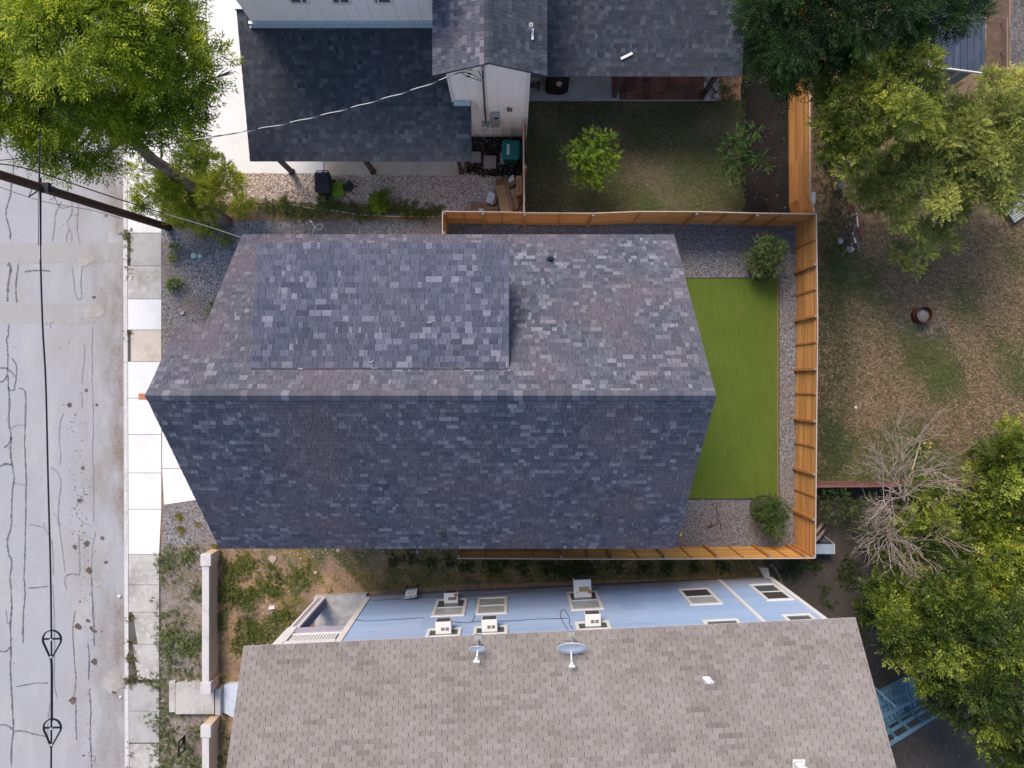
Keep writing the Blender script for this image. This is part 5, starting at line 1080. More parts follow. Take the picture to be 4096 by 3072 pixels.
E1 = [(1990, 1165, 3.6, 40), (1950, 1135, 3.2, 34), (2025, 1130, 3.6, 38), (1985, 1095, 3.2, 32), (2030, 1075, 3.2, 28), (1968, 1050, 3, 24), (1945, 1190, 3.4, 32), (1990, 1215, 3.6, 36), (2050, 1180, 3.6, 34), (1925, 1230, 3.4, 26), (1965, 1255, 3.6, 34), (2075, 1105, 3.4, 26), (1995, 970, 2.4, 16), (2060, 1060, 3, 20)]
e1 = tree("blossom_tree", "mid green tree dotted with yellow leaves just right of the bare dead branches", "tree", F(2010, 1150, 0), [F(2010, 1150, 0), F(2012, 1148, 1.4), F(2010, 1150, 2.6)], [.13, .11, .08], E1, 84, OVAL, m_lfE, many=8, gap=-2.3, clump=3.6)
E2 = [(1880, 1270, 3.6, 22), (1885, 1320, 3.8, 22), (1930, 1380, 4.4, 26), (2150, 1330, 5, 40), (2060, 1300, 5.2, 40), (2130, 1440, 5.4, 40), (2175, 1520, 5.2, 40), (2210, 1420, 5.2, 36), (2160, 1640, 4.6, 26), (2215, 1600, 4.8, 30), (1900, 1295, 4.2, 30), (1945, 1290, 4.6, 36), (2010, 1280, 5, 40), (2075, 1260, 5, 40), (1915, 1335, 4.6, 32), (1965, 1345, 5, 42), (2030, 1340, 5.4, 44), (2095, 1325, 5.4, 42), (1965, 1405, 4.8, 36), (2025, 1410, 5.4, 44), (2092, 1400, 5.6, 44), (2155, 1395, 5.6, 44), (1995, 1462, 4.8, 36), (2055, 1475, 5.2, 42), (2120, 1480, 5.4, 44), (2186, 1470, 5.4, 42), (2092, 1548, 4.8, 36), (2150, 1558, 5, 40), (2205, 1560, 5, 40), (2130, 1600, 4.4, 26), (2185, 1625, 4.6, 32), (2225, 1640, 4.6, 34), (2040, 1520, 4.6, 26), (2240, 1500, 5, 40), (2240, 1400, 5, 40)]
tree("leafy_tree", "big dense green tree filling the lower right corner above the blue wooden stair", "tree", F(2080, 1430, 0), [F(2080, 1430, 0), F(2085, 1425, 2), F(2080, 1415, 3.4), F(2085, 1405, 4.4)], [.22, .19, .15, .10], E2, 96, OVL, m_lfE, many=6.0, gap=-2.2, clump=3.0)
E3 = [(2120, 1090, 4.2, 26), (2150, 1040, 4.4, 30), (2205, 1160, 4.6, 34), (2105, 1240, 4.2, 26), (2210, 1010, 4.4, 26), (2150, 985, 4.4, 34), (2192, 975, 4.4, 34), (2125, 1028, 4.4, 26), (2180, 1035, 4.6, 40), (2150, 1085, 4.4, 32), (2200, 1095, 4.6, 38), (2130, 1140, 4.2, 30), (2180, 1150, 4.6, 40), (2110, 1190, 4.2, 30), (2160, 1205, 4.6, 40), (2205, 1220, 4.6, 36), (2140, 1255, 4.4, 32), (2190, 1275, 4.6, 38), (2155, 1320, 4.6, 32), (2205, 1335, 4.6, 32), (2240, 1040, 4.4, 34), (2240, 1170, 4.4, 36), (2115, 990, 4, 16), (2195, 930, 4, 20)]
e3 = tree("bright_tree", "brighter yellow green tree at the right edge where the old red fence ends", "tree", F(2185, 1130, 0), [F(2185, 1130, 0), F(2183, 1130, 1.8), F(2180, 1125, 3.4)], [.16, .14, .10], E3, 96, OVL, m_lfE3, many=6.5, gap=-2.2, clump=3.2)
def yellow_leaves(parent, cl, n):
    c = CL(cl); P = np.array([np.array(c[k][0]) + np.array([RNG.normal(0, .4) * c[k][1], RNG.normal(0, .4) * c[k][1], c[k][1] * .74]) for k in RNG.integers(0, len(c), n)])
    D = np.zeros((n, 3)); a = RNG.uniform(0, 6.28, n); D[:, 0] = np.cos(a); D[:, 1] = np.sin(a)
    q, k = sprays(P, D, np.full(n, .05), 2, .075, .035, 60, .1, .4); o = np_mesh("yellow_leaf", q.reshape(-1, 3), 4, m_yel, parent, RNG.uniform(0, 1, len(q))); o["kind"] = "stuff"
yellow_leaves(e1, E1, 46); yellow_leaves(e3, E3, 22)
# bare dead tree
DT = thing("dead_tree", F(1953, 1120, 0), "grey leafless dead tree with fans of bare branches beside the cedar fence corner", "tree")
dmb = MB()
def grow(p, d, l, r, dep):
    pts = [p]; q = p; dd_ = d.copy()
    for i in range(4):
        dd_ = (dd_ + V3(rnd.uniform(-.22, .22), rnd.uniform(-.22, .22), rnd.uniform(-.12, .16))).normalized(); q = q + dd_ * l / 4; pts.append(q)
    dmb.tube(pts, [r, r * .9, r * .8, r * .68, r * .55], m_twig, 5 if dep < 2 else 4, cap=False)
    if dep <= 0: return
    for k in range(4 if dep > 1 else 3):
        b = pts[rnd.choice((2, 3, 4, 4))]; dn = (dd_ + V3(rnd.uniform(-.8, .8), rnd.uniform(-.8, .8), rnd.uniform(-.3, .3))).normalized()
        grow(b, dn, l * rnd.uniform(.55, .8), r * .55, dep - 1)
rt = F(1955, 1135, .2); hub = F(1952, 1075, 3.4); hub2 = F(1948, 1118, 2.8)
dmb.tube([rt, F(1957, 1115, 1.0), hub], [.09, .07, .055], m_twig, 8); dmb.tube([rt, hub2], [.08, .05], m_twig, 7)
for tx, ty, l, h0 in ((1835, 1012, 1.35, hub), (1870, 985, 1.3, hub), (1900, 960, 1.5, hub), (1930, 930, 1.6, hub), (1975, 990, 1.3, hub), (1925, 1010, 1.2, hub), (1870, 1040, 1.0, hub), (1955, 1000, 1.1, hub), (1850, 1120, 1.1, hub2), (1845, 1150, 1.1, hub2), (1880, 1090, .9, hub2), (1870, 1170, 1.2, hub2), (1860, 1200, 1.5, hub2), (1895, 1225, 1.5, hub2), (1930, 1220, 1.3, hub2), (1840, 1190, 1.3, hub2), (2040, 1180, 1.2, hub2), (1990, 1240, 1.4, hub2), (2030, 1020, 1.4, hub), (1880, 1240, 1.7, hub2)):
    t_ = F(tx, ty, 4.2); grow(h0.copy(), (t_ - h0).normalized(), l * .95, .026, 3)
for tx, ty in ((1985, 910), (2010, 905), (1960, 925), (2030, 930), (1940, 900)):
    b0 = F(1988, 955, 2.4); grow(b0, (F(tx, ty, 3.0) - b0).normalized(), .62, .015, 2)
dmb.tube([hub, F(1975, 1000, 2.8), F(1988, 955, 2.4)], [.035, .025, .02], m_twig, 6)
dmb.build("branch_work", m_twig, DT, smooth=True)

def shrub(name, label, cl, dens, style, leaf, base, group=None, cat="shrub", squash=.8, many=1.5):
    o = thing(name, base, label, cat, group); c = CL(cl); limbs("stem", [Vector(base), Vector(base) + V3(0, 0, .25)], [.03, .025], c, m_twigd, o, .008, 5); crown("foliage", c, dens, style, leaf, o, squash, many=many, gap=-1.2, clump=7); return o
SH = dict(L=.16, pairs=4, ll=.062, lw=.026, ang=50, droop=.15, nr=.8)
shrub("yard_shrub", "rounded green shrub on the gravel at the upper corner of the artificial turf", [(1640, 575, .7, 26), (1655, 550, 1.2, 32), (1672, 540, 1.3, 26), (1668, 570, 1.0, 26), (1645, 528, 1.3, 20), (1672, 522, 1.4, 16), (1688, 545, 1.3, 14), (1622, 560, .8, 14), (1650, 590, .5, 14)], 480, SH, m_lfG, F(1645, 582, 0), "shrubs at the turf corners")
shrub("yard_shrub", "rounded green shrub on the gravel at the lower corner of the artificial turf", [(1645, 1095, .8, 22), (1662, 1110, 1.1, 30), (1680, 1098, 1.2, 24), (1672, 1130, 1.1, 26), (1650, 1130, 1.0, 20), (1668, 1150, 1.0, 18), (1690, 1118, 1.2, 14), (1640, 1112, .7, 16), (1660, 1085, .9, 16)], 480, SH, leaf_mat("shrub_leaf_dark", (.022, .05, .008), (.05, .095, .014), (.11, .15, .028), .3), F(1632, 1100, 0), "shrubs at the turf corners")
def ring_edge(c):  # dark mulch ring at a shrub's foot
    mb = MB(); mb.lathe(c, [(.0, .02), (.50, .02), (.50, .07), (.54, .07), (.54, 0)], m_edge, 28); return mb
for p in (F(1642, 577, .009), F(1648, 1098, .009)):
    o = ring_edge(p).build("planting_ring", m_edge, None, loc=p); tag(o, "dark round planting ring under the %s turf corner shrub" % ("upper" if p.y > 0 else "lower"), "edging", "planting rings at the turf corners")
LT = [(1262, 318, 1.8, 16), (1272, 296, 2.0, 13), (1240, 322, 1.8, 14), (1226, 336, 1.7, 12), (1265, 345, 2.0, 24), (1290, 330, 2.0, 20), (1300, 300, 2.1, 14), (1318, 306, 2.1, 13), (1326, 334, 1.9, 12), (1310, 352, 1.8, 18), (1262, 372, 1.6, 20), (1285, 375, 1.7, 22), (1255, 395, 1.4, 14), (1295, 395, 1.5, 14), (1322, 362, 1.7, 10), (1248, 352, 1.8, 14)]
shrub("young_tree", "small lime green tree standing alone on the shaded lawn", LT, 330, dict(L=.20, pairs=4, ll=.085, lw=.048, ang=48, droop=.1, nr=.7), m_lfL, F(1272, 395, 0), cat="tree")
KT = [(1575, 315, 1.9, 20), (1600, 300, 2.0, 20), (1630, 285, 2.2, 12), (1590, 340, 1.8, 24), (1620, 325, 2.0, 22), (1565, 335, 1.6, 16), (1612, 355, 1.7, 22), (1580, 370, 1.4, 18), (1642, 305, 2.2, 10), (1638, 340, 1.9, 14), (1600, 380, 1.2, 16), (1655, 360, 1.2, 12), (1560, 360, 1.4, 10)]
shrub("young_tree", "darker green sapling spreading over the lawn's edge beside the black mulch bed", KT, 210, dict(L=.20, pairs=4, ll=.075, lw=.045, ang=50, droop=.15, nr=.7), m_lfK, F(1600, 385, 0), cat="tree")
shrub("flowering_shrub", "dark straggly bush at the patio's right hand post", [(1520, 170, .9, 16), (1545, 185, .8, 20), (1560, 205, .6, 18), (1530, 205, .6, 16), (1580, 195, .7, 16), (1600, 180, .8, 14), (1590, 215, .5, 12)], 260, SH, m_lfB, F(1540, 205, 0))
shrub("corner_bush", "low green bush in the gap below the old red fence", [(1785, 1080, .8, 20), (1812, 1072, 1.0, 22), (1835, 1095, .9, 24), (1805, 1105, .8, 22), (1862, 1100, 1.0, 22), (1785, 1115, .6, 14), (1885, 1085, 1.0, 20), (1870, 1135, .9, 24), (1900, 1120, 1.0, 22), (1910, 1150, 1.0, 20), (1840, 1130, .8, 18), (1905, 1190, 1.0, 24), (1880, 1165, .8, 20)], 300, SH, leaf_mat("low_bush_leaf", (.02, .042, .008), (.045, .08, .014), (.10, .13, .025), .3), F(1820, 1100, 0))
shrub("fence_thicket", "dim green thicket along the outer side of the cedar fence above the lumber pile", [(1772, 215, 1.4, 16), (1776, 245, 1.2, 18), (1774, 275, 1.2, 18), (1778, 305, 1.2, 18), (1776, 335, 1.2, 18), (1773, 395, 1.0, 16), (1785, 360, 1.2, 22), (1800, 390, 1.0, 24), (1790, 425, .8, 22), (1812, 440, .8, 22), (1835, 375, 1.4, 24), (1780, 470, .6, 16), (1800, 475, .6, 18), (1825, 470, .6, 16), (1850, 440, .8, 18), (1785, 515, .5, 18), (1805, 545, .4, 18), (1775, 545, .4, 12)], 230, SH, leaf_mat("thicket_leaf", (.026, .04, .011), (.055, .075, .020), (.115, .13, .035), .3), F(1795, 430, 0))

# grass and weeds, each a single growth nobody could count
def merge(lst): return np.concatenate([a for a, b in lst]), np.concatenate([b for a, b in lst])
p = scatter(P_lawn, 30000); t_ = .5 + .5 * (lump(p[:, 0], p[:, 1], 1.3) - .5) * 1.6 + .10
k = RNG.uniform(0, 1, len(p)) < .35 + .65 * t_; v, tn = blades(p[k], .004, (.06, .17), .020, np.clip(t_[k], 0, 1), .5)
o = np_mesh("lawn_grass", v, 3, m_shadeg, None, tn); o["kind"] = "stuff"
PF = [F(1765, 480), F(2260, 480), F(2260, 1050), F(1762, 1050)]
p = scatter(PF, 90000); f = lump(p[:, 0], p[:, 1], .8, .4); south = np.clip((-p[:, 1] - 1.0) / 3.5, 0, 1); gk = (f * .75 + south * .5 + .2 * lump(p[:, 0], p[:, 1], 2.6, 1.0) + RNG.normal(0, .10, len(p))) > .50
v, tn = blades(p[~gk], .004, (.07, .24), .026, RNG.uniform(.0, 1.0, (~gk).sum()), .5); o = np_mesh("dry_grass", v, 3, m_dry, None, tn); o["kind"] = "stuff"
v, tn = blades(p[gk], .004, (.06, .18), .026, .45 + .35 * f[gk], .5); o = np_mesh("field_grass", v, 3, m_grass, None, tn); o["kind"] = "stuff"
p = scatter([F(1766, 640), F(1800, 560), F(1840, 760), F(1825, 960), F(1800, 1035), F(1766, 1035)], 9000); p = p + RNG.normal(0, .3, p.shape) * np.array([1, 1]); p = p[p[:, 0] > F(1768, 0).x]; v, tn = blades(p, .004, (.15, .40), .014, RNG.uniform(.55, 1, len(p)), .5); o = np_mesh("tall_grass", v, 3, leaf_mat("tall_blade", (.06, .07, .03), (.055, .075, .03), (.03, .055, .02), .2), None, tn); o["kind"] = "stuff"
def patch_weeds(name, spots, leaf, dens=420, style=None):
    st_ = style or dict(L=.11, pairs=2, ll=.085, lw=.036, ang=55, droop=.2, nr=.6); Ps = []; Ts = []
    for x, y, r in spots:
        c = F(x, y); rm = r * 1.851718 / KF * CAMH; n = max(5, int(dens * rm * rm)); a = RNG.uniform(0, 6.28, n); q = rm * RNG.uniform(0, 1, n) ** .6 * (1 + .3 * np.sin(3 * a + x))
        Ps.append(np.stack([c.x + q * np.cos(a), c.y + q * np.sin(a), np.full(n, .012) + RNG.uniform(0, .10, n) * (rm > .15)], 1)); Ts.append(RNG.normal(.5, .2, n) + RNG.normal(0, .1))
    P = np.concatenate(Ps); Tn = np.concatenate(Ts); D = RNG.normal(0, 1, P.shape); D[:, 2] = np.abs(D[:, 2]) * .35
    q, k = sprays(P, D, st_['L'] * RNG.uniform(.6, 1.3, len(P)), st_['pairs'], st_['ll'], st_['lw'], st_['ang'], st_['droop'], st_['nr'])
    o = np_mesh(name, q.reshape(-1, 3), 4, leaf, None, np.tile(Tn, k) + RNG.normal(0, .1, len(q))); o["kind"] = "stuff"; return o
Z3 = lambda x, y: ((640 + x * .4724) / 1.851718, (2180 + y * .4724) / 1.851718)
yw = [(*Z3(x, y), r) for x, y, r in ((720, 130, 24), (780, 160, 20), (600, 240, 22), (640, 180, 18), (720, 230, 18), (560, 330, 20), (560, 420, 22), (620, 450, 26), (690, 420, 24), (740, 480, 22), (790, 430, 18), (850, 340, 22), (920, 350, 24), (960, 390, 16), (940, 200, 14), (975, 255, 16), (1160, 240, 18), (1200, 310, 20), (1250, 170, 12), (1060, 310, 12), (1080, 600, 24), (1050, 570, 18), (930, 680, 22), (980, 610, 14), (720, 700, 26), (760, 640, 20), (800, 740, 22), (860, 800, 24), (720, 820, 24), (690, 880, 16), (1000, 780, 18), (520, 600, 14), (520, 680, 14), (525, 420, 12), (480, 30, 14), (540, 130, 12), (990, 400, 14), (640, 830, 14))]
patch_weeds("yard_weeds", yw, m_weed, 430)
gy = [(*Z3(x, y), r) for x, y, r in ((20, 130, 20), (60, 170, 18), (130, 160, 16), (220, 120, 18), (300, 60, 22), (250, 70, 16), (80, 60, 16), (330, 430, 22), (320, 400, 14), (40, 580, 12), (120, 570, 14), (170, 650, 12), (40, 750, 22), (80, 770, 18), (160, 730, 14), (300, 840, 30), (330, 800, 22), (200, 800, 16), (60, 900, 20), (240, 900, 22), (20, 260, 12), (150, 280, 10))] + \
     [(370, 1385, 30), (410, 1400, 20), (375, 1430, 18), (355, 1450, 22), (350, 1475, 20), (410, 1460, 22), (440, 1450, 20), (360, 1530, 24), (345, 1560, 26), (400, 1530, 22), (445, 1530, 20), (370, 1590, 22), (350, 1620, 26), (400, 1620, 22), (430, 1580, 22), (400, 1650, 26), (350, 1660, 20), (450, 1620, 14), (430, 1650, 20), (485, 1640, 22), (495, 1600, 14), (484, 1560, 12), (480, 1465, 10), (480, 1530, 10)]
patch_weeds("verge_weeds", gy, m_weedblue, 300)
patch_weeds("kerb_weeds", [(281, 1335, 8), (286, 1330, 6), (282, 1388, 8), (287, 1400, 7), (285, 1422, 9), (288, 1440, 8), (284, 1472, 11), (292, 1462, 8), (310, 1466, 8), (325, 1470, 8), (281, 1610, 5), (282, 1632, 5), (279, 1655, 5), (276, 508, 9), (278, 520, 8), (277, 537, 6), (277, 560, 5), (277, 580, 6), (278, 595, 5), (278, 718, 6), (279, 730, 5), (340, 1300, 6), (343, 1345, 6)], leaf_mat("kerb_leaf", (.10, .085, .04), (.12, .11, .035), (.08, .11, .03), .3), 900)
strip = [(x, 452 + 8 * math.sin(x * .05) + (x - 560) * .012, r) for x, r in ((575, 12), (592, 14), (612, 16), (630, 15), (650, 14), (668, 16), (690, 16), (712, 14), (735, 14), (758, 15), (778, 14), (800, 16), (822, 14), (845, 15), (866, 14), (888, 15), (910, 14), (932, 13), (948, 10))]
patch_weeds("strip_weeds", strip, leaf_mat("strip_leaf", (.20, .15, .05), (.14, .15, .035), (.075, .115, .02), .3), 900)
for (lab, cl) in (("leafy green weed beside the black bin", [(700, 436, .3, 16), (708, 425, .35, 10)]), ("tall pale weed in the middle of the weed strip", [(820, 440, .4, 18), (830, 428, .5, 14), (812, 428, .4, 10), (838, 418, .5, 8)]), ("smaller weed on the strip near the end of the cedar fence", [(880, 450, .3, 14), (892, 442, .35, 9), (870, 440, .3, 8)]), ("bushy weed at the strip's left part, near the white cord", [(625, 440, .3, 16), (640, 436, .3, 10)])):
    c = F(cl[0][0], cl[0][1] + 8, 0); shrub("weed", lab, cl, 620, SH, m_lfL if "pale" in lab else m_weed, c, "tall weeds on the strip", "plant", many=3.2)
Zf = lambda x, y: (x * .25, 414.75 + y * .25)
for lab, sp, leaf in (("blue flowering plant on the grey gravel near the pavement", [(*Zf(1500, 800), .25, 14), (*Zf(1545, 790), .2, 9), (*Zf(1480, 830), .2, 9)], m_lfL), ("yellow green tuft above the dark meter lid", [(*Zf(1500, 475), .15, 8)], m_lfL), ("yellow green tuft left of the dark meter lid", [(*Zf(1490, 570), .15, 8)], m_lfL), ("small bright plant at the dark roof's slanted edge", [(*Zf(1838, 970), .15, 5), (*Zf(1810, 1035), .15, 6)], m_lfL), ("olive tuft below the thin service wire", [(*Zf(1955, 415), .15, 14)], m_lfD)):
    shrub("garden_plant", lab, sp, 1500, dict(L=.09, pairs=3, ll=.05, lw=.022, ang=50, droop=.2, nr=.8), leaf, F(sp[0][0], sp[0][1], 0), "plants on the front gravel", "plant")
fl_ = MB()
for i in range(26):
    c = F(*Zf(rnd.gauss(1490, 45), rnd.gauss(800, 40)), .34); fl_.lathe(c, [(.022, 0), (.012, .014), (0, .016)], None, 6)
o_ = [o for o in COL.objects if o.get("label", "").startswith("blue flowering")][0]; fl_.build("blossom", M("pale_blue_petal", (.45, .50, .72), .7), o_)
Zs = lambda x, y: (x * .25, 829.5 + y * .25)
for lab, sp in (("upper yellow ornamental grass on the small gravel plot", [(*Zs(1552, 1142), .2, 11)]), ("lower yellow ornamental grass on the small gravel plot", [(*Zs(1572, 1258), .2, 10)]), ("thin green sprig right of the yellow grasses", [(*Zs(1720, 1212), .15, 7)])):
    c = F(sp[0][0], sp[0][1]); o = thing("ornamental_grass", c, lab, "plant", "plants on the small gravel plot"); n = 130 if "thin" not in lab else 40
    v, tn = blades(np.array([[c.x, c.y]]) + RNG.normal(0, .05, (n, 2)), .0, (.12, .34), .02, RNG.uniform(0, 1, n), .8); np_mesh("blade_tuft", v, 3, leaf_mat("gold_blade", (.30, .22, .03), (.24, .20, .03), (.16, .17, .03), .3), o, tn)
# brown dry weeds near the pole's foot
c = F(*Zf(1500, 235)); o = thing("dry_weed", c, "tangled straw coloured weed at the foot of the utility pole", "plant"); v, tn = blades(np.array([[c.x, c.y]]) + RNG.normal(0, .16, (500, 2)), .01, (.1, .35), .018, RNG.uniform(.5, 1, 500), .7); np_mesh("stem_tangle", v, 3, leaf_mat("straw_blade", (.2, .12, .05), (.34, .21, .09), (.42, .30, .15), .2), o, tn)
# loose stones
m_stA = leaf_mat("pale_stone", (.14, .13, .13), (.27, .245, .23), (.50, .45, .42), 0.0)
m_stB = leaf_mat("grey_stone", (.045, .045, .05), (.13, .125, .135), (.30, .29, .30), 0.0)
o = stones("white_pebbles", scatter(P_wgr, 15000), .010, (.016, .045), leaf_mat("white_pebble", (.20, .15, .125), (.50, .405, .345), (.76, .66, .59), 0.0)); o["kind"] = "stuff"
o = stones("gravel_stones", np.concatenate([scatter(P_north, 24000), scatter(P_south, 5000), scatter([F(1455, 485), F(1720, 485), F(1720, 600), F(1480, 600)], 14000), scatter([F(1682, 600), F(1720, 600), F(1722, 1186), F(1682, 1186)], 9000), scatter([F(1455, 1080), F(1682, 1080), F(1682, 1186), F(1455, 1186)], 9000), scatter([F(960, 478), F(1460, 478), F(1460, 510), F(960, 510)], 6000)]), .010, (.010, .026), m_stB); o["kind"] = "stuff"
o = stones("dirt_pebbles", np.concatenate([scatter(P_yard, 900), scatter(P_verge, 900), scatter(P_bm, 70), scatter([F(1140, 1200), F(1650, 1190), F(1650, 1235), F(1140, 1240)], 300), scatter(P_north, 160), scatter([F(620, 1182), F(990, 1182), F(990, 1230), F(620, 1230)], 500)]), .012, (.015, .045), m_stA); o["kind"] = "stuff"
o = stones("leaf_litter", np.concatenate([scatter(P_dark, 2600), scatter(P_mulchbed, 260), scatter(P_bm, 500)]), .012, (.012, .05), leaf_mat("litter", (.03, .025, .02), (.075, .06, .05), (.16, .12, .10), 0.0)); o["kind"] = "stuff"
patch_weeds("yard_ivy", [(1700, 1235, 20), (1735, 1215, 22), (1760, 1225, 12), (1830, 1225, 22), (1828, 1255, 18), (1780, 1275, 10), (1855, 1265, 12), (1790, 1305, 10), (1860, 1310, 20), (1870, 1345, 20), (1855, 1375, 14), (1240, 1224, 26), (1270, 1228, 22), (1180, 1222, 22), (1130, 1222, 18), (1210, 1230, 18), (1330, 1222, 16), (1390, 1226, 14), (1440, 1222, 16), (1500, 1225, 14), (1090, 1212, 16), (1050, 1208, 16), (1560, 1222, 14), (1010, 1222, 16), (970, 1212, 14), (930, 1215, 14), (890, 1206, 16), (850, 1210, 14), (1070, 1230, 14)], leaf_mat("ivy_leaf", (.02, .04, .008), (.04, .062, .012), (.075, .095, .02), .3), 620)

# thin grass over the bare yards, denser in patches
P_side2 = [F(560, 1182), F(1650, 1182), F(1650, 1245), F(990, 1262), F(690, 1285), F(600, 1330)]
p = np.concatenate([scatter(P_yard, 26000), scatter(P_side2, 60000)]); f = lump(p[:, 0], p[:, 1], 1.5, 2.0); f2 = lump(p[:, 0], p[:, 1], 3.7, .3)
k = (.6 * f + .4 * f2 + RNG.normal(0, .10, len(p)) + .24 * (p[:, 0] > -5)) > .50; v, tn = blades(p[k], .006, (.05, .15), .022, np.clip(.15 + .75 * f2[k] + .35 * (p[k][:, 0] > -2), 0, 1), .5)
o = np_mesh("yard_grass", v, 3, leaf_mat("yard_blade", (.34, .22, .09), (.19, .18, .04), (.065, .105, .016), .2), None, tn); o["kind"] = "stuff"
p = np.concatenate([scatter(P_verge, 9000), scatter(P_strip, 9000)]); f = lump(p[:, 0], p[:, 1], 2.2, 1.0); k = f + RNG.normal(0, .1, len(p)) > .5
v, tn = blades(p[k], .006, (.05, .16), .02, np.clip(RNG.uniform(0, .9, k.sum()), 0, 1), .5); o = np_mesh("verge_grass", v, 3, leaf_mat("verge_blade", (.32, .22, .11), (.20, .165, .06), (.08, .11, .03), .2), None, tn); o["kind"] = "stuff"
p = scatter(P_dark, 14000); f = lump(p[:, 0], p[:, 1], 1.1, 3.0); k = f + RNG.normal(0, .07, len(p)) > .66
v, tn = blades(p[k], .006, (.05, .14), .022, np.clip(RNG.uniform(.3, 1, k.sum()), 0, 1), .5); o = np_mesh("shade_grass", v, 3, leaf_mat("shade_blade", (.06, .06, .03), (.035, .05, .014), (.022, .045, .010), .2), None, tn); o["kind"] = "stuff"
# ------------------------------------------------------------------ bins, cartons and other loose things
m_bblk = M("black_plastic", (.020, .020, .028), .55, [(5, (.030, .030, .040), .45, .7)], (60, .15)); m_teal = M("teal_plastic", (.006, .115, .105), .5, [(3, (.008, .135, .125), .45, .7)], (60, .06)); m_teald = M("teal_plastic_body", (.008, .07, .045), .6)
m_lime = M("lime_plastic", (.115, .22, .008), .5, [(4, (.15, .26, .012), .45, .7)]); m_tanlab = M("tan_label", (.55, .38, .16), .7); m_wlab = M("white_label", (.62, .66, .62), .7); m_ink = M("dark_ink", (.03, .05, .05), .7); m_inkb = M("brown_ink", (.13, .08, .05), .8)
def rrect(cx, cy, w_, d_, r, rot, k=5):
    out = []
    for sx_, sy_, a0 in ((1, 1, 0), (-1, 1, 90), (-1, -1, 180), (1, -1, 270)):
        for i in range(k):
            a = R(a0 + 90 * i / (k - 1)); x = sx_ * (w_ / 2 - r) + r * math.cos(a); y = sy_ * (d_ / 2 - r) + r * math.sin(a)
            out.append((cx + x * math.cos(rot) - y * math.sin(rot), cy + x * math.sin(rot) + y * math.cos(rot)))
    return out
def loft(mb, loops, m, cap_top=True):
    n = len(loops[0]); vs = [v for l in loops for v in l]; fs = [(i * n + k, i * n + (k + 1) % n, (i + 1) * n + (k + 1) % n, (i + 1) * n + k) for i in range(len(loops) - 1) for k in range(n)]
    fs.append(tuple(range(n - 1, -1, -1)))
    if cap_top: fs.append(tuple(range((len(loops) - 1) * n, len(loops) * n)))
    mb.add(vs, fs, m)
def bin_(name, label, cx, cy, w_, d_, h, rot, body, lid, hinge, group=None):
    """wheeled bin: tapered body, domed lid, hinge bar, two wheels"""
    o = thing(name, (cx, cy, .012), label, "bin", group); z0 = .012; mb = MB()
    loft(mb, [[V3(x, y, z) for x, y in rrect(cx, cy, w_ * s, d_ * s, .05, rot)] for z, s in ((z0 + .05, .74), (z0 + .5, .86), (h - .12, .97), (h - .10, 1.0))], body); mb.build("body", body, o)
    mb = MB(); loft(mb, [[V3(x, y, z) for x, y in rrect(cx, cy, w_ * s, d_ * s, .07, rot)] for z, s in ((h - .10, 1.04), (h - .055, 1.05), (h - .03, 1.0), (h - .02, .88), (h - .02, .84), (h, .80), (h + .005, .55))], lid); mb.build("lid", lid, o, smooth=False)
    q = Matrix.Rotation(rot, 3, 'Z'); C = V3(cx, cy, 0); hx = Vector(hinge); sd = V3(-hx.y, hx.x, 0); dim = (w_ if abs(hx.x) > .5 else d_) / 2; sdm = (d_ if abs(hx.x) > .5 else w_) / 2
    mb = MB(); mb.tube([C + q @ (hx * (dim + .085) + sd * sdm * .75 + V3(0, 0, h - .09)), C + q @ (hx * (dim + .085) - sd * sdm * .75 + V3(0, 0, h - .09))], .018, body, 8)
    for s in (-.75, 0, .75): mb.beam(C + q @ (hx * (dim - .0) + sd * sdm * s + V3(0, 0, h - .09)), C + q @ (hx * (dim + .09) + sd * sdm * s + V3(0, 0, h - .09)), .04, .03, body)
    mb.build("handle", body, o)
    for s in (-1, 1):
        a = C + q @ (hx * dim * .72 + sd * sdm * (.78 * s) + V3(0, 0, .132)); mb = MB(); mb.tube([a, a + q @ (sd * .05 * s)], .12, m_iron, 16); mb.build("wheel", m_iron, o)
    return o
s1 = lambda x, y, h: S(1840 + x * .2049, 540 + y * .2049, h)
c = s1(990, 285, 1.02); tb = bin_("recycling_bin", "teal wheeled bin with a white label on its lid, by the narrow fence", c.x, c.y, .64, .70, 1.05, R(-2), m_teald, m_teal, (1, 0, 0))
lb = MB(); p0 = s1(940, 283, 1.05); lb.box((p0.x - .045, p0.y - .19, 1.052), (p0.x + .045, p0.y + .19, 1.060), m_wlab); 
for i in range(7): lb.box((p0.x - .02 + .01 * (i % 2), p0.y - .15 + i * .045, 1.060), (p0.x + .015 + .008 * (i % 3), p0.y - .13 + i * .045, 1.063), m_teal)
lb.build("label_sticker", None, tb)
s4 = lambda x, y, h: S(1220 + x * .12054, 660 + y * .12054, h)
c = s4(585, 580, .95); bin_("trash_bin", "black wheeled bin on the white gravel below the carport", c.x, c.y, .58, .74, 1.02, R(1.5), m_bblk, m_bblk, (0, 1, 0))
c = s4(1080, 790, .45); g_ = thing("storage_tub", (c.x, c.y, .01), "bright lime green tub with a small tan label between two black things", "tub"); mb = MB(); rt_ = R(8)
loft(mb, [[V3(x, y, z) for x, y in rrect(c.x, c.y, .44 * s, .52 * s, .05, rt_)] for z, s in ((.015, .8), (.40, .95), (.42, 1.05), (.45, 1.05), (.455, .97), (.47, .93))], m_lime); mb.build("body", m_lime, g_)
mb = MB(); p = s4(1088, 810, .48); mb.box((p.x - .02, p.y - .035, .471), (p.x + .02, p.y + .035, .475), m_tanlab); mb.build("label_sticker", None, g_)
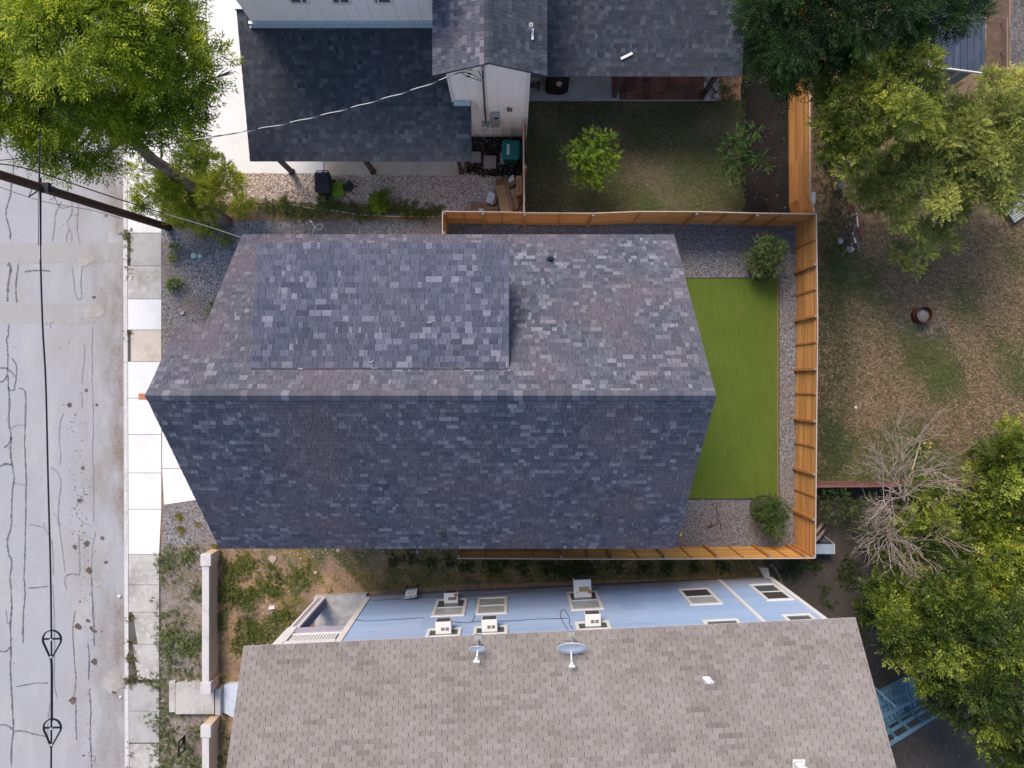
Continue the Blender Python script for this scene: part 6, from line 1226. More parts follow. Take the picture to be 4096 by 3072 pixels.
c = s4(1415, 695, .5); k_ = thing("kettle_grill", (c.x, c.y, .01), "small round black kettle grill on bent legs beside the lime green tub", "grill"); mb = MB()
mb.lathe(V3(c.x, c.y, 0), [(0, .22), (.12, .24), (.19, .34), (.205, .44), (.21, .45), (.19, .50), (.12, .545), (0, .56)], m_bblk, 28); mb.build("kettle", m_bblk, k_, smooth=True)
for x, y, ex, ey in ((1540, 720, 1710, 720), (1500, 830, 1610, 965), (1360, 850, 1300, 900), (1460, 560, 1510, 530)):
    a = s4(x, y, .3); b = s4(ex, ey, .02); mb = MB(); mb.tube([V3(a.x, a.y, .30), V3((a.x + b.x) / 2, (a.y + b.y) / 2, .26), V3(b.x, b.y, .012)], .022, m_bblk, 8); mb.build("leg", None, k_)
mb = MB(); mb.box((c.x - .05, c.y - .02, .555), (c.x + .05, c.y + .02, .60), m_bblk); mb.build("handle", None, k_, bevel=.01)

m_card = M("cardboard", (.40, .245, .125), .85, [(2, (.35, .21, .105), .45, .7)], (50, .06)); m_cardd = M("brown_carton", (.265, .165, .105), .85, [(2, (.22, .135, .085), .45, .7)], (50, .06)); m_cardi = M("carton_inside", (.20, .105, .045), .9)
def carton(label, pts, h, m, z=.012, marks=None, tape=True, lean=0.0, topm=None, grp="cartons piled at the fence corner", sticker=None):
    """pts: four top corners (image order) in metres"""
    o = thing("carton", (sum(p.x for p in pts) / 4, sum(p.y for p in pts) / 4, z), label, "carton", grp); mb = MB(); P = [V3(p.x, p.y, 0) for p in pts]
    if sum(P[i].x * P[(i + 1) % 4].y - P[(i + 1) % 4].x * P[i].y for i in range(4)) < 0: P.reverse()
    mb.hexa([p + V3(0, 0, z) for p in P] + [p + V3(0, 0, h) for p in P], m); mb.build("box_body", m, o, bevel=.006)
    cc = sum(P, V3(0, 0, 0)) / 4; e = (P[1] - P[0]); f = (P[3] - P[0]); at = lambda a, b, zz_: P[0] + e * a + f * b + V3(0, 0, zz_)
    quad = lambda mb_, a0, a1, b0, b1, zz_, m_: mb_.add([at(a0, b0, zz_), at(a1, b0, zz_), at(a1, b1, zz_), at(a0, b1, zz_)], [(0, 1, 2, 3)], m_)
    if tape: mb = MB(); quad(mb, .0, 1, .48, .52, h + .003, topm or m_cardi); mb.build("seam", None, o)
    if marks:
        mb = MB()
        for a0, a1, b0, b1 in marks: quad(mb, a0, a1, b0, b1, h + .005, m_inkb)
        mb.build("printed_lines", None, o)
    if sticker:
        mb = MB(); a0, a1, b0, b1, m_ = sticker; quad(mb, a0, a1, b0, b1, h + .007, m_); mb.build("sticker", None, o)
    return o
s1q = lambda lst, h: [s1(x, y, h) for x, y in lst]
lines = [(.2, .75, .14 + .05 * i, .155 + .05 * i) for i in range(3)] + [(.25, .7, .62 + .05 * i, .64 + .05 * i) for i in range(4)]
carton("wide brown carton with printed lines and a white label, leftmost of the pile", s1q([(200, 1290), (535, 1325), (520, 1500), (185, 1490)], .35), .36, m_cardd, marks=[(a, b, c_, d_) for c_, d_, a, b in lines], sticker=(.55, .80, .02, .30, m_wlab))
carton("small square brown carton touching the yellow cedar boards", s1q([(528, 1392), (742, 1397), (742, 1505), (525, 1505)], .32), .33, m_cardd, marks=[(.45, .8, .2 + .12 * i, .24 + .12 * i) for i in range(5)])
wc = carton("white carton with a black bar, tilted on the gravel", s1q([(568, 1085), (690, 1150), (630, 1362), (505, 1300)], .34), .34, M("white_carton", (.56, .56, .60), .7), marks=[(.30, .55, .55, .58), (.30, .50, .62, .64)], tape=False, sticker=(.55, .90, .10, .17, m_ink))
mb = MB(); pp_ = s1q([(690, 1150), (735, 1165), (690, 1350), (630, 1362)], .34); mb.hexa([V3(p.x, p.y, .02) for p in reversed(pp_)] + [V3(p.x, p.y, .30) for p in reversed(pp_)], m_cardd); mb.build("open_side", None, wc)
def flap_sheet(label, top_, h0, h1, wid, m):
    """a long flattened carton: polyline of (left,right) pixel pairs from the upper end to the fence"""
    n = len(top_); vs = []
    for i, (l, r) in enumerate(top_):
        h = h0 + (h1 - h0) * i / (n - 1); vs += [s1(*l, h), s1(*r, h)]
    o = thing("flattened_carton", vs[0] - V3(0, 0, h0 - .02), label, "carton", "cartons piled at the fence corner"); mb = MB(); vb = [v - V3(0, 0, .03) for v in vs]
    fs = [(2 * i, 2 * i + 2, 2 * i + 3, 2 * i + 1) for i in range(n - 1)]; N_ = len(vs)
    fs += [(N_ + 2 * i + 1, N_ + 2 * i + 3, N_ + 2 * i + 2, N_ + 2 * i) for i in range(n - 1)] + [(2 * i, N_ + 2 * i, N_ + 2 * i + 2, 2 * i + 2) for i in range(n - 1)] + [(2 * i + 1, 2 * i + 3, N_ + 2 * i + 3, N_ + 2 * i + 1) for i in range(n - 1)] + [(0, 1, N_ + 1, N_), (N_ - 2, N_ * 2 - 2, N_ * 2 - 1, N_ - 1)]
    mb.add(vs + vb, fs, m); mb.build("panel", m, o)
    f = MB(); a, b = vs[0], vs[1]; d = (vs[0] - vs[2]).normalized(); f.slab([a + V3(0, 0, .012), b + V3(0, 0, .012), b + d * .0 - d * .25 + V3(0, 0, .03), a - d * .25 + V3(0, 0, .03)], .006, m_cardi if 'long' in label else m_card); f.build("end_flap", None, o)
flap_sheet("long light brown flattened carton leaning toward the cedar fence", [((690, 890), (860, 850)), ((690, 1000), (880, 970)), ((720, 1150), (905, 1150)), ((760, 1310), (950, 1330)), ((790, 1500), (970, 1500))], .20, .60, 1, m_card)
flap_sheet("narrow folded brown carton strip right of the long flattened one", [((862, 785), (905, 780)), ((880, 920), (945, 930)), ((915, 1150), (980, 1150)), ((955, 1330), (1020, 1320)), ((975, 1500), (1035, 1500))], .25, .65, 1, m_cardd)
carton("brown carton with torn end lying between the folded strip and the narrow fence", s1q([(970, 1060), (1095, 1030), (1145, 1420), (1050, 1480)], .30), .31, m_card, tape=True, sticker=(.25, .42, .72, .90, m_wlab))
carton("tall narrow carton with printed writing standing against the narrow fence", s1q([(1095, 800), (1203, 790), (1205, 1168), (1098, 1168)], .55), .56, m_card, marks=[(.30 + .08 * i, .33 + .08 * i, .15, .85) for i in range(4)], tape=False)
carton("dark open carton with white packing paper inside", s1q([(935, 845), (1085, 835), (1090, 940), (970, 1040)], .26), .27, m_cardd, tape=False, sticker=(.05, .85, .45, .95, m_wlab))
carton("rust brown carton wedged at the foot of the narrow fence", s1q([(1100, 1175), (1205, 1175), (1200, 1290), (1140, 1380)], .30), .26, m_cardi, tape=False)
for i, (x, y, ww) in enumerate(((305, 440, 205), (585, 535, 240), (885, 465, 210))):
    c = s1(x, y, 0); hw_ = ww * .2049 / KF * CAMH / 2; mb = MB(); mb.box((c.x - hw_, c.y - hw_ * 1.04, .0), (c.x + hw_, c.y + hw_ * 1.04, .055), M("pink_paver" + str(i), (.30, .255, .24), .9, [(5, (.25, .21, .20), .5, .7)], (70, .12)))
    tag(mb.build("paving_stone", None, None, loc=(c.x, c.y, 0), bevel=.008), ("square pinkish paving stone half under the carport roof", "middle square paving stone on the black bark", "square paving stone partly under the teal bin")[i], "paver", "paving stones on the bark")
mb = MB(); p = s1(715, 865, .03); mb.beam(p + V3(-.03, -.05, 0), p + V3(.02, .05, .01), .05, .02, M("pink_plastic", (.6, .06, .20), .6)); tag(mb.build("plastic_scrap", None, None, loc=p), "tiny bright pink scrap above the long flattened carton", "debris")
# white cord on the gravel, lids and other small fittings
t1 = lambda x, y, h=.02: T(1, 1, x, y, h)
mb = MB(); mb.tube(wire([t1(485, 362), t1(500, 320), t1(525, 290), t1(555, 275), t1(576, 295), t1(560, 320), t1(530, 322), t1(505, 300), t1(490, 275), t1(480, 258)]), .014, m_wirew, 6); mb.beam(t1(465, 250, .03), t1(488, 262, .03), .06, .04, m_wirew); tag(mb.build("extension_cord", m_wirew, None, loc=t1(520, 300)), "white cord lying in a loop on the gravel above the dark roof", "cord")
mb = MB(); mb.tube(wire([t1(160, 75, .06), t1(240, 95, .05), t1(500, 145, .06), t1(700, 165, .05), t1(900, 195, .06), t1(1120, 208, .05), t1(1290, 210, .06), t1(1500, 212, .05), t1(1600, 205, .06)]), .015, m_wirew, 6); tag(mb.build("string_line", m_wirew, None, loc=t1(900, 195)), "thin white line stretched along the weed strip to the cedar fence end", "string")
z = lambda x, y, h=.01: T(1, 0, x, y, h)
p = z(1585, 545); lo = thing("meter_lid", p, "dark rounded meter lid set in the grey gravel", "meter lid"); mb = MB(); loft(mb, [[V3(x, y, zz_) for x, y in rrect(p.x, p.y, .50, .36, .12, 0)] for zz_, in ((.0,), (.03,), (.034,))], M("lid_grey", (.11, .105, .115), .6, [(9, (.15, .14, .15), .5, .7)])); mb.build("lid", None, lo)
mb = MB(); mb.box((p.x - .02, p.y - .03, .034), (p.x + .02, p.y + .03, .038), m_black); mb.build("latch", None, lo)
m_mint = M("mint_plastic", (.33, .46, .43), .5)
for x, y, r, lb_ in ((1675, 552, .105, "larger mint green round cap right of the dark meter lid"), (1730, 554, .085, "smaller mint green round cap, rightmost of the two")):
    p = z(x, y); mb = MB(); mb.lathe(p, [(r * 1.05, -.01), (r * 1.05, .03), (r * .9, .036), (r * .3, .038), (r * .28, .05), (0, .052)], m_mint, 20); tag(mb.build("cleanout_cap", m_mint, None, loc=p, smooth=False), lb_, "pipe cap", "mint caps in the gravel")
p = z(1575, 1040); mb = MB(); mb.lathe(p, [(.10, -.01), (.10, .07), (.085, .075), (.08, .03), (0, .03)], M("pale_pipe", (.40, .39, .40), .6), 20); tag(mb.build("pipe_ring", None, None, loc=p), "pale pipe ring standing in the gravel near the dark roof's front edge", "pipe")
mb = MB(); p = z(1755, 285, .02); mb.beam(p + V3(-.08, .03, 0), p + V3(.08, -.04, 0), .05, .02, M("red_plastic", (.6, .10, .06), .6)); tag(mb.build("plastic_scrap", None, None, loc=p), "red scrap in the gravel beside the sprouts", "debris")
def rock(label, P, r, m, group=None, sq=.6):
    mb = MB(); prof = []; vs = []; n = 9
    for j, (rr, zz_) in enumerate(((.75, -.05), (1.0, .25), (.8, .6), (.4, .8))):
        for k in range(n): a = 6.283 * k / n + j * .2; s = r * rr * rnd.uniform(.8, 1.2); vs.append(P + V3(s * math.cos(a), s * .85 * math.sin(a), r * zz_ * sq))
    fs = [(i * n + k, i * n + (k + 1) % n, (i + 1) * n + (k + 1) % n, (i + 1) * n + k) for i in range(3) for k in range(n)] + [tuple(range(3 * n, 4 * n))]
    mb.add(vs, fs, m); return tag(mb.build("rock", m, None, loc=P), label, "rock", group)
m_rock = M("tan_rock", (.42, .32, .26), .9, [(5, (.33, .25, .20), .5, .7)], (30, .15)); m_rockw = M("pale_rock", (.46, .42, .40), .9, [(5, (.36, .33, .31), .5, .7)], (30, .15))
y1_ = lambda x, y: T(2, 1, x, y, .005)
for x, y, r, m_, lb_ in ((712, 1440, .10, m_rock, "pink rock at the dark roof's lower edge, left one"), (1380, 1450, .125, m_rockw, "large pale rock at the dark roof's lower edge, right one"), (18, 1618, .07, m_rockw, "small round pale rock left of the orange dirt"), (515, 1630, .09, m_rock, "small tan rock among the weeds on the dirt"), (385, 1590, .06, m_rockw, "tiny pale rock beside the dirt's weeds")): rock(lb_, y1_(x, y), r, m_, "rocks on the dirt yard")
p = y1_(143, 1510); mb = MB(); mb.slab([p + V3(-.17, .02, .05), p + V3(-.02, .16, .06), p + V3(.16, .08, .05), p + V3(.15, -.03, .05), p + V3(.02, -.20, .04)], .05, m_rock); tag(mb.build("flagstone", None, None, loc=p), "flat five sided tan flagstone lying on the orange dirt", "flagstone")
p = T(3, 1, 138, 278, .01); mb = MB(); mb.slab([p + V3(-.12, -.05, .06), p + V3(-.10, .09, .06), p + V3(.12, .12, .06), p + V3(.13, -.01, .06)], .06, m_wirew); tag(mb.build("white_block", None, None, loc=p), "small white block lying among the weeds in the dirt yard", "block")
p = F(1848, 880, .02); mb = MB(); mb.slab([p + V3(-.06, .05, .02), p + V3(.05, .07, .03), p + V3(.07, -.04, .02), p + V3(-.03, -.06, .015)], .01, m_wirew); tag(mb.build("paper_scrap", None, None, loc=p), "square white scrap of paper on the dry field's grass", "paper")
for x, y, lb_ in ((1035, 175, "crumpled pale bag lying in the gutter, the upper one"), (1043, 1045, "small crumpled wrapper lying in the gutter, the lower one")): rock(lb_, T(3, 0, x, y, -.115), .08 if x < 1040 else .06, M("wrapper" + str(x), (.52, .56, .58), .6), "litter in the gutter", 1.0)["category"] = "litter"
# twisted dead vine and yellow marker on the gravel
t2 = lambda x, y, h=.02: T(2, 2, x, y, h)
m_vine = M("dry_vine", (.045, .03, .028), .9); mb = MB()
for pts in ([(1745, 1060), (1735, 1040), (1760, 1030), (1772, 1050), (1765, 1090), (1778, 1130), (1772, 1160), (1790, 1180), (1805, 1200), (1800, 1255)], [(1790, 1180), (1770, 1205), (1740, 1220), (1715, 1230), (1690, 1225)], [(1725, 1190), (1718, 1215), (1710, 1240)], [(1690, 1240), (1720, 1238), (1745, 1215)]): mb.tube(wire([t2(x, y, .025) for x, y in pts]), .013, m_vine, 5)
tag(mb.build("dead_vine", m_vine, None, loc=t2(1770, 1140)), "dark twisted dead vine lying on the gravel below the turf", "vine")
p = t2(1436, 1280, 0); fg = thing("marker_flag", p, "tiny yellow marker flag on the gravel at the roof's right edge", "flag"); mb = MB(); mb.tube([p, p + V3(0, 0, .4)], .006, m_iron, 5); mb.build("stake", None, fg); mb = MB(); mb.slab([p + V3(-.05, -.05, .40), p + V3(.07, -.04, .40), p + V3(.02, .10, .42)], .008, M("yellow_plastic", (.75, .55, .01), .6)); mb.build("pennant", None, fg)
# LEASED sign against the blue wall
s2 = lambda x, y, h: S(1580 + x * .06329, 2320 + y * .06329, h)
m_maroon = M("maroon_band", (.09, .010, .022), .6); m_sign = M("sign_white", (.86, .85, .83), .6); fa, fb = s2(760, 330, 0), s2(1490, 235, 0); ta, tb_ = s2(552, 1270, 1.05), s2(1352, 1145, 1.05)
sg = thing("yard_sign", (fa + fb) / 2, "white yard sign with a maroon band reading LEASED, leaning by the blue wall", "sign"); ta = V3(ta.x, ta.y, ta.z); A_ = lambda s, t_: fa.lerp(fb, s).lerp(ta.lerp(tb_, s), t_)
for s in (0, 1): mb = MB(); mb.tube([A_(s, 0), A_(s, 1)], .016, m_iron, 6); mb.build("leg", None, sg)
mb = MB(); mb.tube([A_(0, .13), A_(1, .13)], .012, m_iron, 6); mb.build("crossbar", None, sg)
nr = (A_(1, .5) - A_(0, .5)).cross(A_(.5, 1) - A_(.5, 0)).normalized(); nr = nr if nr.z > 0 else -nr
def pl(mb_, s0, s1_, t0, t1_, off, m_, th=.01): q_ = [A_(s0, t0), A_(s1_, t0), A_(s1_, t1_), A_(s0, t1_)]; mb_.hexa([p + nr * (off - th) for p in q_] + [p + nr * off for p in q_], m_)
mb = MB(); pl(mb, .03, .97, .36, .82, .02, m_sign); pl(mb, .0, 1.0, .82, .985, .022, m_maroon, .014); pl(mb, .03, .96, .955, .975, .026, m_sign, .004); mb.build("panel", None, sg)
mb = MB()
for i in range(13): 
    if i != 5: pl(mb, .08 + i * .062, .12 + i * .062, .385, .425, .022, m_ink, .002)
for k, (s0, s1_, t0) in enumerate(((.25, .75, .52), (.22, .70, .57), (.18, .80, .62), (.15, .78, .67), (.25, .72, .72))): pl(mb, s0, s1_, t0, t0 + .012, .022, m_acv, .002)
mb.build("small_print", None, sg)
xd = (A_(0, .9) - A_(1, .9)); yd = nr.cross(xd.normalized()); text_mesh("lettering", "LEASED", .165, m_sign, A_(.5, .893) + nr * .026, xd, yd if yd.dot(A_(.5, 1) - A_(.5, 0)) > 0 else -yd, sg, .003)

# ------------------------------------------------------------------ right-hand yards
b4 = lambda x, y, h=0.0: T(1, 3, x, y, h)
m_rustd = M("rusty_drum", (.085, .028, .016), .85, [(4, (.05, .02, .014), .45, .7, (1, 1, .4)), (12, (.13, .045, .02), .55, .75)], (50, .2)); m_ash = M("wood_ash", (.20, .185, .18), .95, [(6, (.12, .11, .105), .45, .65), (20, (.30, .28, .27), .55, .75)], (60, .2))
c = b4(1355, 1060, .45); c = V3(c.x - .0, c.y, 0); br_ = thing("fire_barrel", (c.x, c.y, .005), "rusty open steel drum full of grey ash on a burnt patch of the dry field", "barrel"); mb = MB()
mb.lathe(c, [(.31, .0), (.315, .02), (.31, .22), (.322, .23), (.31, .24), (.31, .43), (.322, .44), (.322, .46), (.300, .46), (.296, .43), (.294, .1)], m_rustd, 36); mb.build("drum", m_rustd, br_, smooth=True); mb = MB(); mb.lathe(c, [(.293, .24), (.2, .28), (.08, .32), (0, .33)], m_ash, 24); mb.build("ash_heap", m_ash, br_, smooth=True)
m_ashp = M("scattered_ash", (.16, .15, .14), .95, [(2.5, (.06, .05, .035), .42, .6), (9, (.24, .23, .22), .52, .75)], (50, .3)); mb = MB(); blot(mb, b4(1320, 1110), .95, .008, m_ashp, 40); struct("burnt_patch", mb)
v, tn = blades(np.array([[b4(1320, 1110).x, b4(1320, 1110).y]]) + RNG.normal(0, .62, (900, 2)), .008, (.05, .15), .02, RNG.uniform(0, .5, 900), .4); o = np_mesh("ash_grass", v, 3, leaf_mat("ash_blade", (.16, .15, .14), (.11, .10, .09), (.06, .07, .03), .1), None, tn); o["kind"] = "stuff"
# lumber pile and rubbish
m_plank = M("grey_plank", (.13, .085, .07), .9, [(5, (.20, .15, .13), .5, .75)], island=.35); m_plankr = M("red_plank", (.17, .065, .05), .9, [(5, (.26, .16, .13), .55, .75)], island=.3); m_bag = M("plastic_bag", (.42, .45, .46), .4, bump=.6, bscale=18); m_corr = M("corrugated_sheet", (.10, .13, .15), .5, [(3, (.20, .22, .22), .5, .7)], metal=.3)
grp = "boards in the lumber pile"
for i, (x0_, y0_, x1_, y1_, wd, zz_, m_) in enumerate(((700, 100, 720, 300, .10, .10, m_plankr), (735, 20, 770, 330, .16, .14, m_plankr), (790, 200, 800, 385, .17, .12, m_plankr), (765, 180, 780, 300, .05, .26, m_dirtywhite), (720, 190, 735, 290, .07, .22, m_plank), (755, 330, 790, 515, .12, .10, m_plank), (640, 60, 600, 140, .16, .12, m_plank), (610, 0, 560, 120, .14, .08, m_plank), (690, 0, 700, 170, .09, .2, m_plankr), (725, 340, 760, 440, .07, .12, m_dirtywhite))):
    a, b = b4(x0_, y0_, zz_), b4(x1_, y1_, zz_); mb = MB(); mb.beam(a + V3(0, 0, -.02), b + V3(0, 0, -.02), wd, .045, m_); mb.beam(a.lerp(b, .2) + V3(0, 0, -.05 - zz_ / 2 + .01), a.lerp(b, .3) + V3(0, 0, -.05 - zz_ / 2 + .01), wd * .8, max(.02, zz_ - .03), m_plank)
    tag(mb.build("board", None, None, loc=(a.lerp(b, .5).x, a.lerp(b, .5).y, 0)), ("short red plank at the left of the lumber pile", "long wide red plank along the lumber pile's middle", "broad red plank at the lumber pile's right side", "narrow white strip lying on the red planks", "grey batten left of the white strip", "pale grey plank at the lumber pile's lower tip", "grey plank under the twiggy branches, right one", "grey plank under the twiggy branches, left one", "thin red plank at the pile's upper end", "short white stick at the pile's lower end")[i], "plank", grp)
p = b4(690, 330); LP = thing("brush_heap", p, "heap of dark brush and sticks on the left of the lumber pile", "brush pile"); mb = MB()
for i in range(170):
    q_ = V3(p.x + rnd.gauss(0, .13), p.y + rnd.gauss(0, .55), rnd.uniform(.02, .22)); a = rnd.gauss(1.5, .5); l = rnd.uniform(.15, .5); mb.tube([q_, q_ + V3(math.cos(a) * l, math.sin(a) * l, rnd.uniform(-.03, .06))], rnd.uniform(.006, .018), m_twigd if i % 3 else m_twig, 4)
mb.build("stick_tangle", None, LP)["kind"] = "stuff"
for x, y, r, lb_ in ((705, 495, .16, "crumpled clear plastic bag at the lower end of the lumber pile"), (622, 428, .12, "greyer crumpled plastic bag left of the brush heap"), (722, 455, .07, "small cream scrap between the plastic bag and the red planks")): rock(lb_, b4(x, y, .02), r, m_bag if r > .1 else m_rock, "litter at the lumber pile", 1.2)["category"] = "litter"
rock("big pale boulder under the olive tree's lower branches", T(0, 3, 680, 1398, .3), .26, m_rockw)
t3 = lambda x, y, h=0.0: T(0, 3, x, y, h)
def ribbed(label, x0_, y0_, x1_, y1_, h, m_, n=9):
    a, b = t3(x0_, y0_, h), t3(x1_, y1_, h); o = thing("metal_sheet", V3((a.x + b.x) / 2, (a.y + b.y) / 2, h), label, "metal sheet", "ribbed metal sheets under the branches"); mb = MB()
    for i in range(n): y = a.y + (b.y - a.y) * (i + .5) / n; mb.box((a.x, y - .018, 0.0 if i in (0, n - 1) else h - .03), (b.x, y + .018, h), m_)
    mb.box((a.x + .02, b.y, h - .035), (b.x - .02, a.y, h - .022), m_); mb.build("ribs", m_, o)
ribbed("ribbed blue grey metal sheet under the olive tree", 520, 1250, 605, 1400, .5, m_corr, 10); ribbed("second ribbed metal sheet just above the lumber pile", 610, 1480, 665, 1640, .4, m_corr, 9)
mb = MB(); a = b4(383, 30, .9); mb.box((a.x - .02, b4(0, 95, .9).y, 0), (a.x + .12, b4(0, 0, .9).y, .9), M("pale_blue_panel", (.40, .48, .52), .6)); tag(mb.build("panel_scrap", None, None, loc=(a.x, a.y, 0)), "pale blue panel leaning behind the cedar fence corner", "panel")
# slatted pallet at the right edge
pa = thing("slatted_rack", b4(2160, 180, .2), "whitish slatted rack half hidden by branches at the right edge", "rack"); m_slat = M("pale_slat", (.36, .38, .38), .7, island=.2)
a = b4(2100, 190, .25); ux_ = (b4(2290, 60, .25) - b4(2100, 190, .25)).normalized(); uy_ = V3(ux_.y, -ux_.x, 0)
for i in range(9):
    o_ = b4(2030, 120, .25) + uy_ * (i * .095); mb = MB(); mb.beam(o_, o_ + ux_ * 1.5, .06, .03, m_slat); mb.build("slat", None, pa)
for s in (.15, 1.35): o_ = b4(2030, 120, .12) + ux_ * s; mb = MB(); mb.beam(o_, o_ + uy_ * .8, .06, .22, m_slat); mb.build("bearer", None, pa)
# shed at the top right
m_shed = M("blue_shed_roof", (.050, .066, .105), .55, [(1.2, (.10, .115, .155), .52, .78, (3, .5, 1)), (5, (.03, .04, .065), .55, .75, (3, .6, 1))], (40, .12)); hs = 3.0
sd_ = thing("shed", t3(1640, 300, 0), "shed with a dark blue roof and white trim half under the dark green tree", "shed"); P = [t3(1400, 565, hs), t3(1868, 625, hs), t3(1885, -300, hs + .3), t3(1420, -300, hs + .3)]
mb = MB(); mb.slab(P, .1, m_shed, m_white)
for i in range(8): a = P[0].lerp(P[1], (i + .5) / 8); b = P[3].lerp(P[2], (i + .5) / 8); mb.beam(a + V3(0, 0, .015), b + V3(0, 0, .015), .03, .03, m_shed)
mb.build("roof", m_shed, sd_); mb = MB(); q_ = [p.copy() for p in P]; cx_ = sum((p for p in q_), V3(0, 0, 0)) / 4
mb.prism([(cx_.x + (p.x - cx_.x) * .86, cx_.y + (p.y - cx_.y) * .9) for p in q_], 0, 2.88, M("shed_wall", (.2, .22, .24), .8)); mb.build("wall", None, sd_)
mb = MB(); mb.beam(P[0] + V3(0, -.03, -.03), P[1] + V3(0, -.03, -.03), .04, .10, m_white); mb.beam(t3(1670, 603, hs - .05), t3(1592, 660, hs - .6), .05, .06, m_white); mb.build("fascia", None, sd_)
mb = MB(); p0_, p1_ = t3(2066, 150, .4), t3(2066, 660, .4); m_rail = M("rusty_rail", (.22, .17, .14), .8); mb.beam(p0_, p1_, .035, .035, m_rail)
for s in (0, .5, .98): q_ = p0_.lerp(p1_, s); mb.beam(V3(q_.x, q_.y - .03, 0), V3(q_.x, q_.y - .03, .42), .04, .04, m_rail)
tag(mb.build("guard_rail", None, None, loc=(p0_.x, (p0_.y + p1_.y) / 2, 0)), "thin brown rail standing right of the blue roofed shed", "rail")
mb = MB(); mb.sheet([(t3(1880, 0).x, 20), (t3(1890, 900).x, t3(1890, 640).y), (t3(2080, 900).x, t3(2080, 700).y), (t3(2085, 0).x, 20)], .008, M("brown_litter_path", (.10, .065, .045), .95, [(3, (.14, .095, .065), .45, .7), (14, (.06, .04, .03), .5, .7)], (60, .3))); struct("path", mb)
mb = MB(); mb.sheet([(t3(2095, 0).x, 20), (t3(2095, 640).x, t3(2095, 640).y), (t3(2600, 640).x, t3(2600, 640).y), (t3(2600, 0).x, 20)], .008, M("grey_rubble", (.12, .11, .11), .95, [(1.2, (.06, .055, .055), .45, .62), (3, (.09, .07, .055), .45, .7), (10, (.17, .16, .16), .5, .7)], (50, .3), cells=(12, .5, 1.5))); struct("rubble", mb)
# blue sheet metal shelter below the fence corner, leaning logs
z4 = lambda x, y, h=0.0: S(3230 + x * .21008, 2060 + y * .21008, h)
m_sheetb = M("blue_grey_sheet", (.20, .255, .32), .6, [(3, (.26, .31, .36), .45, .7), (9, (.14, .18, .23), .55, .75)], (60, .1)); ds_ = thing("low_shelter", z4(330, 640, 0), "low blue grey sheet topped box outside the lower fence corner", "shelter")
P = [z4(120, 742, .7), z4(515, 742, .7), z4(510, 558, .62), z4(120, 558, .62)]; mb = MB(); mb.slab(P, .03, m_sheetb); mb.build("roof_sheet", None, ds_)
mb = MB(); cx_ = sum(P, V3(0, 0, 0)) / 4; mb.prism([(cx_.x + (p.x - cx_.x) * .93, cx_.y + (p.y - cx_.y) * .9) for p in P], 0, .58, M("shelter_side", (.05, .055, .06), .8)); mb.build("wall", None, ds_)
mb = MB(); a, b = z4(215, 450, .12), z4(400, 535, .12); mb.box((a.x, b.y, 0), (b.x, a.y, .12), M("dark_blue_step", (.07, .08, .10), .8)); mb.build("step", None, ds_); mb = MB(); mb.tube([z4(310, 395, .02), z4(512, 552, .66)], .014, m_slat, 5); mb.tube([z4(512, 552, .66), z4(516, 740, .72)], .016, m_slat, 5); mb.build("edge_bar", None, ds_)
for (x0_, y0_, x1_, y1_, lb_) in ((330, 95, 150, 345, "upper of two brown logs leaning on the outside of the cedar fence"), (350, 240, 145, 500, "lower of two brown logs leaning on the outside of the cedar fence")):
    a = z4(x0_, y0_, .05); b = z4(x1_, y1_, .9); mb = MB(); mb.tube([a, a.lerp(b, .5) + V3(0, 0, .03), b], [.075, .07, .06], m_bark, 10); tag(mb.build("log", None, None, loc=V3(a.x, a.y, 0), smooth=True), lb_, "log", "logs leaning on the fence")
z3 = lambda x, y, h=.03: S(3000 + x * .25197, 2270 + y * .25197, h)
p = z3(730, 465); mb = MB(); mb.beam(p + V3(-.11, .03, .0), p + V3(.11, -.03, .0), .10, .06, M("red_brick", (.30, .12, .07), .9)); tag(mb.build("brick", None, None, loc=p, bevel=.005), "red brick lying in the dark soil beside the blue wall's right corner", "brick")
mb = MB(); a, b = z3(150, -20, .3), z3(290, 170, .3); mb.slab([z3(145, 0, .30), z3(290, 10, .30), z3(325, 172, .34), z3(235, 172, .34)], .30, m_conc_grey); tag(mb.build("concrete_block", None, None, loc=V3(a.x, a.y, 0)), "grey concrete block at the foot of the blue wall's right corner", "block")
mb = MB(); mb.tube(wire([z3(310, -60, .05), z3(380, 0, .06), z3(440, 90, .06), z3(480, 190, .05), z3(540, 330, .04)]), .06, M("pale_root", (.13, .11, .10), .9), 8); tag(mb.build("root", None, None, loc=z3(440, 90, 0), smooth=True), "pale curved root lying beside the blue wall's right corner", "root")
# blue wooden stair with open railings
zs_ = lambda x, y, h: S(3460 + x * .21097, 2650 + y * .21097, h)
m_bw = M("blue_stair_paint", (.075, .155, .225), .7, [(3, (.10, .19, .265), .45, .7), (8, (.055, .12, .18), .55, .75)], (60, .12)); STo = thing("timber_stair", zs_(700, 900, 0), "blue painted wooden stair with open railings beside the tan roof at the lower right", "stair")
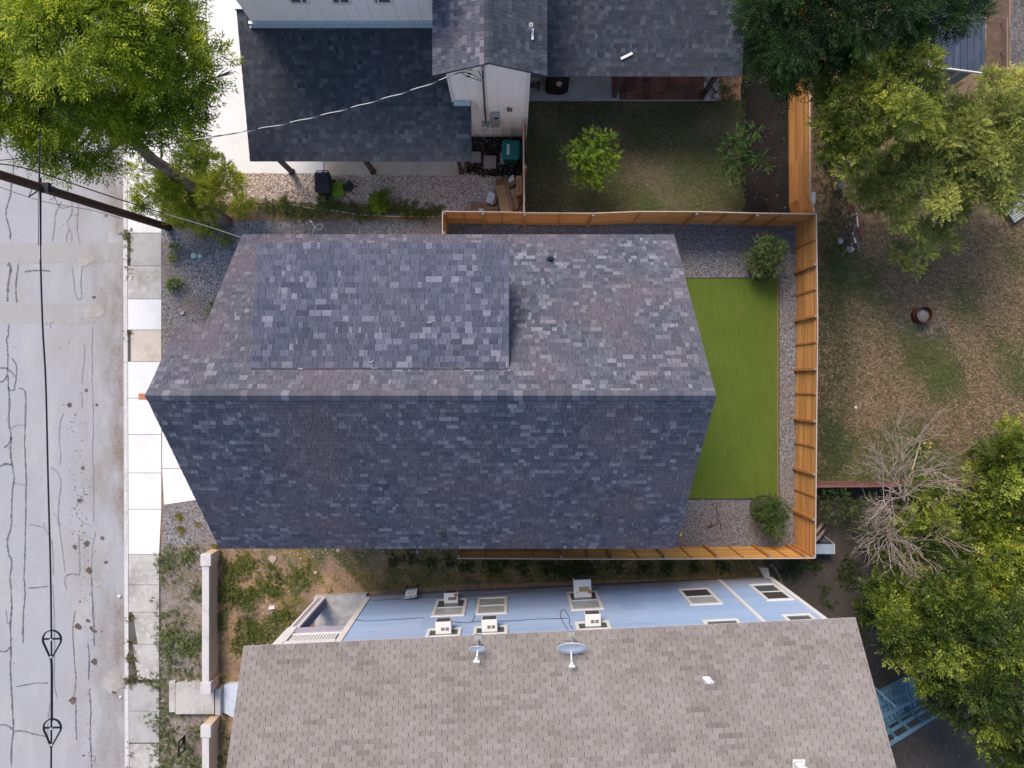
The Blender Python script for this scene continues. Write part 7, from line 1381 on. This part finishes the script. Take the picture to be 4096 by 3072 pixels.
# treads climb toward the house (left); each is a board seen from above
n_t = 10
for i in range(n_t):
    s = i / (n_t - 1); h = .25 + (1 - s) * 2.3
    a = zs_(225 + s * 640, 610 - s * 330, h); b = zs_(345 + s * 640, 1195 - s * 385, h); a2 = zs_(225 + s * 640 + 60, 610 - s * 330 - 32, h - .02); b2 = zs_(345 + s * 640 + 60, 1195 - s * 385 - 30, h - .02)
    mb = MB(); mb.slab([a, a2, b2, b], .05, m_bw); mb.build("tread", None, STo)
mb = MB()
for (xa, ya, xb, yb, o_) in ((225, 620, 850, 290, 0), (345, 1180, 1000, 800, 0)): mb.beam(zs_(xa, ya, 2.42), zs_(xb, yb, .14), .06, .26, m_bw)
mb.build("stringer", None, STo)
def rail(pts0, pts1, w_): mb = MB(); mb.beam(zs_(*pts0), zs_(*pts1), w_, .07, m_bw); return mb
for a, b, w_, nm in (((325, 1035, 3.35), (1030, 640, 1.25), .10, "handrail"), ((460, 1550, 3.4), (1530, 890, 1.3), .11, "handrail"), ((395, 1355, 2.9), (1310, 800, .9), .10, "handrail"), ((270, 820, 3.0), (920, 500, 1.0), .06, "handrail")): rail(a, b, w_).build(nm, None, STo)
for (a, b, w_) in (((460, 1290, 2.6), (590, 1430, 3.2), .09), ((720, 1160, 2.1), (860, 1290, 2.7), .09), ((960, 1010, 1.6), (1110, 1120, 2.2), .09), ((1200, 850, 1.1), (1350, 980, 1.7), .09), ((1080, 740, .9), (1200, 850, 1.1), .08), ((850, 910, 1.3), (960, 1010, 1.6), .08), ((610, 1060, 1.8), (720, 1160, 2.1), .07), ((370, 1210, 2.3), (460, 1290, 2.6), .07), ((180, 470, 2.6), (440, 720, 3.1), .05), ((600, 490, 1.5), (860, 700, 2.0), .04), ((440, 720, 3.1), (600, 840, 3.3), .03)):
    mb = MB(); mb.beam(zs_(*a), zs_(*b), w_, .06, m_bw); mb.build("baluster", None, STo)
for (x, y, h) in ((470, 1290, 2.6), (960, 1010, 1.7), (590, 1430, 3.1), (1350, 980, 1.7), (860, 1290, 2.7)):
    p = zs_(x, y, h); mb = MB(); mb.beam(V3(p.x, p.y, 0), p, .09, .09, m_bw); mb.build("post", None, STo)
